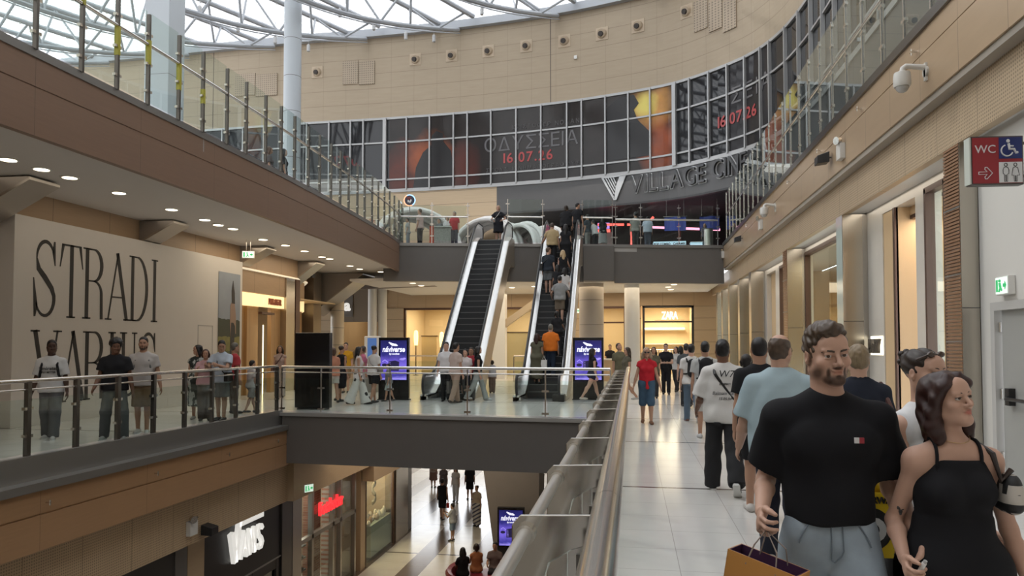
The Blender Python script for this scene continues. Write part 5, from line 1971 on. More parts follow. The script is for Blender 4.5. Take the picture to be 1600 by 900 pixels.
rack(1.3, 42.0, 12, 'clothes rack at left inside the store with four-letter sign')
rack(2.6, 43.0, 12, 'clothes rack at right inside the store with four-letter sign')
rack(-15.0, 41.0, 14, 'clothes rack in the shop left of the slim white columns', 2.0)
rack(-13.9, 42.4, 12, 'rear clothes rack in the shop left of the slim white columns')


def table_lamp(x, y, z, label):
 r = thing('glowing_lamp', label, 'lamp', (x, y, z), 0, 'glowing wall lamps in the beige shops')
 MB().lathe([(0.1, 0), (0.13, 0.5), (0.1, 0.8), (0.02, 0.85)], seg=14).build('shade', mat('lamp_gold', (1, 0.7, 0.3), 0.5, emit=(1, 0.66, 0.25), es=3.2), r, True, world=False)
 MB().lathe([(0.03, -1.2 + 0.0), (0.03, 0)], seg=8).build('stand', BRONZE, r, world=False)
 MB().lathe([(0.16, -z + 0.0), (0.16, -z + 0.03)], seg=12).build('foot', BRONZE, r, world=False)
 MB().lathe([(0.03, -z + 0.03), (0.03, -1.19)], seg=8).build('pole', BRONZE, r, world=False)


table_lamp(-12.1, 40.6, 1.7, 'glowing lamp behind the purple display in the beige shop window')
table_lamp(-10.6, 40.6, 1.6, 'glowing lamp just left of the left escalator foot')
table_lamp(-7.9, 40.6, 1.6, 'glowing lamp just right of the left escalator')
for x0, x1, z1, lb in ((-12.0, -11.1, 2.2, 'tan display wall in the beige shop window behind the purple display'), (-7.4, -5.4, 2.4, 'beige display wall between the two escalators')):
 r = thing('display_wall', lb, 'display wall', ((x0 + x1) / 2, 41.5, 0))
 MB().box(x0, 41.4, 0, x1, 41.6, z1).build('panel', CREAM_W, r)
 MB().box(x0 - 0.03, 41.38, z1, x1 + 0.03, 41.62, z1 + 0.06).build('cap', BRONZE, r)
r = thing('square_column', 'white square column with slanted brace between the two escalators', 'column', (-6.6, 37.0, 0))
MB().box(-6.95, 36.7, 0, -6.3, 37.3, 4.46).build('shaft', WHITE_P, r)
MB().prism([(-6.3, 36.8, 2.6), (-6.3, 36.8, 3.0), (-4.2, 36.8, 4.46), (-3.7, 36.8, 4.46)], (0, 0.4, 0)).build('brace', mat('tan_brace', (0.45, 0.36, 0.25), 0.5), r)
railing('glass railing behind the left escalator in front of the beige shop', [(-12.2, 33.6), (-10.6, 33.6), (-9.0, 33.6), (-7.2, 33.6)], 0.0, 1.15, ((1.2, 0.03),), (0.05, 0.95), STEEL, (0.04, 0.04))
railing('glass railing behind the escalators, left of the thick beige column', [(-5.4, 33.9), (-4.2, 33.9), (-2.7, 33.9)], 0.0, 1.15, ((1.2, 0.03),), (0.05, 0.95), STEEL, (0.04, 0.04))
# information kiosk left of the first purple display
c = at_y(582, 555, 25.5)
r = thing('info_kiosk', 'slim white information kiosk with blue screen left of the purple display', 'kiosk', (c.x, 25.5, 0))
MB().box(-0.3, -0.05, 0.7, 0.3, 0.05, 2.02).build('panel', WHITE_P, r, bevel=0.03, world=False)
MB().box(-0.17, -0.06, 1.1, 0.17, -0.052, 1.95).build('screen', mat('kiosk_blue', (0.05, 0.1, 0.25), 0.3, emit=(0.05, 0.11, 0.27), es=0.9), r, world=False)
MB().box(-0.2, -0.12, 0, 0.2, 0.12, 0.7).build('stand', GREY_M, r, world=False)
# reception counter right of the thick column
r = thing('reception_desk', 'pale counter with clothes pile behind the right purple display', 'desk', (-0.9, 35.5, 0))
MB().box(-1.3, 35.2, 0, -0.42, 35.8, 1.0).build('body', mat('tan_desk', (0.42, 0.31, 0.2), 0.5), r)
MB().box(-1.35, 35.15, 1.0, -0.40, 35.85, 1.06).build('top', WHITE_P, r)

# ---------------------------------------------------------------- lower floor shops on the left
XL = -9.05
DARKP = mat('shop_black_panel', (0.016, 0.015, 0.015), 0.4)
f = MB()
f.box(XL - 0.3, 14.12, ZL, XL, 14.72, -2.3)
f.box(XL - 0.3, 24.0, ZL, XL, 24.5, -2.3)
struct(f.build('wall_left', TAN_X))
f = MB()
f.box(XL - 3.2, -8, ZL, XL - 3.0, 30, -1.2)
for y in (8.5, 14.4, 18.8, 23.9, 27.9):
 f.box(XL - 3.0, y - 0.05, ZL, XL - 0.3, y + 0.05, -1.2)
struct(f.build('wall_left', mat('lower_shop_wall', (0.34, 0.26, 0.18), 0.6)))
struct(MB().box(XL - 3.0, -8, -2.32, XL, 30, -2.22).build('ceiling', CREAM))
r = thing('shop_front', 'dark closed shop front at bottom left, left of the tan pilaster', 'shop front', (XL, 12, ZL))
MB().box(XL - 0.1, 8.6, -3.6, XL - 0.02, 13.7, -2.33).build('sign_board', mat('shop_dark_grey', (0.035, 0.033, 0.032), 0.45), r)
MB().box(XL - 0.15, 13.7, ZL, XL - 0.0, 14.1, -2.33).build('post', GREY_F, r)
MB().box(XL - 0.1, 8.6, ZL, XL - 0.05, 13.7, -3.6).build('glazing', GLASS_D, r)
r = thing('shop_front', 'black shop front with glowing white skate brand sign', 'shop front', (XL, 16.5, ZL))
MB().box(XL - 0.12, 14.75, -3.78, XL - 0.03, 18.25, -2.33).build('sign_board', DARKP, r)
MB().box(XL - 0.10, 14.75, -3.80, XL + 0.0, 18.25, -3.77).build('trim_line', GREY_M, r)
MB().box(XL - 0.1, 14.75, ZL, XL - 0.08, 18.2, -3.8).build('glazing', GLASS_D, r)
b = MB()
for y in (14.8, 15.9, 16.9, 18.1):
 b.box(XL - 0.14, y - 0.07, ZL, XL - 0.02, y + 0.07, -3.8)
b.box(XL - 0.13, 14.75, -4.05, XL - 0.03, 18.2, -3.8)
b.build('frame', DARKP, r)
st = Strokes((XL + 0.0, 15.62, -3.28), (0, 1, 0), (1, 0, 0), 0.10)
st.rib([(0.07, 0.70), (0.25, 0.0)], 0.15)
st.rib([(0.25, 0.0), (0.42, 0.93)], 0.12)
st.rib([(0.37, 0.85), (1.50, 0.85)], 0.16)
st.rib([(0.47, 0.0), (0.62, 0.60), (0.77, 0.0)], 0.095)
st.poly([(0.54, 0.13), (0.70, 0.13), (0.70, 0.21), (0.54, 0.21)])
st.rib([(0.88, 0.0), (0.88, 0.62)], 0.095)
st.rib([(0.87, 0.60), (1.11, 0.02)], 0.095)
st.rib([(1.10, 0.0), (1.10, 0.62)], 0.095)
st.rib([(1.49, 0.48), (1.43, 0.57), (1.33, 0.57), (1.27, 0.46), (1.32, 0.35), (1.43, 0.27), (1.49, 0.16), (1.43, 0.05), (1.30, 0.05), (1.24, 0.14)], 0.09)
st.m.build('lit_letters', LETTER_W, r)
SHIRT = mat('striped_knit', (0.3, 0.28, 0.35), 0.8)
m, nt, bs, tc, sp = base('blue_striped_knit', 0.8)
c = mixc(nt, line_mask(nt, sp.outputs[2], 0.12, 0.055), (0.42, 0.36, 0.42), (0.03, 0.04, 0.09))
nt.links.new(c, bs.inputs['Base Color'])
r = thing('striped_shirt', 'blue and pink striped shirt hanging in the window under the glowing white sign', 'shirt', (XL - 0.5, 17.5, -4.0))
b = MB()
b.tube([(XL - 0.5, 17.5, -5.2), (XL - 0.5, 17.5, -4.6), (XL - 0.5, 17.5, -4.0), (XL - 0.5, 17.5, -3.86)], [0.34, 0.36, 0.34, 0.14], 14)
b.build('body', m, r, True)
for sy in (-1, 1):
 MB().tube([(XL - 0.5, 17.5 + sy * 0.25, -3.98), (XL - 0.5, 17.5 + sy * 0.52, -4.5)], [0.15, 0.12], 10).build('sleeve', m, r, True)
MB().box(XL - 1.6, 14.9, -5.9, XL - 1.5, 18.2, -3.9).build('window_backdrop', mat('pale_display', (0.4, 0.42, 0.5), 0.6), tag(thing('display_wall', 'pale display wall inside the black shop window at lower left', 'display wall', (XL - 1.55, 16.5, ZL)), 'pale display wall inside the black shop window at lower left', 'display wall'))
area('skate_shop_light', (XL - 1.0, 16.5, -2.6), 0.6, 3, 22, (0.85, 0.9, 1.0))
r = thing('steel_pilaster', 'dark and pale steel pilaster right of the glowing white skate sign', 'pilaster', (XL, 18.8, ZL))
MB().box(XL - 0.3, 18.26, ZL, XL + 0.02, 18.85, -2.33).build('dark_facing', STEEL_D, r)
MB().box(XL - 0.3, 18.86, ZL, XL + 0.03, 19.4, -2.33).build('pale_facing', STEEL_B, r)
# sneaker shop with red letters
m, nt, bs, tc, sp = base('red_brickwork', 0.8)
bt = nt.nodes.new('ShaderNodeTexBrick')
bt.inputs['Scale'].default_value = 3.4
bt.inputs['Color1'].default_value = (0.22, 0.085, 0.05, 1)
bt.inputs['Color2'].default_value = (0.30, 0.13, 0.08, 1)
bt.inputs['Mortar'].default_value = (0.30, 0.26, 0.22, 1)
cm = nt.nodes.new('ShaderNodeCombineXYZ')
nt.links.new(sp.outputs[1], cm.inputs[0])
nt.links.new(sp.outputs[2], cm.inputs[1])
nt.links.new(cm.outputs[0], bt.inputs['Vector'])
nt.links.new(bt.outputs[0], bs.inputs['Base Color'])
BRICK = m
r = thing('shop_front', 'glass sneaker shop front with red glowing lettering and brick inside', 'shop front', (XL, 21.5, ZL))
text('red_letters', 'Foot Locker', 0.56, 0.09, mat('red_glow_letters', (0.9, 0.05, 0.05), 0.4, emit=(1.0, 0.04, 0.05), es=0.9), (XL + 0.02, 21.45, -3.30), R(90), r, sx=0.62, bold=0.0)
MB().box(XL - 0.12, 19.45, ZL, XL - 0.1, 23.6, -2.33).build('glazing', GLASS, r)
for y in (19.45, 20.25, 21.75, 22.35, 23.55):
 MB().box(XL - 0.15, y - 0.06, ZL, XL - 0.02, y + 0.06, -2.33).build('mullion', STEEL_B, r)
MB().box(XL - 0.14, 19.45, -3.85, XL - 0.02, 23.6, -3.73).build('transom', STEEL_B, r)
b = MB()
b.box(XL - 0.75, 21.15, ZL, XL - 0.45, 21.75, -2.4)
b.build('brick_pier', BRICK, r)
MB().box(XL - 0.75, 22.5, ZL, XL - 0.45, 23.5, -2.4).build('brick_pier', BRICK, r)
MB().box(XL - 2.9, 19.5, ZL, XL - 2.8, 23.6, -2.4).build('brick_wall', BRICK, r)
area('sneaker_shop_light', (XL - 1.5, 21.3, -2.5), 1.5, 3.5, 110, (1.0, 0.92, 0.8))
r = thing('shoe_shelf', 'wall shelf of sneakers with pale blue screen in the sneaker shop', 'shelf', (XL - 0.5, 19.9, ZL))
SHELFM = mat('shelf_dark', (0.07, 0.06, 0.055), 0.5)
MB().box(XL - 0.62, 19.5, ZL, XL - 0.55, 20.2, -3.0).build('back_panel', SHELFM, r)
for k in range(6):
 MB().box(XL - 0.55, 19.5, -5.75 + 0.34 * k, XL - 0.2, 20.2, -5.71 + 0.34 * k).build('board', SHELFM, r)
MB().box(XL - 0.54, 19.52, -3.75, XL - 0.5, 20.18, -2.75).build('screen', mat('pale_blue_screen', (0.4, 0.55, 0.65), 0.4, emit=(0.40, 0.58, 0.68), es=0.9), r)
SHOE0 = None
SHC = [mat('sneaker_tone_%d' % i, c, 0.6) for i, c in enumerate([(0.5, 0.5, 0.48), (0.1, 0.1, 0.1), (0.4, 0.33, 0.25), (0.45, 0.2, 0.16)])]
for k in range(5):
 for j in range(3):
  b = MB()
  x, y, z = XL - 0.35, 19.62 + 0.22 * j, -5.71 + 0.34 * k
  b.tube([(x - 0.13, y, z + 0.055), (x - 0.05, y, z + 0.06), (x + 0.06, y, z + 0.042), (x + 0.14, y, z + 0.03)], [0.05, 0.055, 0.04, 0.026], 8)
  b.tube([(x - 0.1, y, z + 0.05), (x - 0.08, y, z + 0.12)], [0.045, 0.04], 8)
  tag(b.build('sneaker', SHC[(k * 3 + j * 2) % 4], smooth=True), 'sneaker on %s shelf board of the sneaker shop, %s of three' % (['the lowest', 'the second lowest', 'the middle', 'the second highest', 'the highest'][k], ['nearest', 'middle', 'farthest'][j]), 'sneaker', 'sneakers on the wall shelf')
# window with warm lit display
r = thing('shop_front', 'warm lit display window with dark frame right of the sneaker shop', 'shop front', (XL, 26, ZL))
MB().box(XL - 0.05, 24.55, ZL, XL - 0.03, 27.5, -2.33).build('glazing', GLASS, r)
for y in (24.5, 27.55):
 MB().box(XL - 0.12, y - 0.06, ZL, XL - 0.0, y + 0.06, -2.33).build('frame', BRONZE, r)
MB().box(XL - 1.3, 24.6, ZL, XL - 1.2, 27.5, -2.33).build('back_wall', CREAM_W, r)
MB().prism([(XL - 0.08, 25.2, ZL + 0.1), (XL - 0.08, 27.4, ZL + 0.1), (XL - 0.08, 27.4, -4.7), (XL - 0.08, 25.2, -4.7)], (-0.6, 0, 0)).build('display_base', mat('grey_green_base', (0.20, 0.22, 0.19), 0.3), r)
MB().box(XL - 1.15, 24.7, ZL, XL - 0.7, 25.3, -4.5).build('plinth', mat('olive_plinth', (0.35, 0.33, 0.22), 0.5), r)
area('display_light', (XL - 0.65, 26, -2.45), 0.6, 2.2, 130, (1.0, 0.82, 0.5))
random.seed(3)
for k in range(18):
 y, x = 25.3 + 2.0 * ((k * 7) % 18) / 18, XL - 0.2 - 0.4 * ((k * 5) % 7) / 7
 hh = 0.12 + 0.2 * random.random()
 o = MB().lathe([(0.05, 0), (0.085, hh * 0.35), (0.06, hh * 0.8), (0.03, hh)], (x, y, -4.7), 10).build('ornament', CLO[k % 5], smooth=True)
 tag(o, 'small ornament on the base of the warm lit display window', 'ornament', 'ornaments in the warm lit window')
r = thing('garland', 'hanging twisted garland in the warm lit display window', 'garland', (XL - 0.4, 26.4, -2.4))
MB().tube([(XL - 0.4 + 0.05 * math.sin(k), 26.4 + 0.06 * math.cos(k * 1.3), -2.5 - 0.1 * k) for k in range(18)], [0.05 + 0.03 * math.sin(k * 2.1) for k in range(18)], 8).build('strand', mat('garland_brown', (0.16, 0.14, 0.10), 0.7), r, True)
r = thing('steel_pilaster', 'broad bronze steel pilaster right of the warm lit display window', 'pilaster', (XL, 28.6, ZL))
MB().box(XL - 0.4, 27.65, ZL, XL + 0.05, 29.2, -1.25).build('facing', STEEL_P, r)
MB().box(XL - 0.4, 29.2, ZL, XL - 0.05, 30.0, -1.25).build('dark_return', STEEL_D, r)
f = MB()
f.prism([(-5.5, 26.2, -1.22), (-3.25, 26.2, -1.22), (-3.3, 26.2, ZL), (-4.85, 26.2, ZL)], (0, 1.6, 0))
tag(f.build('tapered_pier', mat('pier_concrete', (0.24, 0.215, 0.19), 0.6, noise=0.05)), 'tapered grey concrete pier behind the lower purple display', 'column')
f = MB()
f.box(-16, 62, ZL, 9, 62.3, -1.2)
f.box(6, -8, ZL, 6.3, 62, -1.2)
f.box(-16.2, 30, ZL, -16, 62, -1.2)
struct(f.build('wall_back', CREAM))

# round red sofa on the lower floor
SOFA = mat('dark_red_leather', (0.20, 0.022, 0.035), 0.3)
c = at_z(748, 925, ZL)
sf = thing('round_sofa', 'round dark red sofa on the lower floor, cut by the bottom edge', 'sofa', (c.x + 0.45, c.y - 0.2, ZL))
b = MB()
b.lathe([(0.55, 0.1), (1.25, 0.1), (1.3, 0.2), (1.28, 0.42), (0.55, 0.44)], seg=36)
b.build('seat', SOFA, sf, True, world=False)
b = MB()
n = 24
for i in range(n):
 a0, a1 = R(150 + 240 * i / n), R(150 + 240 * (i + 1) / n)
 q = []
 for a in (a0, a1):
  q.append([(rr * math.cos(a), rr * math.sin(a), z) for rr, z in ((1.18, 0.4), (1.36, 0.4), (1.42, 0.72), (1.36, 0.80), (1.24, 0.76))])
 for k in range(5):
  b.poly([q[0][k], q[1][k], q[1][(k + 1) % 5], q[0][(k + 1) % 5]])
 if i == 0:
  b.poly(q[0])
 if i == n - 1:
  b.poly(q[1])
b.build('backrest', SOFA, sf, True, world=False)
MB().lathe([(1.15, 0), (1.15, 0.1)], seg=36).build('plinth', BLACK, sf, world=False)


# ---------------------------------------------------------------- people: distance-field bodies and clothes, meshed by surface nets
V3 = lambda *a: np.array(a, dtype=np.float64)


def rotm(axis, deg):
 return np.array(Matrix.Rotation(R(deg), 3, axis))


def unit(v):
 v = np.asarray(v, float)
 return v / (np.linalg.norm(v) + 1e-12)


class Field:
 def __init__(self):
  self.p = []
  self.fold = None
  self.cuts = []

 def cone(self, a, b, ra, rb, k=0.02, flat=None, clip=None, op='u'):
  self.p.append(('c', V3(*a), V3(*b), ra, rb, k, flat, clip, op))
  return self

 def chain(self, pts, rs, k=0.02, flat=None, clip=None):
  for i in range(len(pts) - 1):
   self.cone(pts[i], pts[i + 1], rs[i], rs[i + 1], k, flat, clip)
  return self

 def ell(self, c, r, k=0.02, rot=None, clip=None, op='u'):
  self.p.append(('e', V3(*c), V3(*r), rot, None, k, None, clip, op))
  return self

 def mesh(self, h):
  lo, hi = V3(9, 9, 9), V3(-9, -9, -9)
  for q in self.p:
   if q[8] == 's':
    continue
   if q[0] == 'c':
    m = max(q[3], q[4]) * (max(1, q[6][1]) if q[6] else 1)
    a, b = np.minimum(q[1], q[2]) - m, np.maximum(q[1], q[2]) + m
   else:
    m = q[2].max() if q[3] is not None else q[2]
    a, b = q[1] - m, q[1] + m
   lo, hi = np.minimum(lo, a), np.maximum(hi, b)
  lo -= 3.5 * h
  hi += 3.5 * h
  n = np.ceil((hi - lo) / h).astype(int) + 1
  F = np.full(n, 0.25, np.float32)
  ax = [(lo[i] + h * np.arange(n[i])).astype(np.float32) for i in range(3)]
  for q in self.p:
   typ, A, B, ra, rb, k, flat, clip, op = q
   mar = k + 3 * h
   if typ == 'c':
    m = max(ra, rb) * (max(1, flat[1]) if flat else 1)
    a, b = np.minimum(A, B) - m - mar, np.maximum(A, B) + m + mar
   else:
    m = B.max() if ra is not None else B
    a, b = A - m - mar, A + m + mar
   i0 = np.clip(np.floor((a - lo) / h).astype(int), 0, n)
   i1 = np.clip(np.ceil((b - lo) / h).astype(int) + 1, 0, n)
   if (i1 <= i0).any():
    continue
   X = ax[0][i0[0]:i1[0], None, None]
   Y = ax[1][None, i0[1]:i1[1], None]
   Z = ax[2][None, None, i0[2]:i1[2]]
   if typ == 'c':
    px, py, pz = X - A[0], Y - A[1], Z - A[2]
    ab = B - A
    sc = 1.0
    if flat:
     nn, f = unit(flat[0]), flat[1]
     dn = px * nn[0] + py * nn[1] + pz * nn[2]
     g = 1.0 / f - 1.0
     px, py, pz = px + nn[0] * dn * g, py + nn[1] * dn * g, pz + nn[2] * dn * g
     ab = ab + nn * (ab @ nn) * g
     sc = min(1.0, f)
    l2 = float(ab @ ab) + 1e-12
    t = np.clip((px * ab[0] + py * ab[1] + pz * ab[2]) / l2, 0, 1)
    d = np.sqrt((px - ab[0] * t) ** 2 + (py - ab[1] * t) ** 2 + (pz - ab[2] * t) ** 2) - (ra + (rb - ra) * t)
    d = d * sc
   else:
    px, py, pz = X - A[0], Y - A[1], Z - A[2]
    if ra is not None:
     M = ra
     px, py, pz = (px * M[0, 0] + py * M[1, 0] + pz * M[2, 0], px * M[0, 1] + py * M[1, 1] + pz * M[2, 1], px * M[0, 2] + py * M[1, 2] + pz * M[2, 2])
    k0 = np.sqrt((px / B[0]) ** 2 + (py / B[1]) ** 2 + (pz / B[2]) ** 2)
    k1 = np.sqrt((px / B[0] ** 2) ** 2 + (py / B[1] ** 2) ** 2 + (pz / B[2] ** 2) ** 2) + 1e-9
    d = k0 * (k0 - 1) / k1
   if clip:
    for pt, nn in clip:
     nn = unit(nn)
     d = np.maximum(d, (X - pt[0]) * nn[0] + (Y - pt[1]) * nn[1] + (Z - pt[2]) * nn[2])
   S = F[i0[0]:i1[0], i0[1]:i1[1], i0[2]:i1[2]]
   if op == 'u':
    hh = np.maximum(k - np.abs(S - d), 0) / max(k, 1e-6)
    S[...] = np.minimum(S, d) - hh * hh * k * 0.25
   else:
    d = -d
    hh = np.maximum(k - np.abs(S - d), 0) / max(k, 1e-6)
    S[...] = np.maximum(S, d) + hh * hh * k * 0.25
  X, Y, Z = ax[0][:, None, None], ax[1][None, :, None], ax[2][None, None, :]
  if self.fold:
   amp, fr, seed = self.fold
   band = np.abs(F) < 0.04
   ii = np.nonzero(band)
   x, y, z = ax[0][ii[0]], ax[1][ii[1]], ax[2][ii[2]]
   w = np.sin(fr * (x * 1.1 + 0.9 * z) + seed + 1.7 * np.sin(fr * 0.45 * (z - 0.6 * x + y) + seed)) + 0.7 * np.sin(fr * 1.7 * (z * 0.7 - x * 0.8 + 0.5 * y) + 2.1 * seed) + 0.5 * np.sin(fr * 0.8 * (y * 1.3 + z * 0.4) + seed * 3.3)
   F[ii] += (amp * w * 0.5).astype(np.float32)
  for pt, nn in self.cuts:
   nn = unit(nn)
   F = np.maximum(F, (X - pt[0]) * nn[0] + (Y - pt[1]) * nn[1] + (Z - pt[2]) * nn[2])
  return surface_nets(F, lo, h)


def surface_nets(F, lo, h):
 S = F < 0
 n = np.array(F.shape)
 c = n - 1
 st = np.array([c[1] * c[2], c[2], 1])
 sums, cells, quads = [], [], []
 for a in range(3):
  u, v = (a + 1) % 3, (a + 2) % 3
  s0 = [slice(None)] * 3
  s1 = [slice(None)] * 3
  s0[a], s1[a] = slice(0, -1), slice(1, None)
  A, B = S[tuple(s0)], S[tuple(s1)]
  I = np.stack(np.nonzero(A != B), 1)
  if not len(I):
   continue
  ok = (I[:, u] > 0) & (I[:, v] > 0) & (I[:, u] < c[u]) & (I[:, v] < c[v])
  I = I[ok]
  J = I.copy()
  J[:, a] += 1
  f0, f1 = F[tuple(I.T)].astype(float), F[tuple(J.T)].astype(float)
  t = f0 / (f0 - f1)
  P = I.astype(float)
  P[:, a] += t
  q = []
  for du, dv in ((0, 0), (-1, 0), (-1, -1), (0, -1)):
   C = I.copy()
   C[:, u] += du
   C[:, v] += dv
   q.append(C @ st)
   cells.append(q[-1])
   sums.append(P)
  q = np.stack(q, 1)
  flip = f0 < 0
  q[flip] = q[flip][:, ::-1]
  quads.append(q[:, ::-1])
 cells = np.concatenate(cells)
 sums = np.concatenate(sums)
 ids, inv = np.unique(cells, return_inverse=True)
 cnt = np.bincount(inv)
 V = np.stack([np.bincount(inv, sums[:, k]) / cnt for k in range(3)], 1)
 Q = np.searchsorted(ids, np.concatenate(quads))
 # light smoothing
 for _ in range(1 if h < 0.006 else 2):
  acc = np.zeros_like(V)
  w = np.zeros(len(V))
  for i in range(4):
   j = (i + 1) % 4
   for k in range(3):
    acc[:, k] += np.bincount(Q[:, i], V[Q[:, j], k], len(V)) + np.bincount(Q[:, j], V[Q[:, i], k], len(V))
   w += np.bincount(Q[:, i], minlength=len(V)) + np.bincount(Q[:, j], minlength=len(V))
  V = V * 0.55 + 0.45 * acc / np.maximum(w, 1)[:, None]
 return lo + V * h, Q


def np_mesh(name, V, Q, m, col=None):
 me = bpy.data.meshes.new(name)
 me.vertices.add(len(V))
 me.vertices.foreach_set('co', V.astype(np.float32).ravel())
 me.loops.add(Q.size)
 me.loops.foreach_set('vertex_index', Q.astype(np.int32).ravel())
 me.polygons.add(len(Q))
 me.polygons.foreach_set('loop_start', np.arange(0, Q.size, 4, dtype=np.int32))
 me.polygons.foreach_set('use_smooth', np.ones(len(Q), bool))
 if col is not None:
  at = me.color_attributes.new('Col', 'FLOAT_COLOR', 'POINT')
  at.data.foreach_set('color', np.concatenate([col, np.ones((len(V), 1))], 1).astype(np.float32).ravel())
 me.materials.append(m)
 me.update(calc_edges=True)
 me.validate()
 return me


def skin_mat():
 m, nt, b, tc, sp = base('skin', 0.5, 0, 0.35)
 at = nt.nodes.new('ShaderNodeVertexColor')
 at.layer_name = 'Col'
 n = noise_of(nt, tc, 30, 3)
 c = mixc(nt, math_node(nt, 'MULTIPLY', n, 0.25), at.outputs[0], (0.30, 0.13, 0.09))
 nt.links.new(at.outputs[0], b.inputs['Base Color'])
 b.inputs['Subsurface Weight'].default_value = 0.0
 return m


SKIN = skin_mat()
TONES = dict(fair=(0.52, 0.315, 0.23), light=(0.50, 0.305, 0.225), tan=(0.40, 0.23, 0.155), brown=(0.16, 0.08, 0.05), dark=(0.07, 0.037, 0.026))


def cloth(col, rough=0.85, noise=0.05):
 key = 'cloth_%.3f_%.3f_%.3f_%.2f' % (*col, rough)
 return mat(key, col, rough, 0, 0.2, noise=noise, nscale=12)


def hair_mat(col):
 key = 'hair_%.3f_%.3f_%.3f' % col
 if key in MATS:
  return MATS[key]
 m, nt, b, tc, sp = base(key, 0.45, 0, 0.4)
 n = noise_of(nt, tc, 60, 3, (1, 1, 0.15))
 c = mixc(nt, n, tuple(v * 0.55 for v in col), tuple(min(1, v * 1.5) for v in col))
 nt.links.new(c, b.inputs['Base Color'])
 return m


def ik(S, T, l1, l2, hint):
 """middle joint of a two-bone limb"""
 d = T - S
 L = np.linalg.norm(d)
 if L > (l1 + l2) * 0.999:
  T = S + d / L * (l1 + l2) * 0.999
  d = T - S
  L = np.linalg.norm(d)
 a = (l1 * l1 - l2 * l2 + L * L) / (2 * L)
 hh = math.sqrt(max(1e-6, l1 * l1 - a * a))
 u = d / L
 hv = np.asarray(hint, float)
 hv = unit(hv - u * (hv @ u))
 return S + u * a + hv * hh, T


def pose(H=1.72, fem=False, bw=1.0, legs=((0, 0), (0, 0)), arms=((0, 6, 12, 0), (0, 6, 12, 0)), lean=0.0, head=(0, 0, 0), stance=0.0, sit=False, foot=(0, 0), twist=0.0, **kw):
 s = H / 1.75
 J = {'s': s, 'fem': fem, 'bw': bw}
 pel = V3(0, 0, 0)
 hw = (0.088 if fem else 0.088) * s
 for i, sg in ((0, -1), (1, 1)):
  a, b = legs[i]
  hip = V3(sg * hw, 0, -0.02 * s)
  a_, b_ = R(a), R(a - b)
  so = math.sin(R(stance)) * sg
  kn = hip + s * 0.43 * unit((so, math.sin(a_), -math.cos(a_)))
  an = kn + s * 0.42 * unit((so * 0.6, math.sin(b_), -math.cos(b_)))
  fp = R(foot[i])
  fd = V3(0.12 * sg, math.cos(fp), math.sin(fp))
  J['hip', i], J['kn', i], J['an', i], J['fd', i] = hip, kn, an, unit(fd)
 le = R(lean)
 up = V3(0, math.sin(le), math.cos(le))
 fw = V3(0, math.cos(le), -math.sin(le))
 tw = rotm('Z', twist)
 J['up'], J['fw'] = up, tw @ fw
 sw = (0.152 if fem else 0.178) * s * (0.5 + 0.5 * bw) * kw.get('shoulder', 1.0)
 J['waist'] = up * 0.14 * s
 J['chest'] = up * 0.33 * s
 J['neck'] = up * 0.52 * s
 for i, sg in ((0, -1), (1, 1)):
  sh = up * 0.444 * s + (tw @ V3(sg * sw, 0, 0))
  J['sh', i] = sh
  ar = arms[i]
  l1, l2 = 0.30 * s, 0.255 * s
  if isinstance(ar, dict):
   el, wr = ik(sh, V3(*ar['hand']) * s + J['waist'] * 0, l1, l2, ar.get('hint', (sg * 0.5, -1, -0.3)))
  else:
   a, o, e, inn = ar
   el = sh + l1 * (tw @ unit((sg * math.sin(R(o)), math.sin(R(a)), -math.cos(R(a)))))
   wr = el + l2 * (tw @ unit((sg * math.sin(R(o - inn)), math.sin(R(a + e)), -math.cos(R(a + e)))))
  J['el', i], J['wr', i] = el, wr
 hy, hp, ht = head
 M = rotm('Z', hy) @ rotm('X', hp) @ rotm('Y', ht)
 J['hm'] = M
 J['head'] = J['neck'] + up * 0.05 * s + M @ V3(0, 0.012, 0.135) * s
 # stand on the lowest sole
 low = min(min((J['an', i] + J['fd', i] * 0.16 * s)[2] - 0.015 * s - 0.05 * s * math.cos(R(foot[i])), (J['an', i] - J['fd', i] * 0.05 * s)[2] - 0.078 * s) for i in (0, 1))
 dz = -low
 if kw.get('seat') is not None:
  dz = kw['seat'] + 0.10 * s
 for k, v in J.items():
  if isinstance(v, np.ndarray) and v.shape == (3,) and k not in ('up', 'fw') and not (isinstance(k, tuple) and k[0] == 'fd'):
   J[k] = v + V3(0, 0, dz)
 J['pel'] = pel + V3(0, 0, dz)
 return J


def hand_frame(J, i, spec):
 sg = -1 if i == 0 else 1
 d = unit(J['wr', i] - J['el', i])
 d = unit(d + V3(*spec.get('bend', (0, 0, 0))))
 n = V3(*spec.get('palm', (-sg, 0, 0)))           # palm normal: to the body
 n = unit(n - d * (n @ d))
 t = np.cross(d, n) * (-1 if i == 0 else 1)
 t = unit(t)
 # thumb points forward for hanging hands
 if spec.get('thumb') is not None:
  tv = V3(*spec['thumb'])
  if t @ tv < 0:
   t = -t
 elif t @ J['fw'] < 0:
  t = -t
 return d, n, t


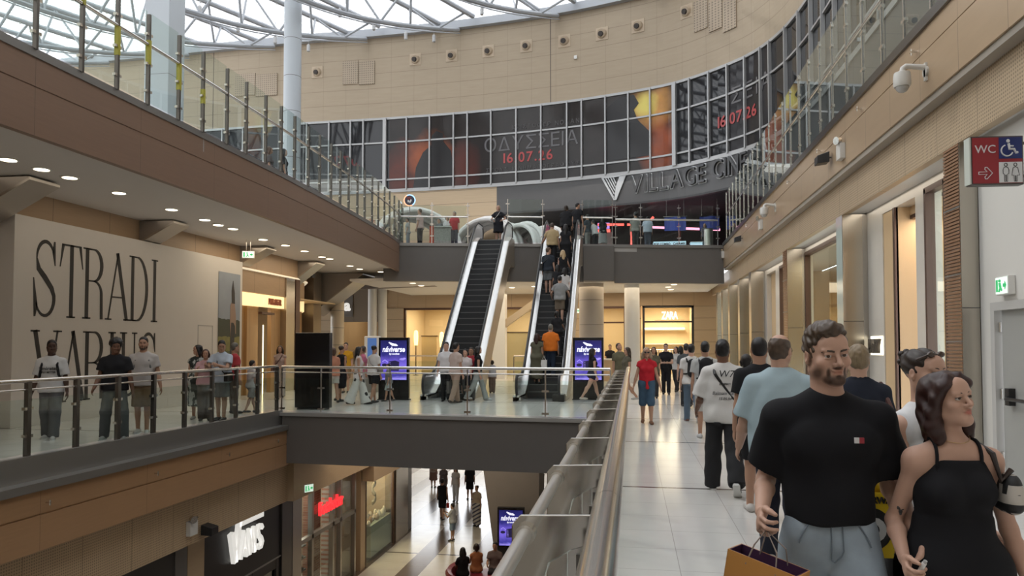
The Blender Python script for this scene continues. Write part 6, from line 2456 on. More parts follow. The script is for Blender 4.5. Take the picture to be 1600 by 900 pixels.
def add_hand(f, J, i, h, spec):
 s = J['s'] * (0.92 if J['fem'] else 1.0)
 W = J['wr', i]
 d, n, t = hand_frame(J, i, spec)
 c1 = spec.get('curl', 25)
 f.ell(W + d * 0.052 * s, (0.041 * s, 0.054 * s, 0.0165 * s), 0.012, np.stack([t, d, n], 1))
 f.ell(W + d * 0.035 * s + t * 0.022 * s + n * 0.006, (0.018 * s, 0.032 * s, 0.016 * s), 0.012, np.stack([t, d, n], 1))
 mn = 0.62 * h
 for j, (o, L) in enumerate(((0.030, 0.070), (0.010, 0.078), (-0.010, 0.073), (-0.029, 0.056))):
  c = c1[j] if isinstance(c1, (list, tuple)) else c1 * (0.8 + 0.12 * j)
  p0 = W + d * (0.092 - 0.006 * abs(j - 1)) * s + t * o * s
  a1 = R(c * 0.8)
  a2 = R(c * 1.9)
  a3 = R(c * 2.6)
  sp = t * (0.10 if j == 0 else 0.03 if j == 1 else -0.03 if j == 2 else -0.10)
  p1 = p0 + unit(d * math.cos(a1) + n * math.sin(a1) + sp * 0.8) * L * 0.45 * s
  p2 = p1 + unit(d * math.cos(a2) + n * math.sin(a2) + sp * 0.5) * L * 0.32 * s
  p3 = p2 + unit(d * math.cos(a3) + n * math.sin(a3)) * L * 0.25 * s
  f.chain([p0 - d * 0.02 * s, p0, p1, p2, p3], [max(mn, r * s) for r in (0.0095, 0.0095, 0.0088, 0.008, 0.007)], 0.004)
 tc = spec.get('thumb_curl', 15)
 p0 = W + d * 0.022 * s + t * 0.026 * s
 p1 = p0 + unit(d * 0.75 + t * 0.62 + n * 0.25) * 0.042 * s
 p2 = p1 + unit(d * math.cos(R(tc)) + t * 0.30 + n * math.sin(R(tc))) * 0.034 * s
 p3 = p2 + unit(d * math.cos(R(tc * 1.6)) + t * 0.1 + n * math.sin(R(tc * 1.6))) * 0.026 * s
 f.chain([p0, p1, p2, p3], [max(mn, r * s) for r in (0.014, 0.0125, 0.0105, 0.0085)], 0.008)


def head_prims(f, J, h, fem, fat=1.0):
 M, C, s = J['hm'], J['head'], J['s'] * (0.95 if fem else 1.0)
 J['hs'] = s
 P = lambda x, y, z: C + M @ V3(x, y, z) * s

 def E(c, r, k=0.015, op='u', rot=None):
  f.ell(P(*c), [v * s for v in r], k, M if rot is None else M @ rot, None, op)
 E((0, -0.014, 0.034), (0.076 * fat, 0.097, 0.086), 0.02)
 E((0, 0.024, -0.030), (0.063 * fat, 0.068, 0.083), 0.03)
 jw = 0.046 if fem else 0.054
 for sg in (-1, 1):
  f.cone(P(sg * jw * fat, 0.0, -0.058), P(sg * 0.014, 0.068, -0.099), 0.022 * s, 0.018 * s, 0.03)
  E((sg * 0.040, 0.060, -0.028), (0.026, 0.026, 0.022), 0.02)
 E((0, 0.078, -0.099), (0.022 if fem else 0.027, 0.018, 0.017), 0.02)
 E((0, 0.070, 0.045), (0.05, 0.026, 0.04), 0.03)
 if h < 0.02:
  for sg in (-1, 1):
   E((sg * 0.031, 0.092, 0.001), (0.020, 0.012, 0.012), 0.012, 's')
   E((sg * 0.030, 0.082, 0.022), (0.025, 0.012, 0.0075), 0.012)
   if h < 0.009:
    E((sg * 0.031, 0.0850, 0.0078 if fem else 0.0068), (0.0175, 0.0112, 0.0055), 0.003)
    E((sg * 0.031, 0.0835, -0.0085), (0.0155, 0.0095, 0.0045), 0.004)
  f.cone(P(0, 0.088, 0.012), P(0, 0.114, -0.029), 0.0075 * s, 0.0105 * s, 0.009)
  E((0, 0.112, -0.032), (0.0115, 0.013, 0.0095), 0.005)
  for sg in (-1, 1):
   E((sg * 0.0135, 0.098, -0.035), (0.0085, 0.012, 0.0085), 0.004)
   E((sg * 0.008, 0.106, -0.0425), (0.0045, 0.007, 0.004), 0.003, 's')
  lw = 0.024
  E((0, 0.090, -0.0575), (lw, 0.0125, 0.006), 0.006)
  E((0, 0.088, -0.0705), (lw * 0.85, 0.0135, 0.0075), 0.006)
  E((0, 0.106, -0.0640), (lw * 0.95, 0.012, 0.0026), 0.002, 's')
  for sg in (-1, 1):
   E((sg * 0.078 * fat, -0.008, -0.008), (0.011, 0.021, 0.032), 0.006, 'u', rotm('Z', -sg * 25) @ rotm('X', 10))
   E((sg * 0.088 * fat, 0.0, -0.004), (0.006, 0.010, 0.017), 0.004, 's', rotm('Z', -sg * 25))
 else:
  f.cone(P(0, 0.086, 0.01), P(0, 0.104, -0.030), 0.010 * s, 0.014 * s, 0.012)
  for sg in (-1, 1):
   E((sg * 0.076, -0.006, -0.008), (0.012, 0.022, 0.032), 0.008)


def body_field(J, h, spec):
 f = Field()
 s, fem, bw = J['s'], J['fem'], J['bw']
 up, fw = J['up'], J['fw']
 fat = spec.get('belly', 0.0)
 Y = (0, 1, 0)
 pel, wa, ch, nk = J['pel'], J['waist'], J['chest'], J['neck']
 hipw = (0.168 if fem else 0.155) * s * (0.4 + 0.6 * bw)
 waw = (0.118 if fem else 0.138) * s * bw
 chw = (0.135 if fem else 0.160) * s * (0.3 + 0.7 * bw)
 f.cone(pel + V3(0, -0.01, 0.0) * s, wa, hipw, waw, 0.03, (Y, 0.68))
 f.cone(wa, ch, waw, chw, 0.04, (Y, 0.66))
 f.cone(ch, ch + up * 0.09 * s, chw, chw * 0.80, 0.04, (Y, 0.62))
 if fat:
  f.ell(wa + fw * 0.05 * s, (0.13 * s * bw, 0.12 * s * fat, 0.15 * s), 0.05)
 for i, sg in ((0, -1), (1, 1)):
  f.cone(nk - up * 0.02 * s, J['sh', i] + up * 0.008 * s, 0.052 * s, 0.048 * s, 0.04)
  if fem:
   f.ell(ch + fw * 0.075 * s + V3(sg * 0.068, 0, -0.01) * s, (0.056 * s, 0.054 * s, 0.058 * s), 0.03)
  else:
   f.ell(ch + fw * 0.062 * s + V3(sg * 0.075, 0, 0.03) * s, (0.085 * s, 0.045 * s, 0.06 * s), 0.04)
  f.ell(pel + V3(sg * 0.07, -0.075, -0.045) * s, (0.085 * s, 0.075 * s, 0.09 * s), 0.04)
  hip, kn, an = J['hip', i], J['kn', i], J['an', i]
  tk = (1.06 if fem else 1.0) * (0.5 + 0.5 * bw)
  f.cone(hip, kn, 0.085 * s * tk, 0.055 * s * tk, 0.05)
  f.cone(kn, an, 0.053 * s * tk, 0.036 * s, 0.02)
  f.ell(kn + (an - kn) * 0.30 + V3(0, -0.018, 0) * s, (0.046 * s * tk, 0.046 * s * tk, 0.11 * s), 0.03)
  fd = J['fd', i]
  f.cone(an - fd * 0.035 * s - V3(0, 0, 0.035) * s, an + fd * 0.12 * s - V3(0, 0, 0.045) * s, 0.036 * s, 0.028 * s, 0.02)
  f.cone(an + fd * 0.12 * s - V3(0, 0, 0.05) * s, an + fd * 0.165 * s - V3(0, 0, 0.053) * s, 0.03 * s, 0.024 * s, 0.015)
  sh, el, wr = J['sh', i], J['el', i], J['wr', i]
  ak = (0.86 if fem else 1.0) * (0.55 + 0.45 * bw)
  f.ell(sh - up * 0.01 * s, (0.055 * s * ak, 0.058 * s * ak, 0.058 * s * ak), 0.03)
  f.cone(sh, el, 0.051 * s * ak, 0.040 * s * ak, 0.03)
  f.cone(el, el + (wr - el) * 0.3, 0.040 * s * ak, 0.042 * s * ak, 0.02)
  f.cone(el + (wr - el) * 0.3, wr, 0.042 * s * ak, 0.0275 * s * ak, 0.02)
  hs = spec.get('hands', ({}, {}))[i]
  if h < 0.014:
   add_hand(f, J, i, h, hs)
  else:
   d, n, t = hand_frame(J, i, hs)
   f.ell(wr + d * 0.05 * s, (0.04 * s, 0.055 * s, 0.02 * s), 0.015, np.stack([t, d, n], 1))
   for o in (0.026, 0.009, -0.009, -0.026):
    p0 = wr + d * 0.09 * s + t * o * s
    f.chain([p0, p0 + unit(d + n * 0.35) * 0.035 * s, p0 + unit(d + n * 0.35) * 0.035 * s + unit(d * 0.5 + n) * 0.03 * s], [0.0095 * s] * 3, 0.003)
   f.chain([wr + d * 0.03 * s + t * 0.03 * s, wr + d * 0.07 * s + t * 0.055 * s, wr + d * 0.10 * s + t * 0.05 * s], [0.013 * s, 0.012 * s, 0.010 * s], 0.008)
 C = J['head']
 f.cone(nk - up * 0.03 * s, C + J['hm'] @ V3(0, -0.02, -0.04) * s, (0.050 if fem else 0.062) * s, (0.047 if fem else 0.060) * s, 0.025)
 head_prims(f, J, h, fem, spec.get('face_w', 1.0))
 return f


def top_field(J, spec, h):
 """upper garment"""
 f = Field()
 s, fem, bw = J['s'], J['fem'], J['bw']
 up, fw = J['up'], J['fw']
 t = spec.get('t', 0.016)
 lo = spec.get('loose', 0.012)
 Y = (0, 1, 0)
 pel, wa, ch, nk = J['pel'], J['waist'], J['chest'], J['neck']
 hipw = (0.168 if fem else 0.158) * s * (0.4 + 0.6 * bw) + t
 waw = (0.118 if fem else 0.140) * s * bw + t + lo * 1.5
 chw = (0.135 if fem else 0.160) * s * (0.3 + 0.7 * bw) + t + lo * 0.5
 hem = spec.get('hem', -0.06) * s
 drop = spec.get('neck', 0.0)
 hp = pel + up * hem
 clip = [(hp, -up)]
 f.cone(pel + V3(0, -0.008, -0.08) * s, wa, hipw + lo, waw, 0.05, (Y, 0.74), clip)
 f.cone(wa, ch, waw, chw, 0.05, (Y, 0.70), clip)
 f.cone(ch, ch + up * 0.09 * s, chw, chw * 0.82, 0.05, (Y, 0.66))
 fat = spec.get('belly', 0.0)
 if fat:
  f.ell(wa + fw * 0.05 * s, (0.13 * s * bw + t, 0.12 * s * fat + t, 0.16 * s + t), 0.05, None, clip)
 strap = spec.get('strap')
 for i, sg in ((0, -1), (1, 1)):
  sh, el, wr = J['sh', i], J['el', i], J['wr', i]
  if hem < 0.03 and not spec.get('tucked'):
   f.ell(pel + V3(sg * 0.07, -0.072, -0.045) * s, (0.085 * s + 0.022 + t * 0.5, 0.075 * s + 0.022 + t * 0.5, 0.10 * s + t), 0.05, None, clip)
   f.cone(J['hip', i] + V3(0, 0, 0.03) * s, J['kn', i] * 0.3 + J['hip', i] * 0.7, 0.088 * s * (0.5 + 0.5 * bw) + 0.022 + t * 0.5, 0.085 * s * (0.5 + 0.5 * bw) + 0.022 + t * 0.5, 0.05, None, clip)
  if fem:
   f.ell(ch + fw * 0.075 * s + V3(sg * 0.068, 0, -0.01) * s, (0.056 * s + t, 0.054 * s + t, 0.058 * s + t), 0.04)
  else:
   f.ell(ch + fw * 0.062 * s + V3(sg * 0.075, 0, 0.03) * s, (0.085 * s + t, 0.045 * s + t, 0.06 * s + t), 0.05)
  sl = spec.get('sleeve', 0.6)
  ak = (0.86 if fem else 1.0) * (0.55 + 0.45 * bw)
  if strap:
   continue
  f.cone(nk - up * 0.008 * s, sh - up * 0.006 * s, 0.044 * s + t, 0.040 * s + t, 0.04)
  if sl > 0:
   if sl <= 1:
    e = sh + (el - sh) * sl
    dd = unit(el - sh)
    r0, r1 = 0.054 * s * ak + t, 0.050 * s * ak + t + lo + spec.get('flare', 0.0)
    f.cone(sh - dd * 0.0, e + dd * 0.06, r0, r1 + 0.003, 0.035, None, [(e, dd)])
   else:
    e = el + (wr - el) * (sl - 1)
    dd = unit(wr - el)
    f.cone(sh, el, 0.052 * s * ak + t, 0.044 * s * ak + t + lo, 0.04)
    f.cone(el, e + dd * 0.05, 0.044 * s * ak + t + lo, 0.034 * s * ak + t + lo, 0.03, None, [(e, dd)])
  else:
   f.ell(sh - V3(sg * 0.02, 0, 0.0) * s, (0.05 * s + t, 0.062 * s + t, 0.06 * s + t), 0.03, None, [(sh + V3(sg * 0.012, 0, 0), V3(sg, 0, 0))])
 if strap:
  f.cuts.append((ch + up * (0.075 + spec.get('bust', 0)) * s, up)) if not spec.get('keep') else None
 else:
  # round neckline
  f.ell(nk + up * 0.075 * s + fw * 0.022 * s, (0.070 * s, (0.078 + drop) * s, (0.062 + drop) * s), 0.012, None, None, 's')
 if spec.get('collar'):
  f.chain([nk + up * 0.03 * s + V3(0.066 * math.sin(a), 0.062 * math.cos(a) + 0.008, 0.012 * -math.cos(a)) * s for a in [R(x) for x in range(25, 336, 31)]], [max(0.017 * s, 0.8 * h)] * 11, 0.008)
 if spec.get('knot'):
  f.cone(wa + fw * 0.12 * s, pel + fw * 0.15 * s - up * 0.10 * s, 0.025 * s, 0.045 * s, 0.02, (Y, 0.35))
 f.fold = spec.get('fold', (0.004, 26, 1.0))
 return f


def bottom_field(J, spec, h):
 f = Field()
 s, fem, bw = J['s'], J['fem'], J['bw']
 up = J['up']
 t = spec.get('t', 0.012)
 lo = spec.get('loose', 0.008)
 Y = (0, 1, 0)
 pel, wa = J['pel'], J['waist']
 hipw = (0.168 if fem else 0.155) * s * (0.4 + 0.6 * bw) + t
 rise = spec.get('rise', 0.07) * s
 clip = [(pel + V3(0, 0, rise), V3(0, 0, 1))]
 tk = (1.06 if fem else 1.0) * (0.5 + 0.5 * bw)
 f.cone(pel + V3(0, -0.01, 0.0) * s, wa, hipw, hipw * 0.88, 0.03, (Y, 0.70), clip)
 kind = spec.get('kind', 'trousers')
 for i, sg in ((0, -1), (1, 1)):
  f.ell(pel + V3(sg * 0.07, -0.075, -0.045) * s, (0.085 * s + t, 0.075 * s + t, 0.09 * s + t), 0.04, None, clip)
 if kind in ('skirt', 'dress'):
  L = spec.get('len', 0.45) * s
  fl = spec.get('flare', 0.06)
  m = (J['kn', 0] + J['kn', 1]) / 2
  bot = pel + unit(m - pel) * L
  bot = V3(bot[0], bot[1], pel[2] - L)
  f.cone(pel - V3(0, 0, 0.02) * s, bot - V3(0, 0, 0.1), hipw * 1.0, hipw + fl, 0.06, (Y, 0.78), [(bot, V3(0, 0, -1))] + clip)
  for i in (0, 1):
   f.cone(J['hip', i], J['kn', i], 0.088 * s * tk + t, 0.06 * s + t + 0.02, 0.08, None, [(bot, V3(0, 0, -1))])
   f.cone(J['kn', i], J['an', i], 0.06 * s + t + 0.02, 0.05 * s + t + 0.02, 0.08, None, [(bot, V3(0, 0, -1))])
 else:
  L = spec.get('len', 2.0)           # 0-1 thigh, 1-2 shin
  fl = spec.get('flare', 0.0)
  for i in (0, 1):
   hip, kn, an = J['hip', i], J['kn', i], J['an', i]
   if L <= 1.0:
    e = hip + (kn - hip) * L
    dd = unit(kn - hip)
    f.cone(hip, e + dd * 0.05, 0.088 * s * tk + t, (0.088 - 0.03 * L) * s * tk + t + lo + fl, 0.04, None, [(e, dd)])
   else:
    e = kn + (an - kn) * (L - 1) + V3(0, 0, -0.035 if L >= 1.98 else 0) * s
    dd = unit(an - kn)
    f.cone(hip, kn, 0.088 * s * tk + t, 0.056 * s * tk + t + lo, 0.04)
    f.cone(kn, e + dd * 0.05, 0.056 * s * tk + t + lo, 0.042 * s + t + lo + fl, 0.03, None, [(e, dd)])
    if not fl:
     f.ell(kn + (an - kn) * 0.30 + V3(0, -0.018, 0) * s, (0.046 * s + t, 0.046 * s + t, 0.11 * s), 0.03, None, [(e, dd)])
 f.fold = spec.get('fold', (0.004, 30, 2.0))
 return f


def hair_field(J, style, h):
 f = Field()
 M, C, s = J['hm'], J['head'], J['hs']
 P = lambda x, y, z: C + M @ V3(x, y, z) * s
 n = lambda x, y, z: M @ V3(x, y, z)
 E = lambda c, r, k=0.02, clip=None, rot=None: f.ell(P(*c), [v * s for v in r], k, M if rot is None else M @ rot, clip)
 face = (P(0, 0.071, 0.052), n(0, 0.80, -0.60))
 fold = (0.004, 90, 0.5)
 nape = [(P(0, 0.012, 0), n(0, 1, 0.1)), (P(0, 0, -0.072), n(0, 0.15, -1))]
 if style == 'short':
  cl = [(P(0, 0.066, 0.056), n(0, 0.74, -0.67)), (P(0, -0.02, -0.045), n(0, 0.35, -1))]
  E((0, -0.016, 0.042), (0.081, 0.101, 0.090), 0.02, cl)
  E((0, 0.0, 0.075), (0.066, 0.082, 0.06), 0.02, [(P(0, 0.066, 0.056), n(0, 0.74, -0.67))])
  E((0, -0.036, -0.01), (0.074, 0.076, 0.075), 0.02, nape)
 elif style == 'quiff':
  sd = [(P(0, 0.030, 0.0), n(0, 0.92, -0.30)), (P(0, -0.02, -0.045), n(0, 0.2, -1))]
  E((0, -0.018, 0.036), (0.0795, 0.0985, 0.088), 0.012, sd)
  tp = [(P(0, 0.072, 0.064), n(0, 0.62, -0.78))]
  E((0, 0.000, 0.080), (0.068, 0.088, 0.056), 0.02, tp)
  E((0.012, 0.052, 0.098), (0.052, 0.036, 0.030), 0.02, tp)
  fold = (0.006, 120, 1.5)
 elif style == 'buzz':
  cl = [(P(0, 0.062, 0.056), n(0, 0.7, -0.7)), (P(0, -0.02, -0.05), n(0, 0.35, -1))]
  E((0, -0.016, 0.036), (0.0785, 0.0995, 0.0895), 0.02, cl)
  E((0, -0.036, -0.01), (0.072, 0.074, 0.072), 0.02, nape)
  fold = None
 elif style == 'bald':
  cl = [(P(0, 0.0, 0.075), n(0, 0.25, 1)), (P(0, 0.02, 0), n(0, 1, -0.2)), (P(0, -0.02, -0.055), n(0, 0.3, -1))]
  E((0, -0.016, 0.034), (0.080, 0.1005, 0.088), 0.02, cl)
  E((0, -0.036, -0.01), (0.073, 0.075, 0.072), 0.02, nape)
 elif style == 'afro':
  cl = [(P(0, 0.070, 0.045), n(0, 0.85, -0.52)), (P(0, -0.02, -0.05), n(0, 0.3, -1))]
  E((0, -0.02, 0.060), (0.112, 0.118, 0.105), 0.02, cl)
  fold = (0.010, 75, 0.7)
 elif style == 'bob':
  E((0, -0.016, 0.040), (0.086, 0.106, 0.092), 0.02, [face])
  for sg in (-1, 1):
   f.chain([P(sg * 0.058, 0.020, 0.045), P(sg * 0.082, 0.010, -0.02), P(sg * 0.080, 0.0, -0.08)], [0.030 * s, 0.028 * s, 0.026 * s], 0.03)
  f.chain([P(0, -0.07, 0.0), P(0, -0.075, -0.09)], [0.075 * s, 0.066 * s], 0.03, (n(0, 1, 0), 0.6))
 elif style in ('long', 'wavy', 'verylong', 'mid'):
  E((0, -0.016, 0.040), (0.085, 0.106, 0.091), 0.02, [face])
  dn = {'long': -0.24, 'wavy': -0.22, 'verylong': -0.36, 'mid': -0.17}[style]
  dz = V3(0, 0, dn) * s
  b0 = P(0, -0.068, 0.0)
  b1 = C + M @ V3(0, -0.085, -0.06) * s
  b2 = b1 * 1.0 + dz * 0.75 + V3(0, -0.03, 0) * s
  f.chain([b0, b1, b2], [0.080 * s, 0.078 * s, 0.06 * s], 0.03, (n(0, 1, 0), 0.55))
  for sg in (-1, 1):
   q0, q1 = P(sg * 0.060, 0.018, 0.045), P(sg * 0.083, 0.004, -0.03)
   q2 = C + M @ V3(sg * 0.092, -0.02, -0.10) * s
   q3 = q2 + V3(sg * 0.01, -0.005, dn * 0.5) * s
   wv = 1.35 if style == 'wavy' else 1.0
   f.chain([q0, q1, q2, q3], [0.026 * s * wv, 0.028 * s * wv, 0.032 * s * wv, 0.022 * s * wv], 0.03)
  fold = (0.007, 60, 0.3) if style == 'wavy' else (0.004, 80, 0.3)
 elif style == 'bun':
  E((0, -0.016, 0.038), (0.0815, 0.1015, 0.0895), 0.02, [face, (P(0, -0.02, -0.06), n(0, 0.5, -1))])
  E((0, -0.095, 0.075), (0.045, 0.042, 0.042), 0.015)
  fold = (0.006, 80, 0.9)
 elif style == 'pony':
  E((0, -0.016, 0.038), (0.0815, 0.1015, 0.0895), 0.02, [face, (P(0, -0.02, -0.06), n(0, 0.5, -1))])
  f.chain([P(0, -0.10, 0.05), P(0, -0.135, 0.0), C + M @ V3(0, -0.13, -0.1) * s, C + M @ V3(0, -0.12, -0.2) * s], [0.028 * s, 0.034 * s, 0.032 * s, 0.012 * s], 0.02)
 f.fold = (fold[0] * s, fold[1], fold[2]) if fold and h < 0.02 else None
 return f


def person(label, loc, face, vox=0.014, hair=('short', (0.02, 0.015, 0.012)), skin='light', top=None, bottom=None, shoes=(0.05, 0.05, 0.05), dress=None, group=None, paint=None, detail=False, cap=None, bare_feet=False, glasses=False, **kw):
 J = pose(**kw)
 s = J['s']
 tone = np.array(TONES[skin])
 V, Q = body_field(J, vox, kw).mesh(vox)
 col = np.tile(tone, (len(V), 1))
 # head-local coordinates for the colours of lips, brows, beard
 Lc = (V - J['head']) @ J['hm'] / J['hs']
 near = (np.abs(Lc) < 0.16).all(1)

 def blob(c, r, colr, soft=0.35, amt=1.0):
  d = np.sqrt((((Lc - np.array(c)) / np.array(r)) ** 2).sum(1))
  w = np.clip((1 - d) / soft, 0, 1) * near * amt
  col[:] = col * (1 - w[:, None]) + np.array(colr) * w[:, None]
 hc = np.array(hair[1]) if hair else np.array((0.03, 0.012, 0.01))
 if vox < 0.02:
  lip = tone * np.array((0.88, 0.72, 0.68)) if not J['fem'] else tone * np.array((0.85, 0.45, 0.45))
  blob((0, 0.098, -0.064), (0.026, 0.03, 0.014), lip, 0.5)
  for sg in (-1, 1):
   blob((sg * 0.044, 0.07, -0.03), (0.03, 0.04, 0.025), tone * np.array((1.05, 0.88, 0.85)), 1.0, 0.5)
   if not detail:
    blob((sg * 0.032, 0.09, 0.0), (0.016, 0.03, 0.007), (0.03, 0.025, 0.025), 0.5, 0.85)
    blob((sg * 0.032, 0.088, 0.021), (0.024, 0.03, 0.0065), hc * 0.8, 0.6, 0.85)
 bd = kw.get('beard')
 if bd:
  bc = np.array(bd)
  for c, r in (((0, 0.085, -0.098), (0.050, 0.045, 0.026)), ((0, 0.104, -0.048), (0.031, 0.03, 0.0075)), ((0, 0.1, -0.084), (0.014, 0.04, 0.012)), ((0.032, 0.09, -0.068), (0.009, 0.04, 0.026)), ((-0.032, 0.09, -0.068), (0.009, 0.04, 0.026))):
   blob(c, r, bc, 0.4, 0.9)
  for sg in (-1, 1):
   blob((sg * 0.056, 0.035, -0.068), (0.026, 0.050, 0.034), bc, 0.6, 0.85)
   blob((sg * 0.070, 0.005, -0.025), (0.014, 0.016, 0.045), bc, 0.6, 0.7)
   blob((sg * 0.033, 0.075, -0.094), (0.026, 0.04, 0.024), bc, 0.5, 0.85)
  blob((0, 0.098, -0.066), (0.021, 0.03, 0.0075), tone * np.array((0.80, 0.62, 0.58)), 0.4)
 nails = None
 rz = R(face)
 root = put('person', np_mesh('person', V, Q, SKIN, col), None, False, loc)
 root.rotation_euler = (0, 0, rz)
 tag(root, label, 'person', group)

 def part(name, fld, m, hh=None):
  v, q = fld.mesh(hh or vox)
  if len(v):
   return put(name, np_mesh(name, v, q, m), root, False)
 if hair:
  part('hair', hair_field(J, hair[0], vox), hair_mat(tuple(hair[1])))
 if bottom:
  bm_ = bottom.get('mat') or cloth(bottom['col'], bottom.get('rough', 0.85), bottom.get('noise', 0.05))
  part(bottom.get('name', 'trousers'), bottom_field(J, bottom, vox), bm_)
 if top:
  tm = top.get('mat') or cloth(top['col'])
  if 'belly' in kw:
   top = dict(top, belly=kw['belly'])
  part(top.get('name', 'shirt'), top_field(J, top, vox), tm)
 if dress:
  f = top_field(J, dict(dress, hem=-0.03), vox)
  g = bottom_field(J, dict(dress, kind='dress', rise=0.2, t=dress.get('t', 0.012) + 0.002), vox)
  f.p += g.p
  dm = dress.get('mat') or cloth(dress['col'])
  part('dress', f, dm)
  if dress.get('strap'):
   for sg in (-1, 1):
    x0 = sg * dress['strap'] * s
    c0 = J['chest'] + J['up'] * 0.075 * s
    sel = V[(np.abs(V[:, 0] - x0) < 0.014) & (V[:, 2] > c0[2] - 0.03) & (V[:, 2] < J['neck'][2] + 0.06)]
    an_ = np.arctan2(sel[:, 2] - c0[2], sel[:, 1] - c0[1])
    rr = np.hypot(sel[:, 2] - c0[2], sel[:, 1] - c0[1])
    pts = []
    for a in np.arange(-0.12, PI + 0.13, 0.16):
     k = np.abs(an_ - a) < 0.12
     if k.any():
      r_ = np.percentile(rr[k], 85) + 0.003
      pts.append((x0, c0[1] + r_ * math.cos(a), c0[2] + r_ * math.sin(a)))
    MB().tube(pts, dress.get('strap_r', 0.006), 8).build('strap', dm, root, True, world=False)
 if shoes is not None:
  for i in (0, 1):
   f = Field()
   an, fd = J['an', i], J['fd', i]
   e = 0.012 * s
   lo = V3(0, 0, 1)
   f.cone(an - fd * 0.040 * s - V3(0, 0, 0.035) * s, an + fd * 0.11 * s - V3(0, 0, 0.045) * s, 0.040 * s + e * 0.4, 0.032 * s + e * 0.5, 0.02)
   f.cone(an + fd * 0.11 * s - V3(0, 0, 0.048) * s, an + fd * 0.175 * s - V3(0, 0, 0.05) * s, 0.036 * s + e * 0.3, 0.030 * s, 0.015)
   sho = part('shoe', f, cloth(shoes if not isinstance(shoes, dict) else shoes['col'], 0.6), min(vox, 0.014))
   if isinstance(shoes, dict):
    b = MB()
    q0 = an - fd * 0.085 * s
    q1 = an + fd * 0.205 * s
    sd = unit(np.cross(fd, (0, 0, 1)))
    n_ = np.cross(sd, fd)
    pts = []
    for k, (u, w) in enumerate(((0, 0.025), (0.03, 0.038), (0.14, 0.036), (0.22, 0.046), (0.27, 0.038), (0.292, 0.015))):
     pts.append((u, w))
    outl = [q0 + fd * u * s + sd * w * s for u, w in pts] + [q0 + fd * u * s - sd * w * s for u, w in pts[::-1]]
    b.prism([Vector(p_ - n_ * 0.085 * s) for p_ in outl], Vector(n_ * 0.026 * s))
    b.build('sole', cloth(shoes['sole'], 0.7), sho, world=False)
 J['root'], J['loc'], J['rz'] = root, Vector(loc), rz
 if detail:
  hs, M = J['hs'], J['hm']
  P = lambda x, y, z: Vector(J['head'] + M @ V3(x, y, z) * hs)
  gz = detail if isinstance(detail, tuple) else (0.0, 0.0)
  for sg in (-1, 1):
   c = P(sg * 0.031, 0.0815, 0.0005)
   ey = MB().ball(c, 0.0122 * hs, 20).build('eye', mat('eye_white', (0.50, 0.47, 0.45), 0.25), root, True, world=False)
   d = Vector(M @ unit((gz[0] + sg * 0.04, 1, gz[1])))
   b = MB()
   b.tube([c + d * 0.0104 * hs, c + d * 0.0127 * hs], [0.0066 * hs, 0.0056 * hs], 14)
   b.build('iris', mat('iris_brown', (0.05, 0.022, 0.01), 0.2), ey, True, world=False)
   b = MB()
   bz = 0.0175 if not J['fem'] else 0.0215
   bt = 0.0042 if not J['fem'] else 0.0032
   b.tube([P(sg * 0.012, 0.0965, bz - 0.002), P(sg * 0.022, 0.0965, bz + 0.0015), P(sg * 0.036, 0.0915, bz + 0.004), P(sg * 0.047, 0.081, bz + 0.001), P(sg * 0.053, 0.073, bz - 0.003)], [bt * 0.8 * hs, bt * hs, bt * hs, bt * 0.7 * hs, bt * 0.3 * hs], 8)
   b.build('eyebrow', hair_mat(tuple(hc * 0.8)), root, True, world=False)
   if J['fem']:
    b = MB()
    b.tube([P(sg * 0.018, 0.0935, 0.0035), P(sg * 0.031, 0.0958, 0.0058), P(sg * 0.043, 0.090, 0.0035), P(sg * 0.048, 0.086, 0.004)], 0.0014 * hs, 6)
    b.build('eyelashes', mat('lash_black', (0.01, 0.008, 0.008), 0.5), root, True, world=False)
 if glasses:
  b = MB()
  P = lambda x, y, z: Vector(J['head'] + J['hm'] @ V3(x, y, z) * J['hs'])
  for sg in (-1, 1):
   b.tube([P(sg * 0.033 + 0.024 * math.cos(R(a)), 0.108 - 0.01 * abs(math.cos(R(a))), 0.0 + 0.018 * math.sin(R(a))) for a in range(0, 361, 30)], 0.0025, 6)
   b.tube([P(sg * 0.057, 0.098, 0.005), P(sg * 0.08, 0.0, 0.005)], 0.003, 6)
   if glasses == 'dark':
    b.ball(P(sg * 0.033, 0.103, 0.0), (0.024, 0.012, 0.018), 10)
  b.build('glasses', mat('dark_lens', (0.02, 0.02, 0.025), 0.15), root, True, world=False)
 return J


def held(name, label, cat, J, parts, group=None):
 """a thing carried by a person, built in that person's own frame: parts = [(name, MB or Field, material[, vox])]"""
 r = thing(name, label, cat, J['loc'], J['rz'], group)
 for p in parts:
  if isinstance(p[1], Field):
   v, q = p[1].mesh(p[3])
   put(p[0], np_mesh(p[0], v, q, p[2]), r, False)
  else:
   p[1].build(p[0], p[2], r, True, world=False)
 return r


# ---------------------------------------------------------------- the people
BK, DK, NV, WH, GY, LG = (0.014, 0.014, 0.016), (0.03, 0.03, 0.033), (0.02, 0.026, 0.045), (0.58, 0.56, 0.54), (0.20, 0.20, 0.20), (0.36, 0.36, 0.35)
HB, HD, HBR, HBL = (0.010, 0.008, 0.008), (0.03, 0.019, 0.013), (0.075, 0.045, 0.028), (0.34, 0.24, 0.14)


def tee(col, **k):
 return dict(col=col, **k)


def at_feet(px, py, z=0.0):
 return at_z(px, py, z)


def vox_for(d):
 return 0.0042 if d < 4 else 0.0075 if d < 7 else 0.010 if d < 11 else 0.013 if d < 18 else 0.017


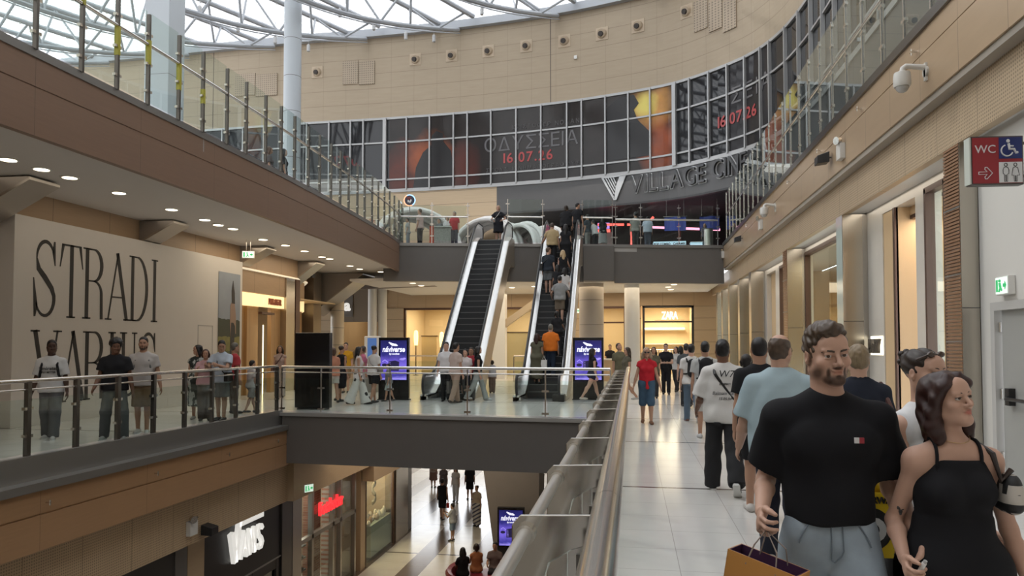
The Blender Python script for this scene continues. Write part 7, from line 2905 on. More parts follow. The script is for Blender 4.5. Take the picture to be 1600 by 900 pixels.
def P(label, px, py, z, face, H, skin='light', hair=('short', HB), zfix=None, vox=None, **k):
 c = at_feet(px, py, z) if zfix is None else Vector(zfix)
 return person(label, (c.x, c.y, c.z), face, vox or vox_for(c.y), hair, skin, H=H, **k)


WALK = ((22, 4), (-18, 14))
WALK2 = ((-18, 14), (22, 4))
STEP = ((12, 3), (-12, 12))
STAND = ((2, 0), (-2, 3))

# the couple in front
gp = at_y(1292, 540, 3.22)
J1 = person('bearded man in plain black tee and pale jeans carrying an orange paper bag', (gp.x, gp.y, 0), 176, 0.0042, ('quiff', (0.060, 0.038, 0.024)), 'light',
   top=dict(col=(0.010, 0.010, 0.012), hem=0.05, sleeve=0.72, loose=0.012, flare=0.014, t=0.023, fold=(0.006, 19, 1.2)),
   bottom=dict(col=(0.27, 0.32, 0.365), name='jeans', loose=0.024, t=0.020, rise=0.085, fold=(0.006, 24, 0.4), noise=0.22), shoes=dict(col=(0.5, 0.5, 0.5), sole=(0.6, 0.6, 0.6)),
   H=1.80, bw=0.79, shoulder=1.14, legs=WALK, stance=3, beard=(0.050, 0.026, 0.016), detail=(0.35, -0.05), head=(14, -3, 4), face_w=0.97,
   arms=((-16, 13, 66, 0), (-24, 9, 94, 0)),
   hands=(dict(curl=48, palm=(0.8, -0.5, 0), thumb=(0.3, 1, 0), thumb_curl=35), dict(curl=[50, 46, 52, 56], palm=(-0.8, -0.3, 0), thumb=(-0.2, 1, 0), thumb_curl=30)))
gp2 = at_y(1484, 540, 3.08)
J2 = person('woman in black strappy dress with shoulder length dark red-brown hair', (gp2.x, gp2.y, 0), 183, 0.0040, None, 'light',
   dress=dict(col=(0.011, 0.011, 0.013), strap=0.088, strap_r=0.0065, len=0.62, flare=0.03, t=0.010, loose=0.006, bust=0.05, fold=(0.005, 20, 2.0)), shoes=(0.03, 0.03, 0.03),
   H=1.575, fem=True, bw=0.92, legs=STEP, detail=(0.10, 0.10), head=(24, 8, 6),
   arms=((-4, 17, 14, 2), (-20, 11, 84, 0)),
   hands=(dict(curl=22, palm=(1, 0, 0), thumb=(0, 1, 0)), dict(curl=[40, 52, 58, 60], palm=(-0.9, 0.3, 0), thumb=(-0.2, 1, 0), thumb_curl=25)))


def in_head(J):
 return lambda x, y, z: J['head'] + J['hm'] @ V3(x, y, z) * J['hs']


# her hair: straight, parted in the middle, falling to the shoulders
q = in_head(J2)
f = Field()
s_ = J2['hs']
nrm = lambda x, y, z: J2['hm'] @ V3(x, y, z)
f.ell(q(0, -0.016, 0.038), (0.086 * s_, 0.106 * s_, 0.092 * s_), 0.02, J2['hm'], [(q(0, 0.070, 0.058), nrm(0, 0.86, -0.50))])
for sg in (-1, 1):
 f.chain([q(sg * 0.030, 0.052, 0.098), q(sg * 0.064, 0.050, 0.062), q(sg * 0.082, 0.018, 0.01), q(sg * 0.086, -0.012, -0.05), q(sg * 0.089, -0.018, -0.11), q(sg * 0.086, -0.01, -0.165)], [0.018 * s_, 0.024 * s_, 0.024 * s_, 0.032 * s_, 0.036 * s_, 0.030 * s_], 0.02)
f.chain([q(0, -0.07, 0.0), q(0, -0.082, -0.08), q(0, -0.075, -0.17)], [0.082 * s_, 0.082 * s_, 0.078 * s_], 0.03, (nrm(0, 1, 0), 0.5))
f.fold = (0.004, 70, 0.3)
v_, q_ = f.mesh(0.005)
put('hair', np_mesh('hair', v_, q_, hair_mat((0.030, 0.011, 0.009))), J2['root'], False)
for sg in (-1, 1):
 MB().ball(Vector(q(sg * 0.082, 0.004, -0.055)), 0.0055, 10).build('earring', mat('pearl', (0.7, 0.68, 0.62), 0.2), J2['root'], True, world=False)
nk = J2['neck']
MB().tube([Vector(nk + V3(0.058 * math.sin(R(a)), 0.058 * math.cos(R(a)) + 0.004, 0.028 - 0.022 * math.cos(R(a)))) for a in range(-90, 91, 15)], 0.0012, 6).build('necklace', mat('gold_chain', (0.6, 0.42, 0.2), 0.3, 1.0), J2['root'], True, world=False)
# small tattoo on her upper arm, her bag, the pale device in her hand
e0 = J2['sh', 1] * 0.2 + J2['el', 1] * 0.8
b = MB()
for dx, dz, r_ in ((-0.008, 0.006, 0.008), (0.006, 0.008, 0.008), (0.0, -0.006, 0.008), (0.0, -0.016, 0.005)):
 b.ball(Vector(e0 + V3(dx + 0.004, 0.0325, dz)), (r_, 0.003, r_), 8)
b.build('tattoo', mat('tattoo_ink', (0.04, 0.035, 0.035), 0.6), J2['root'], True, world=False)
# motif on his tee
ch = J1['chest']
b = MB()
for i, (dx, m_) in enumerate(((0.009, mat('motif_white', (0.6, 0.6, 0.6), 0.7)), (-0.009, mat('motif_red', (0.28, 0.02, 0.03), 0.7)))):
 mb_ = MB()
 mb_.cbox(Vector(ch + V3(-0.088 + dx, 0.138, 0.05)), (0.018, 0.012, 0.022))
 mb_.build('chest_motif', m_, J1['root'], world=False)
wr = J1['wr', 0]
dd = unit(J1['wr', 0] - J1['el', 0])
b = MB()
b.tube([Vector(wr - dd * 0.03 + 0.034 * (math.cos(R(a)) * unit(np.cross(dd, (0, 0, 1))) + math.sin(R(a)) * unit(np.cross(dd, np.cross(dd, (0, 0, 1)))))) for a in range(0, 361, 30)], 0.004, 8)
b.build('bracelet', mat('gold_chain', (0.6, 0.42, 0.2), 0.3, 1.0), J1['root'], True, world=False)

jeans = [o for o in J1['root'].children if o.name.startswith('jeans')][0]
jv = np.array([v.co[:] for v in jeans.data.vertices])


def on_jeans(x, z):
 k = (np.abs(jv[:, 0] - x) < 0.012) & (np.abs(jv[:, 2] - z) < 0.012)
 return Vector((x, (jv[k, 1].max() if k.any() else 0.1) + 0.001, z))


pz = J1['pel'][2]
SEAM = mat('jeans_seam', (0.13, 0.16, 0.19), 0.8)
for pts in ([(0.012, pz + 0.07 - 0.02 * k) for k in range(9)] + [(0.0, pz - 0.10)], [(-0.03, pz + 0.07 - 0.02 * k) for k in range(7)] + [(-0.022, pz - 0.07), (0.0, pz - 0.10)]) + tuple([(sg * (0.085 + 0.05 * math.sin(k * 0.25)), pz + 0.06 - 0.018 * k) for k in range(6)] for sg in (-1, 1)):
 MB().tube([on_jeans(*p) for p in pts], 0.0028, 6).build('seam', SEAM, jeans, True, world=False)

# his paper bag
d, n, t = hand_frame(J1, 1, dict(palm=(-0.8, -0.3, 0), thumb=(-0.2, 1, 0)))
hc = Vector(J1['wr', 1] + d * 0.115 + n * 0.025)
ORB = mat('orange_paper', (0.50, 0.23, 0.055), 0.6, noise=0.05)
PUR = mat('purple_paper', (0.055, 0.018, 0.055), 0.55)
TW = Matrix.Translation(hc + Vector((-0.0, 0.05, -0.10))) @ Matrix.Rotation(R(-32), 4, 'Z') @ Matrix.Rotation(R(-10), 4, 'Y')


def bag_panels(w, dp, h, th=0.003):
 out = []
 for x0, y0, x1, y1 in ((-w / 2, -dp / 2, w / 2, -dp / 2 + th), (-w / 2, dp / 2 - th, w / 2, dp / 2), (-w / 2, -dp / 2, -w / 2 + th, dp / 2), (w / 2 - th, -dp / 2, w / 2, dp / 2)):
  m_ = MB().box(x0, y0, -h, x1, y1, 0)
  out.append(m_)
 out.append(MB().box(-w / 2, -dp / 2, -h, w / 2, dp / 2, -h + th))
 return out


def held_tf(parts, T):
 for p in parts:
  bmesh.ops.transform(p.bm, matrix=T, verts=p.bm.verts)
 return parts


pn = held_tf(bag_panels(0.28, 0.11, 0.34), TW)
pi_ = held_tf(bag_panels(0.272, 0.102, 0.335), TW)
hd = MB()
for yy in (-0.054, 0.054):
 hd.tube([TW @ Vector((-0.06, yy, -0.03)), TW @ Vector((-0.045, yy * 0.7, 0.05)), hc + Vector((0, 0, 0.0)), TW @ Vector((0.045, yy * 0.7, 0.05)), TW @ Vector((0.06, yy, -0.03))], 0.003, 6)
held('paper_bag', 'orange paper carrier bag with dark purple lining and string handles in bearded man hand', 'bag', J1,
     [('panel', p, ORB) for p in pn] + [('lining', p, PUR) for p in pi_] + [('string_handle', hd, mat('string', (0.25, 0.2, 0.17), 0.8))])
# her patterned shoulder bag and strap
m, nt, bs, tc, sp = base('black_white_maze_pattern', 0.6)
gx = math_node(nt, 'MODULO', math_node(nt, 'FLOOR', math_node(nt, 'MULTIPLY', math_node(nt, 'ADD', sp.outputs[1], 5), 42)), 2)
gz = math_node(nt, 'MODULO', math_node(nt, 'FLOOR', math_node(nt, 'MULTIPLY', math_node(nt, 'ADD', sp.outputs[2], 5), 30)), 3)
kk = math_node(nt, 'LESS_THAN', math_node(nt, 'ADD', gx, gz), 1.5)
nt.links.new(mixc(nt, kk, (0.015, 0.014, 0.014), (0.46, 0.42, 0.37)), bs.inputs['Base Color'])
sh = Vector(J2['sh', 0])
bc = Vector(J2['pel']) + Vector((-0.175, -0.03, 0.30))
fb = Field()
fb.cone(tuple(bc + Vector((0, -0.10, 0.03))), tuple(bc + Vector((0, 0.10, 0.03))), 0.035, 0.035, 0.02, ((1, 0, 0), 0.8))
fb.cone(tuple(bc + Vector((0, -0.11, -0.04))), tuple(bc + Vector((0, 0.11, -0.04))), 0.045, 0.045, 0.05, ((1, 0, 0), 0.8))
st_ = MB()
up_ = sh + Vector((0.03, 0.0, 0.06))
st_.tube([bc + Vector((0, 0.10, 0.08)), sh + Vector((-0.005, 0.075, -0.06)), sh + Vector((0.01, 0.05, 0.035)), up_, sh + Vector((0.01, -0.05, 0.03)), sh + Vector((-0.01, -0.08, -0.08)), bc + Vector((0, -0.10, 0.08))], 0.011, 8)
held('shoulder_bag', 'small black and cream patterned shoulder bag under the arm of the woman in black dress', 'bag', J2, [('pouch', fb, m, 0.006), ('strap', st_, mat('dark_brown_leather', (0.03, 0.02, 0.016), 0.4))])
d, n, t = hand_frame(J2, 1, dict(palm=(-0.9, 0.3, 0), thumb=(-0.2, 1, 0)))
hp = Vector(J2['wr', 1] + d * 0.085 + n * 0.028)
dv = Vector(unit(t * 0.6 + V3(-0.45, 0.2, 0.6)))
held('white_device', 'slim white pen-like device in right hand of the woman in black dress', 'device', J2, [('body', MB().tube([hp - dv * 0.045, hp + dv * 0.058], 0.0085, 10), mat('white_gloss', (0.68, 0.67, 0.66), 0.25)), ('tip', MB().tube([hp + dv * 0.058, hp + dv * 0.068], 0.0065, 10), mat('tip_grey', (0.4, 0.4, 0.4), 0.3))])

# woman behind them, in white sleeveless top, with the yellow bags
c = at_y(1440, 540, 3.75)
J3 = person('woman in white sleeveless top with curly dark hair pinned up, behind the couple', (c.x, c.y, 0), 216, 0.006, ('bun', (0.025, 0.016, 0.012)), 'light',
   top=dict(col=(0.62, 0.62, 0.63), sleeve=0, hem=-0.02, loose=0.012), bottom=dict(col=BK), shoes=(0.05, 0.05, 0.05), H=1.66, fem=True, bw=1.08, legs=STEP, head=(-6, 0, 0), detail=(0.1, 0),
   arms=((4, 8, 30, 0), (0, 8, 15, 0)))
b = MB()
qh = in_head(J3)
for k in range(16):
 a = k * 2.4
 b.ball(Vector(qh(0.05 * math.sin(a) * (0.6 + 0.4 * math.sin(k)), -0.085 + 0.03 * math.cos(a * 1.3), 0.075 + 0.03 * math.cos(a))), 0.017, 8)
b.build('hair_curls', hair_mat((0.025, 0.016, 0.012)), J3['root'], True, world=False)
b = MB()
b.tube([Vector(qh(-0.078, 0.02, 0.065)), Vector(qh(-0.045, 0.068, 0.092)), Vector(qh(0.045, 0.068, 0.092)), Vector(qh(0.078, 0.02, 0.065))], 0.007, 8)
for sg in (-1, 1):
 b.ball(Vector(qh(sg * 0.034, 0.070, 0.094)), (0.026, 0.014, 0.015), 10)
b.build('sunglasses', mat('tortoise_lens', (0.05, 0.03, 0.02), 0.15), J3['root'], True, world=False)
sh = J3['sh', 1]
held('shoulder_bag', 'black shoulder bag strap on the woman in white sleeveless top', 'bag', J3, [
 ('strap', MB().tube([Vector(sh + V3(-0.045, 0.0, 0.062)), Vector(sh + V3(-0.04, 0.075, 0.02)), Vector(sh + V3(-0.03, 0.125, -0.15)), Vector(sh + V3(0.03, 0.12, -0.35))], 0.014, 8), mat('black_strap', (0.015, 0.014, 0.014), 0.5)),
 ('pouch', MB().cbox(Vector(sh + V3(0.075, 0.02, -0.45)), (0.09, 0.26, 0.2)), mat('black_strap', (0.015, 0.014, 0.014), 0.5))])
YEL = mat('glossy_yellow', (0.68, 0.47, 0.012), 0.35)
BLKP = mat('print_black', (0.012, 0.012, 0.012), 0.4)
WHP = mat('print_white', (0.6, 0.6, 0.58), 0.4)
m, nt, bs, tc, sp = base('black_yellow_stripes', 0.4)
vv = math_node(nt, 'ADD', sp.outputs[2], math_node(nt, 'MULTIPLY', sp.outputs[1], 0.9))
nt.links.new(mixc(nt, line_mask(nt, vv, 0.045, 0.026, 5), (0.68, 0.47, 0.012), (0.012, 0.012, 0.012)), bs.inputs['Base Color'])
STRP = m
c0, c1 = at_y(1396, 872, 3.5), at_y(1396, 770, 3.5)
r = thing('shopping_bag', 'yellow shopping bag with black round print and striped side, behind the bearded man', 'bag', (c0.x, 3.5, c0.z), R(6))
hh = c1.z - c0.z
b = MB().box(-0.36, -0.005, 0, 0, 0.0, hh)
b.build('front', YEL, r, world=False)
MB().box(-0.36, 0.13, 0, 0, 0.135, hh).build('back', YEL, r, world=False)
MB().prism([(0, 0, 0), (0.02, 0.065, 0), (0, 0.13, 0), (0, 0.13, hh), (0.05, 0.065, hh), (0, 0, hh)], (0.004, 0, 0)).build('striped_side', STRP, r, world=False)
MB().box(-0.36, 0, 0, 0.0, 0.13, 0.004).build('base', YEL, r, world=False)
b = MB()
b.tube([(-0.10, -0.008, hh * 0.44), (-0.10, -0.006, hh * 0.44)], 0.095, 40)
b.build('round_print', BLKP, r, world=False)
text('letters', 'JD', 0.135, 0.003, WHP, (-0.10, -0.0095, hh * 0.44 - 0.048), 0, r, bold=0.008)
text('top_line', 'FOREVER FORWARD', 0.038, 0.003, BLKP, (-0.13, -0.0075, hh - 0.045), 0, r, bold=0.002)
MB().tube([(-0.27, 0.0, hh), (-0.24, 0.02, hh + 0.10), (-0.12, 0.02, hh + 0.10), (-0.09, 0.0, hh)], 0.005, 6).build('handle', BLKP, r, True, world=False)
for o in r.children:
 o.matrix_parent_inverse = Matrix.Identity(4)
c0 = at_y(1362, 742, 3.6)
r = thing('drawstring_bag', 'puffy yellow bag with black and white round print just above the striped yellow bag', 'bag', (c0.x - 0.03, 3.62, c0.z), R(8))
fb = Field()
fb.ell((0, 0.0, 0), (0.13, 0.08, 0.105), 0.02)
fb.cone((0, 0, 0.07), (0, 0, 0.15), 0.06, 0.03, 0.05)
fb.fold = (0.008, 50, 1.0)
v_, q_ = fb.mesh(0.008)
put('pouch', np_mesh('pouch', v_, q_, YEL), r, False)
b = MB()
b.tube([(-0.06, -0.077, 0.045), (-0.06, -0.083, 0.045)], 0.085, 24)
b.build('black_disc', BLKP, r, world=False)
b = MB()
b.tube([(-0.06 + 0.06 * math.cos(R(a)), -0.087, 0.045 + 0.06 * math.sin(R(a))) for a in range(-70, 120, 15)], 0.009, 6)
b.build('white_ring', WHP, r, True, world=False)

# people walking away on the right
J = P('older person with short grey-blond hair in navy top, partly hidden behind the bearded man', 1341, 845, 0, -4, 1.67, hair=('short', (0.20, 0.145, 0.085)), zfix=tuple(at_y(1341, 540, 6.2).xy) + (0,), top=tee((0.016, 0.019, 0.03), collar=1), bottom=dict(col=DK), legs=STEP)
held('tote_bag', 'brown-red bag on the right shoulder of the person in navy top', 'bag', J, [('strap', MB().tube([Vector(J['sh', 1] + V3(0.0, 0.07, -0.12)), Vector(J['sh', 1] + V3(-0.01, 0, 0.065)), Vector(J['sh', 1] + V3(0.04, -0.12, -0.15)), Vector(J['sh', 1] + V3(0.06, -0.12, -0.3))], 0.02, 8), mat('maroon_leather', (0.10, 0.045, 0.038), 0.5)),
     ('pouch', MB().cbox(Vector(J['sh', 1] + V3(0.08, -0.08, -0.42)), (0.10, 0.3, 0.26)), mat('maroon_leather', (0.10, 0.045, 0.038), 0.5))])
J = P('man in white printed tee with black crossbody strap seen from behind', 1131, 768, 0, -4, 1.73, 'brown', top=tee((0.60, 0.585, 0.565), hem=-0.11, loose=0.03, sleeve=0.95, flare=0.02, t=0.02, fold=(0.006, 18, 2)), bottom=dict(col=(0.026, 0.026, 0.028), loose=0.03, flare=0.012, fold=(0.008, 22, 1)),
      shoes=dict(col=(0.02, 0.02, 0.02), sole=(0.55, 0.55, 0.53)), legs=((10, 2), (-20, 16)), arms=((8, 14, 42, 4), (0, 14, 10, 0)), foot=(0, -42), stance=3)
b = MB()
bk = lambda x, z: Vector(V3(x, 0, 0) + J['chest'] * 1.0 + V3(0, -0.137 + 0.03 * abs(x) * 2, z))
b.tube([bk(-0.10, 0.13) + Vector((0, 0.06, 0.02)), bk(-0.09, 0.10), bk(0.0, -0.03) + Vector((0, 0.004, 0)), bk(0.10, -0.17), bk(0.17, -0.29) + Vector((0, 0.05, 0)), bk(0.185, -0.36) + Vector((0, 0.12, 0))], 0.018, 8)
fb = Field()
fb.ell(tuple(J['pel'] + V3(0.19, 0.12, 0.08)), (0.05, 0.09, 0.07), 0.02)
held('crossbody_bag', 'black crossbody bag strap across the back of the white printed tee', 'bag', J, [('strap', b, BLKP), ('pouch', fb, BLKP, 0.012)])
for txt, sz, dz, sx_ in (('Balmain Paris', 0.052, -0.13, 1.0), ('15.05.94', 0.042, -0.19, 1.0), ('W7', 0.11, 0.07, 1.0), ('Dream', 0.045, -0.02, 1.0)):
 o = text('print', txt, sz, 0.004, BLKP, tuple(J['chest'] + V3(0.015 if dz < 0.0 else 0.03, -0.148 - (0.012 if dz < -0.1 else 0.0), dz)), 0, J['root'], shear=0.2)
 o.matrix_parent_inverse = Matrix.Identity(4)
J = P('balding man with glasses in pale blue polo seen from behind', 1214, 760, 0, -8, 1.755, 'light', ('bald', (0.07, 0.045, 0.03)), zfix=tuple(at_y(1218, 540, 5.9).xy) + (0,), top=tee((0.33, 0.42, 0.46), hem=-0.10, loose=0.03, collar=1, sleeve=0.85, t=0.02), bottom=dict(col=(0.02, 0.022, 0.035)), shoes=(0.4, 0.38, 0.36), bw=1.14, belly=0.9, legs=STEP, head=(-24, 0, 0), glasses='clear', arms=((10, 14, 22, 4), (0, 12, 12, 0)))
d, n, t = hand_frame(J, 0, {})
held('phone', 'black phone in left hand of the man in pale blue polo', 'phone', J, [('body', MB().cbox(Vector(J['wr', 0] + d * 0.08 + n * 0.028), (0.012, 0.07, 0.14)), BLACK), ('screen', MB().cbox(Vector(J['wr', 0] + d * 0.08 + n * 0.0355), (0.003, 0.06, 0.125)), mat('gloss_black', (0.006, 0.006, 0.007), 0.22))])
P('man with cropped hair in all black tee and shorts seen from behind', 1178, 716, 0, -3, 1.755, 'tan', ('buzz', HB), zfix=tuple(at_y(1186, 540, 7.7).xy) + (0,), top=tee(BK, loose=0.02, hem=-0.1), bottom=dict(col=BK, len=0.85, loose=0.03, name='shorts'), shoes=(0.5, 0.48, 0.46), legs=STEP)
P('short dark haired person half hidden between the black tee man and white tee man', 1164, 690, 0, -3, 1.55, 'tan', ('bob', HB), zfix=tuple(at_y(1166, 540, 11.5).xy) + (0,), top=tee(DK), bottom=dict(col=DK, len=0.9, name='shorts'), shoes=(0.10, 0.05, 0.04), fem=True, legs=STEP)


def backpack(J, label, col=BK, sz=1.0):
 fb = Field()
 c = J['chest'] + V3(0, -0.20 * sz, -0.03)
 fb.cone(c + V3(0, 0, 0.12 * sz), c - V3(0, 0, 0.13 * sz), 0.125 * sz, 0.14 * sz, 0.03, ((0, 1, 0), 0.62))
 fb.cone(c + V3(0, -0.06, -0.05), c + V3(0, -0.06, -0.13), 0.09 * sz, 0.1 * sz, 0.03, ((0, 1, 0), 0.5))
 b = MB()
 for i, sg in ((0, -1), (1, 1)):
  x = 0.105
  b.tube([Vector(J['chest'] + V3(sg * x, -0.15, 0.10)), Vector(J['neck'] + V3(sg * x * 1.05, -0.03, -0.005)), Vector(J['chest'] + V3(sg * x * 1.08, 0.115, 0.07)), Vector(J['chest'] + V3(sg * 0.14, 0.11, -0.06)), Vector(J['chest'] + V3(sg * 0.175, -0.02, -0.17)), Vector(J['chest'] + V3(sg * 0.12, -0.15, -0.16))], 0.02, 8)
 cm_ = cloth(col, 0.7)
 held('backpack', label, 'backpack', J, [('pack', fb, cm_, 0.013), ('straps', b, cm_)])


J = P('person with black backpack, grey tee and pale shorts walking away', 1103, 686, 0, 0, 1.74, 'tan', top=tee((0.42, 0.42, 0.41), loose=0.02), bottom=dict(col=(0.46, 0.45, 0.43), len=0.95, loose=0.03, name='shorts'), shoes=(0.5, 0.5, 0.5), legs=STEP)
backpack(J, 'black backpack on the person in grey tee and pale shorts')
J = P('man in white tee and blue jeans with small dark backpack walking away', 1081, 660, 0, 3, 1.70, 'light', top=tee(WH), bottom=dict(col=(0.10, 0.14, 0.19)), shoes=dict(col=(0.12, 0.06, 0.05), sole=(0.4, 0.4, 0.4)), legs=((12, 3), (-20, 22)), foot=(0, -35))
backpack(J, 'small dark backpack on the man in white tee and blue jeans', BK, 0.8)
P('man in dark grey shirt, farthest of the walkers on the right', 1073, 636, 0, 0, 1.72, top=tee((0.06, 0.065, 0.07)), bottom=dict(col=DK), legs=STEP)
P('woman in red knotted shirt, denim capris and sunglasses walking to the camera', 1011, 662, 0, 182, 1.63, 'tan', ('wavy', (0.30, 0.22, 0.15)), top=tee((0.42, 0.018, 0.028), sleeve=0.28, hem=0.05, knot=1, collar=1, neck=0.03), bottom=dict(col=(0.055, 0.10, 0.155), len=1.18, name='capris', loose=0.014, t=0.014), shoes=(0.16, 0.08, 0.05), fem=True, bw=1.06, legs=((8, 2), (-8, 8)), glasses='dark', arms=((4, 16, 10, 0), (4, 16, 14, 0)), vox=0.011)
P('man in all black with hands clasped in front, near the lit store', 1041, 616, 0, 176, 1.72, 'light', top=tee(BK), bottom=dict(col=BK), legs=STAND, arms=((20, 6, 70, 40), (20, 6, 70, 40)))
J = P('woman with long black hair in white top and black trousers by the lit store', 1057, 612, 0, 150, 1.64, 'light', ('long', HB), top=tee((0.5, 0.48, 0.46)), bottom=dict(col=DK), fem=True, legs=STEP)
held('handbag', 'beige handbag on the arm of the woman in white top by the lit store', 'bag', J, [('pouch', MB().cbox(Vector(J['pel'] + V3(-0.2, 0.05, 0.12)), (0.12, 0.3, 0.24)), mat('beige_leather', (0.28, 0.23, 0.19), 0.5)), ('handle', MB().tube([Vector(J['pel'] + V3(-0.2, -0.05, 0.24)), Vector(J['pel'] + V3(-0.2, 0.05, 0.4)), Vector(J['pel'] + V3(-0.2, 0.15, 0.24))], 0.012, 6), mat('beige_leather', (0.28, 0.23, 0.19), 0.5))])
P('woman with very long dark hair and pale trousers just before the lit store', 1064, 608, 0, 20, 1.66, 'tan', ('verylong', HB), top=tee(GY), bottom=dict(col=(0.5, 0.46, 0.4)), fem=True, legs=STEP)
P('woman in white shorts and olive top leaning at the corner of the railings', 978, 630, 0, 115, 1.64, 'tan', ('long', HD), top=tee((0.09, 0.08, 0.055), sleeve=0.2, hem=0.04), bottom=dict(col=(0.6, 0.59, 0.57), len=0.6, name='shorts'), shoes=(0.45, 0.44, 0.42), fem=True, legs=((16, 4), (-20, 20)), lean=-6)
P('man in olive shirt looking up behind the woman in white shorts', 969, 624, 0, 200, 1.74, 'tan', ('short', HD), top=tee((0.12, 0.11, 0.07)), bottom=dict(col=(0.42, 0.36, 0.16)), legs=STAND, head=(20, 25, 0))
P('woman with dark hair half hidden behind the woman in red shirt', 1022, 622, 0, 170, 1.62, 'tan', ('mid', HD), top=tee((0.10, 0.09, 0.06)), bottom=dict(col=DK), fem=True)

# on the bridge
P('person in peach top and white shorts just right of the tall black panel', 520, 630, 0, 40, 1.62, 'tan', ('bob', HBR), top=tee((0.48, 0.22, 0.14)), bottom=dict(col=(0.55, 0.53, 0.48), len=0.7, name='shorts'), fem=True, legs=STEP)
P('woman in black tank top and black knee skirt standing with her back turned', 533, 628, 0, -25, 1.66, 'tan', ('bun', HD), top=tee(BK, sleeve=0), dress=None, bottom=dict(col=BK, kind='skirt', len=0.48, flare=0.02, name='skirt'), fem=True, legs=((4, 2), (-14, 12)))
P('man in mustard yellow tee facing the camera on the bridge', 540, 614, 0, 190, 1.76, 'light', top=tee((0.52, 0.27, 0.02)), bottom=dict(col=(0.25, 0.17, 0.1), len=0.95, name='shorts'), legs=STAND)
m, nt, bs, tc, sp = base('white_cloth_black_flowers', 0.85)
v_ = nt.nodes.new('ShaderNodeTexVoronoi')
v_.inputs['Scale'].default_value = 4.5
nt.links.new(tc.outputs['Object'], v_.inputs['Vector'])
n_ = noise_of(nt, tc, 14, 2)
nt.links.new(mixc(nt, math_node(nt, 'LESS_THAN', math_node(nt, 'ADD', v_.outputs['Distance'], math_node(nt, 'MULTIPLY', n_, 0.35)), 0.42), (0.6, 0.59, 0.57), (0.02, 0.02, 0.02)), bs.inputs['Base Color'])
P('woman in wide white trousers with large black flowers walking right', 560, 632, 0, -70, 1.66, 'tan', ('mid', HB), top=tee((0.5, 0.46, 0.44), sleeve=0, hem=0.06), bottom=dict(col=WH, mat=m, loose=0.04, flare=0.07), fem=True, legs=((16, 2), (-16, 8)))
P('woman in pink top behind the flowered trousers', 567, 622, 0, -60, 1.65, 'tan', ('bob', HD), top=tee((0.48, 0.15, 0.24)), bottom=dict(col=(0.45, 0.42, 0.4)), fem=True)
J = P('woman in white tee and black shorts with a crossbody strap, back turned', 584, 630, 0, -20, 1.68, 'tan', ('bun', HB), top=tee((0.58, 0.57, 0.56)), bottom=dict(col=BK, len=0.75, loose=0.04, name='shorts'), fem=True, bw=1.08, legs=STEP)
held('crossbody_bag', 'grey crossbody strap on the woman in white tee and black shorts', 'bag', J, [('strap', MB().tube([Vector(J['chest'] + V3(-0.09, -0.12, 0.12)), Vector(J['chest'] + V3(0.0, -0.155, -0.05)), Vector(J['pel'] + V3(0.19, -0.1, 0.1))], 0.014, 6), GREY_M), ('pouch', MB().cbox(Vector(J['pel'] + V3(0.23, 0, 0.05)), (0.07, 0.2, 0.16)), GREY_M)])
P('child in grey tee and pale shorts before the left purple display', 607, 627, 0, 110, 1.12, 'tan', top=tee((0.16, 0.17, 0.17), loose=0.02), bottom=dict(col=(0.36, 0.42, 0.42), len=0.95, loose=0.03, name='shorts'), legs=STEP, bw=0.9)
P('man in white tee and black trousers at the foot of the left escalator', 697, 622, 0, 190, 1.76, 'light', top=tee((0.6, 0.59, 0.6), loose=0.02), bottom=dict(col=BK), legs=STAND, arms=((10, 30, 12, 0), (0, 8, 12, 0)), zfix=tuple(at_z(697, 627, 0).xy) + (0,))
J = P('man in pale pink tee and beige trousers standing before the left escalator, back turned', 712, 630, 0, -35, 1.75, 'tan', top=tee((0.46, 0.37, 0.33), loose=0.02), bottom=dict(col=(0.33, 0.24, 0.19), loose=0.02), legs=STEP)
d, n, t = hand_frame(J, 0, {})
hb = Vector(J['wr', 0] + d * 0.1)
held('carrier_bag', 'clear grey carrier bag held low by the man in pale pink tee', 'bag', J, [('bag_body', MB().cbox(hb + Vector((0, 0, -0.28)), (0.10, 0.34, 0.36)), mat('smoky_plastic', (0.10, 0.10, 0.10), 0.25)), ('handle', MB().tube([hb + Vector((0, -0.08, -0.1)), hb, hb + Vector((0, 0.08, -0.1))], 0.01, 6), mat('smoky_plastic', (0.10, 0.10, 0.10), 0.25))])
P('boy in white and red tee at the foot of the left escalator facing the camera', 727, 626, 0, 175, 1.55, 'light', top=tee((0.55, 0.5, 0.5)), bottom=dict(col=DK, len=0.95, name='shorts'), bw=0.9)
P('person in red and white jersey half hidden beside the boy at the left escalator', 736, 625, 0, 185, 1.6, 'tan', top=tee((0.36, 0.04, 0.05)), bottom=dict(col=GY))
P('woman with long black hair, black top and grey trousers before the left escalator', 747, 626, 0, -75, 1.68, 'tan', ('long', HB), top=tee(BK, sleeve=0.1, hem=0.03), bottom=dict(col=(0.33, 0.35, 0.34), flare=0.03), shoes=(0.5, 0.5, 0.5), fem=True, legs=((20, 4), (-20, 14)))
P('child in white top with dark strap between the two escalators', 769, 614, 0, 10, 1.15, 'light', ('bob', HD), top=tee((0.55, 0.54, 0.55), sleeve=0), bottom=dict(col=(0.2, 0.14, 0.11)), fem=True, bw=1.05)
P('woman with long dark hair in black top and shorts walking before the right purple display', 926, 627, 0, -65, 1.62, 'light', ('long', HB), top=tee(BK, sleeve=0.05, hem=0.06), bottom=dict(col=(0.02, 0.02, 0.04), len=0.4, loose=0.02, name='shorts'), shoes=(0.5, 0.45, 0.4), fem=True, bw=1.05, legs=((20, 5), (-24, 10)))


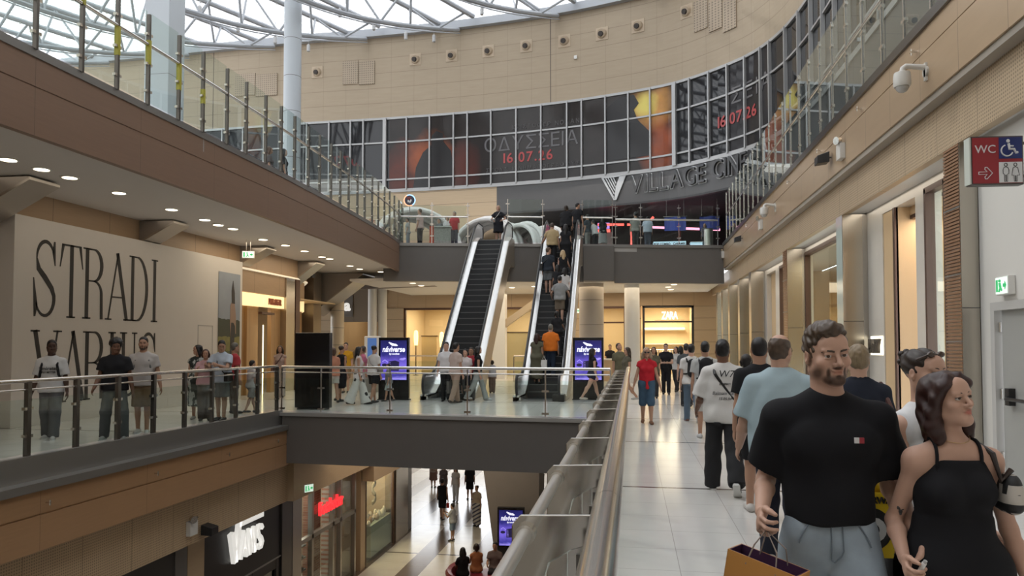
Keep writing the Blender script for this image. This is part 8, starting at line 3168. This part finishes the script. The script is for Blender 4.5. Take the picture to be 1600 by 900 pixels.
# on the right escalator: height follows the steps
def E(label, x, y, face, H, skin='light', hair=('short', HB), **k):
 n = 27
 run = (ESC_Y1 - ESC_Y0) / n
 kk = math.floor((y - ESC_Y0) / run)
 z = max(0.02, (kk + 1) * 6.0 / n)
 return person(label, (x, ESC_Y0 + (kk + 0.55) * run, z), face, 0.017, hair, skin, H=H, legs=((3, 0), (-3, 4)), **k)


J = E('woman with long dark hair in olive long dress, lowest on the right escalator', -3.02, 23.75, -5, 1.62, 'tan', ('long', (0.03, 0.012, 0.01)), dress=dict(col=(0.10, 0.095, 0.065), sleeve=0.3, len=0.75, flare=0.03), fem=True)
E('man in bright orange tee and dark jeans, lowest on the right escalator', -2.60, 23.8, 0, 1.68, 'light', ('short', (0.14, 0.13, 0.11)), top=tee((0.62, 0.16, 0.02), loose=0.03, t=0.02), bottom=dict(col=(0.02, 0.03, 0.05)), bw=1.18)
held('white_shopping_bag', 'white shopping bag hanging between the couple lowest on the right escalator', 'bag', J, [('bag_body', MB().cbox(Vector(J['pel'] + V3(0.24, -0.05, -0.25)), (0.2, 0.1, 0.3)), WHITE_P), ('handle', MB().tube([Vector(J['pel'] + V3(0.18, -0.05, -0.1)), Vector(J['pel'] + V3(0.24, -0.05, 0.02)), Vector(J['pel'] + V3(0.30, -0.05, -0.1))], 0.01, 6), WHITE_P)])
E('woman in black leaning on the right handrail just above the orange tee man', -2.45, 24.5, 20, 1.5, 'light', ('bob', HB), top=tee(BK, sleeve=0.5), bottom=dict(col=DK), fem=True, arms=((0, 8, 12, 0), (40, 30, 25, 0)), lean=10)
E('man in grey tee and khaki shorts in the middle of the right escalator', -2.48, 25.8, 0, 1.66, 'light', ('short', HB), top=tee((0.25, 0.25, 0.25), loose=0.025), bottom=dict(col=(0.15, 0.12, 0.09), len=0.95, loose=0.03, name='shorts'), arms=((15, 32, 40, 30), (15, 32, 40, 30)))
E('dark clothed woman bending ahead of the grey tee man', -2.62, 26.45, 10, 1.5, 'tan', ('long', HB), top=tee(BK), bottom=dict(col=BK), fem=True, lean=12)
E('girl in white tee at the right rail ahead of the grey tee man', -2.36, 26.4, 15, 1.55, 'light', ('mid', HB), top=tee((0.55, 0.53, 0.52)), bottom=dict(col=DK), fem=True)
J = E('man in navy tee and grey shorts standing left on the right escalator', -3.02, 26.95, -10, 1.72, 'light', ('short', HBR), top=tee((0.022, 0.027, 0.035)), bottom=dict(col=(0.11, 0.115, 0.12), len=0.92, loose=0.03, name='shorts'), shoes=(0.02, 0.02, 0.02), head=(-40, 0, 0))
held('sling_bag', 'black sling bag at the left hip of the man in navy tee', 'bag', J, [('pouch', MB().cbox(Vector(J['pel'] + V3(-0.23, -0.04, 0.08)), (0.1, 0.24, 0.26)), BLKP), ('strap', MB().tube([Vector(J['pel'] + V3(-0.22, -0.06, 0.2)), Vector(J['chest'] + V3(-0.05, -0.14, 0)), Vector(J['neck'] + V3(0.1, -0.06, 0))], 0.014, 6), BLKP)])
held('red_bag', 'small bright red bag in right hand of the man in navy tee', 'bag', J, [('bag_body', MB().cbox(Vector(J['wr', 1] + V3(0.0, 0, -0.25)), (0.14, 0.08, 0.24)), mat('bright_red', (0.5, 0.03, 0.025), 0.5)), ('handle', MB().tube([Vector(J['wr', 1] + V3(-0.05, 0, -0.13)), Vector(J['wr', 1] + V3(0, 0, -0.08)), Vector(J['wr', 1] + V3(0.05, 0, -0.13))], 0.008, 6), mat('bright_red', (0.5, 0.03, 0.025), 0.5))])
E('woman with long blonde hair in black dress on the right escalator', -2.48, 27.05, 20, 1.62, 'light', ('long', (0.42, 0.30, 0.17)), dress=dict(col=BK, sleeve=0, len=0.5, flare=0.03), fem=True, arms=((0, 8, 12, 0), (30, 30, 30, 0)))
E('man with cropped hair in tan tee high on the right escalator', -3.0, 28.3, 0, 1.72, 'tan', ('buzz', (0.06, 0.04, 0.03)), top=tee((0.36, 0.27, 0.15), loose=0.025), bottom=dict(col=BK), bw=1.1, arms=((20, 30, 35, 0), (0, 8, 12, 0)))
E('woman with very long dark hair in black high on the right escalator', -2.48, 28.15, 0, 1.66, 'tan', ('verylong', HB), dress=dict(col=BK, sleeve=0.3, len=0.9, flare=0.03), fem=True, bw=1.1)
E('broad woman in black top near the top of the right escalator', -2.55, 29.1, -15, 1.68, 'light', ('bob', HD), top=tee(BK, sleeve=0.4, t=0.03, loose=0.04), bottom=dict(col=BK), fem=True, bw=1.25)
P('man in black tee stepping off at the top of the right escalator', 893, 382, ZU, -20, 1.72, 'tan', zfix=(-2.25, 31.3, ZU), top=tee(BK), bottom=dict(col=BK), head=(-40, 0, 0))

# on the upper floor
J = P('woman in black dress with hands on hips at the head of the left escalator', 752, 378, ZU, 178, 1.60, 'light', ('bob', HBL), zfix=(-5.55, 30.65, ZU), dress=dict(col=(0.018, 0.018, 0.022), sleeve=0.6, len=0.42, flare=0.06), fem=True, shoes=(0.5, 0.45, 0.4), arms=((-15, 48, 75, 80), (-15, 48, 75, 80)), vox=0.014)
held('crossbody_bag', 'grey crossbody bag on the woman in black dress with hands on hips', 'bag', J, [('strap', MB().tube([Vector(J['neck'] + V3(-0.08, 0.05, 0)), Vector(J['chest'] + V3(0, 0.15, 0)), Vector(J['pel'] + V3(0.17, 0.12, 0.13))], 0.012, 6), GREY_M), ('pouch', MB().cbox(Vector(J['pel'] + V3(0.20, 0.12, 0.08)), (0.2, 0.08, 0.14)), mat('grey_bag', (0.2, 0.19, 0.18), 0.5))])
for lb, px, y, face, H, k in [
 ('man in pale pink tee and black trousers behind the upper glass railing', 656, 31.6, 80, 1.74, dict(top=tee((0.46, 0.34, 0.31), loose=0.02), bottom=dict(col=BK), hair=('buzz', HBR))),
 ('boy in grey tee and grey trousers behind the upper glass railing', 637, 31.3, 100, 1.28, dict(top=tee(LG), bottom=dict(col=(0.2, 0.22, 0.25)), bw=0.9)),
 ('man in red tee and dark trousers behind the upper glass railing', 710, 31.9, 170, 1.62, dict(top=tee((0.36, 0.025, 0.035)), bottom=dict(col=(0.06, 0.06, 0.08)), hair=('short', GY))),
 ('woman in white top beside the red tee man on the upper floor', 699, 32.3, 190, 1.5, dict(top=tee((0.5, 0.5, 0.5)), bottom=dict(col=BK, len=0.8, name='shorts'), hair=('bob', HD), fem=True)),
 ('small child in white tee in front of the red tee man on the upper floor', 691, 31.9, 170, 1.0, dict(top=tee((0.5, 0.5, 0.48)), bottom=dict(col=LG, len=0.9, name='shorts'), bw=0.9)),
 ('person in dark patterned top left of the woman in white on the upper floor', 686, 32.6, 160, 1.45, dict(top=tee((0.10, 0.11, 0.11)), bottom=dict(col=GY))),
 ('person in dark top and grey trousers right of the right escalator on the upper floor', 918, 33.6, 60, 1.62, dict(top=tee((0.05, 0.06, 0.07)), bottom=dict(col=(0.2, 0.2, 0.19)))),
 ('person in white tee bending at the upper railing right of the right escalator', 930, 33.8, 40, 1.45, dict(top=tee((0.55, 0.54, 0.53)), bottom=dict(col=DK), lean=20)),
 ('woman in black top and grey skirt seated beside the red neon tube', 942, 33.4, 20, 1.45, dict(top=tee(BK), bottom=dict(col=(0.3, 0.3, 0.3), kind='skirt', len=0.6, name='skirt'), hair=('mid', HB), fem=True)),
 ('tall man in grey tee and dark trousers left of the blue banners', 993, 34.0, 10, 1.75, dict(top=tee((0.25, 0.25, 0.22)), bottom=dict(col=(0.05, 0.05, 0.05)))),
 ('man in pale blue tee with back turned at the food hall railing', 1012, 33.3, 5, 1.45, dict(top=tee((0.45, 0.50, 0.58), loose=0.03), bottom=dict(col=(0.08, 0.09, 0.12)), bw=1.1, hair=('buzz', HB), head=(0, -35, 0))),
 ('woman in dark top looking over the counter below the right blue banner', 1101, 34.6, 170, 1.25, dict(top=tee((0.10, 0.09, 0.10)), bottom=dict(col=DK), hair=('mid', HD), fem=True)),
 ('dark haired woman behind the upper left glass near the round column, left one', 419, 20.5, -60, 1.62, dict(top=tee((0.12, 0.10, 0.10)), bottom=dict(col=DK), hair=('long', (0.10, 0.05, 0.03)), fem=True)),
 ('dark haired woman behind the upper left glass near the round column, right one', 442, 20.8, -60, 1.62, dict(top=tee(BK), bottom=dict(col=DK), hair=('verylong', HB), fem=True))]:
 c = at_y(px, 360, y)
 P(lb, px, 0, 0, face, H, zfix=(c.x, y, ZU), skin='tan', **k)

# left walkway
m, nt, bs, tc, sp = base('jersey_white_cloth', 0.8)
bs.inputs['Base Color'].default_value = (0.52, 0.52, 0.52, 1)
J = P('man in white football jersey with backpack straps and grey trousers before the hoarding', 78, 686, 0, 206, 1.76, 'dark', top=dict(col=WH, mat=m, loose=0.02, sleeve=0.8, hem=-0.09), bottom=dict(col=(0.105, 0.105, 0.11), loose=0.03), shoes=dict(col=(0.45, 0.44, 0.43), sole=(0.6, 0.6, 0.6)), legs=((10, 2), (-6, 6)), head=(18, 0, 0), arms=((2, 10, 10, 0), (2, 10, 14, 0)))
b = MB()
for i, sg in ((0, -1), (1, 1)):
 b.tube([Vector(J['chest'] + V3(sg * 0.11, -0.13, 0.10)), Vector(J['neck'] + V3(sg * 0.115, -0.02, -0.005)), Vector(J['chest'] + V3(sg * 0.12, 0.125, 0.06)), Vector(J['chest'] + V3(sg * 0.15, 0.125, -0.12)), Vector(J['chest'] + V3(sg * 0.18, 0, -0.24))], 0.022, 8)
fb = Field()
c = J['chest'] + V3(0, -0.2, -0.05)
fb.cone(c + V3(0, 0, 0.12), c - V3(0, 0, 0.12), 0.12, 0.13, 0.03, ((0, 1, 0), 0.6))
held('backpack', 'black backpack of the man in white football jersey', 'backpack', J, [('pack', fb, cloth(BK, 0.7), 0.013), ('straps', b, cloth(BK, 0.7))])
for tx, sz, dz in (('Emirates', 0.085, -0.03), ('FLY BETTER', 0.042, -0.085)):
 o = text('print', tx, sz, 0.004, INK, (0, 0, 0), 0, J['root'], bold=0.002)
 o.data.transform(Matrix.Translation(Vector(J['chest'] + V3(0, 0.165, dz))) @ Matrix.Rotation(PI, 4, 'Z'))
 o.matrix_parent_inverse = Matrix.Identity(4)
P('man with afro hair in black tee and grey trousers before the hoarding', 178, 687, 0, 208, 1.78, 'brown', ('afro', HB), top=tee(BK, loose=0.025, t=0.02), bottom=dict(col=(0.085, 0.088, 0.095), loose=0.025), shoes=dict(col=(0.3, 0.31, 0.3), sole=(0.5, 0.5, 0.5)), legs=((6, 0), (-4, 3)), stance=7, head=(15, -12, 0), arms=((0, 12, 10, 0), (8, 12, 35, 0)))
J = P('man in pale grey tee and khaki shorts with grey backpack before the hoarding', 222, 677, 0, 206, 1.82, 'tan', ('short', HB), top=tee((0.40, 0.37, 0.35), loose=0.02), bottom=dict(col=(0.17, 0.11, 0.06), len=1.0, loose=0.035, name='shorts'), shoes=dict(col=(0.5, 0.49, 0.47), sole=(0.55, 0.55, 0.55)), bw=1.08, belly=0.6, legs=((6, 2), (-4, 6)), beard=(0.03, 0.02, 0.015), arms=((0, 13, 10, 0), (0, 13, 18, 0)))
backpack(J, 'grey backpack on the man in pale grey tee and khaki shorts', (0.12, 0.125, 0.13))
m, nt, bs, tc, sp = base('black_white_leaf_print', 0.85)
nt.links.new(mixc(nt, math_node(nt, 'LESS_THAN', noise_of(nt, tc, 11, 3, (1, 1, 0.5)), 0.47), (0.02, 0.025, 0.022), (0.36, 0.37, 0.35)), bs.inputs['Base Color'])
P('woman with long black hair in black and white leaf print dress at the left railing', 308, 655, 0, 200, 1.68, 'tan', ('mid', HB), dress=dict(col=BK, mat=m, sleeve=0.2, len=0.62, flare=0.03), shoes=(0.5, 0.5, 0.48), fem=True, bw=1.05, legs=STAND, head=(-60, 0, 0))
P('woman in pink top and dark trousers beside the leaf print dress', 320, 657, 0, 208, 1.58, 'tan', ('bob', (0.045, 0.02, 0.015)), top=tee((0.46, 0.28, 0.29), hem=-0.05), bottom=dict(col=(0.075, 0.06, 0.055), loose=0.02), fem=True, bw=1.05, arms=((10, 6, 20, 0), (30, 10, 95, 20)))
J = P('man in pale blue shirt and grey shorts with crossbody strap at the left railing', 345, 657, 0, 180, 1.78, 'tan', ('short', HB), top=tee((0.40, 0.45, 0.52), collar=1, hem=-0.1, loose=0.025), bottom=dict(col=(0.14, 0.145, 0.15), len=0.95, loose=0.03, name='shorts'), bw=1.12, belly=0.8, legs=STAND, head=(30, -18, 0), arms=((35, 8, 75, 30), (35, 8, 75, 30)))
held('crossbody_bag', 'black crossbody bag on the man in pale blue shirt', 'bag', J, [('strap', MB().tube([Vector(J['neck'] + V3(0.09, 0.05, 0)), Vector(J['chest'] + V3(0, 0.17, -0.02)), Vector(J['waist'] + V3(-0.13, 0.15, -0.02)), Vector(J['pel'] + V3(-0.2, 0.08, 0.05))], 0.014, 6), BLKP), ('pouch', MB().cbox(Vector(J['pel'] + V3(-0.22, 0.08, 0.02)), (0.09, 0.24, 0.2)), BLKP)])
P('person with grey hair in red top behind the man in pale blue shirt', 365, 646, 0, -40, 1.72, 'tan', ('short', (0.12, 0.11, 0.09)), top=tee((0.40, 0.05, 0.06)), bottom=dict(col=(0.10, 0.08, 0.07)))
P('boy in white tee walking along the left railing', 393, 645, 0, -35, 1.30, 'tan', ('short', HB), top=tee((0.42, 0.41, 0.40), loose=0.02), bottom=dict(col=(0.25, 0.24, 0.23), len=0.95, loose=0.03, name='shorts'), bw=0.92, legs=STEP)
J = P('woman with curly dark hair and pale trousers facing the camera by the wood shop front', 437, 621, 0, 196, 1.66, 'tan', ('wavy', HD), top=tee((0.36, 0.27, 0.24), sleeve=0.1, hem=0.05), bottom=dict(col=(0.36, 0.33, 0.30), loose=0.03, flare=0.02), fem=True, legs=STAND, arms=((15, 8, 60, 30), (15, 8, 60, 30)))
held('shoulder_bag', 'dark red strap bag on the woman with curly dark hair by the wood shop front', 'bag', J, [('strap', MB().tube([Vector(J['neck'] + V3(-0.09, 0.05, 0)), Vector(J['chest'] + V3(0, 0.15, 0)), Vector(J['pel'] + V3(0.18, 0.1, 0.1))], 0.014, 6), mat('maroon_leather', (0.10, 0.045, 0.038), 0.5)), ('pouch', MB().cbox(Vector(J['pel'] + V3(0.21, 0.09, 0.05)), (0.08, 0.22, 0.18)), mat('maroon_leather', (0.10, 0.045, 0.038), 0.5))])

# lower floor
J = P('man in black sleeveless top and black shorts walking away on the lower floor', 691, 812, ZL, 0, 1.76, 'tan', top=tee(BK, sleeve=0), bottom=dict(col=BK, len=0.95, loose=0.03, name='shorts'), legs=STEP)
held('red_bag', 'small red bag in right hand of the man in black sleeveless top, lower floor', 'bag', J, [('bag_body', MB().cbox(Vector(J['wr', 1] + V3(0.0, 0, -0.22)), (0.1, 0.14, 0.2)), mat('bright_red', (0.5, 0.03, 0.025), 0.5)), ('handle', MB().tube([Vector(J['wr', 1] + V3(0, -0.04, -0.12)), Vector(J['wr', 1] + V3(0, 0, -0.07)), Vector(J['wr', 1] + V3(0, 0.04, -0.12))], 0.008, 6), mat('bright_red', (0.5, 0.03, 0.025), 0.5))])
P('boy in pale tee and blue shorts standing on the dark floor band, lower floor', 707, 845, ZL, 75, 1.42, 'tan', top=tee((0.38, 0.40, 0.42), loose=0.02), bottom=dict(col=(0.20, 0.27, 0.36), len=0.95, loose=0.03, name='shorts'), bw=0.92, arms=((30, 8, 95, 25), (30, 8, 95, 25)))
m, nt, bs, tc, sp = base('diagonal_print_cloth', 0.85)
vv = math_node(nt, 'ADD', sp.outputs[2], math_node(nt, 'MULTIPLY', sp.outputs[0], 0.6))
nt.links.new(mixc(nt, line_mask(nt, vv, 0.16, 0.07, 5), (0.40, 0.38, 0.38), (0.05, 0.05, 0.09)), bs.inputs['Base Color'])
P('woman in beige top and long striped skirt on the lower floor', 745, 822, ZL, 160, 1.68, 'tan', ('bun', HB), top=tee((0.36, 0.29, 0.23), hem=0.0), bottom=dict(col=WH, mat=m, kind='skirt', len=0.85, flare=0.0, name='skirt'), fem=True, bw=1.05, legs=STAND)
P('woman in pale top and white trousers on the lower floor near the bridge', 712, 784, ZL, 175, 1.68, 'light', ('long', HD), top=tee((0.40, 0.36, 0.32)), bottom=dict(col=(0.45, 0.43, 0.41)), fem=True, legs=STAND)
P('man in black tee and black shorts standing near the bridge, lower floor', 734, 781, ZL, 20, 1.76, 'tan', top=tee(BK), bottom=dict(col=BK, len=0.95, loose=0.03, name='shorts'), legs=STAND)
P('woman in dark top walking toward the bridge, lower floor, half cut by it', 693, 778, ZL, 190, 1.64, 'tan', ('long', HD), top=tee((0.10, 0.08, 0.08)), bottom=dict(col=(0.13, 0.10, 0.09)), fem=True)
P('person with bare legs and brown skirt cut off by the grey bridge, lower floor', 677, 762, ZL, 0, 1.66, 'tan', ('mid', HD), top=tee((0.36, 0.3, 0.27)), bottom=dict(col=(0.2, 0.12, 0.1), kind='skirt', len=0.5, name='skirt'), fem=True)
P('man in black beside the tapered grey pier on the lower floor', 841, 812, ZL, 170, 1.74, 'tan', top=tee(BK), bottom=dict(col=BK))
SIT = ((85, 85), (85, 85))
SX, SY = sf.location.x, sf.location.y
for lb, ang, face, k in [
 ('woman with long black hair seated at the left of the red sofa', 165, 30, dict(hair=('long', HB), top=tee(BK), bottom=dict(col=DK), fem=True)),
 ('woman in orange top seated on the red sofa', 130, 20, dict(hair=('bob', HD), top=tee((0.36, 0.14, 0.06), sleeve=0.2), bottom=dict(col=(0.3, 0.25, 0.2)), fem=True)),
 ('person facing the camera seated at the back of the red sofa', 95, 180, dict(hair=('short', HB), top=tee((0.16, 0.12, 0.11)), bottom=dict(col=DK))),
 ('man in black tank top bending forward on the red sofa', 30, 75, dict(hair=('short', HBR), top=tee(BK, sleeve=0), bottom=dict(col=(0.06, 0.05, 0.05)), bw=1.15, lean=25)),
 ('woman in beige top seated on the red sofa before the purple display', 60, 175, dict(hair=('long', (0.14, 0.09, 0.05)), top=tee((0.34, 0.25, 0.19)), bottom=dict(col=(0.38, 0.33, 0.26)), fem=True, bw=1.1))]:
 P(lb, 0, 0, 0, face, 1.68, 'tan', zfix=(SX + 1.0 * math.cos(R(ang)), SY + 1.0 * math.sin(R(ang)), ZL), legs=SIT, seat=0.44, arms=((25, 10, 60, 20), (25, 10, 60, 20)), **k)
P('staff member in black behind the pale counter near the right purple display', 946, 600, 0, 185, 1.7, 'tan', zfix=(-1.05, 36.4, 0), top=tee(BK), bottom=dict(col=BK))
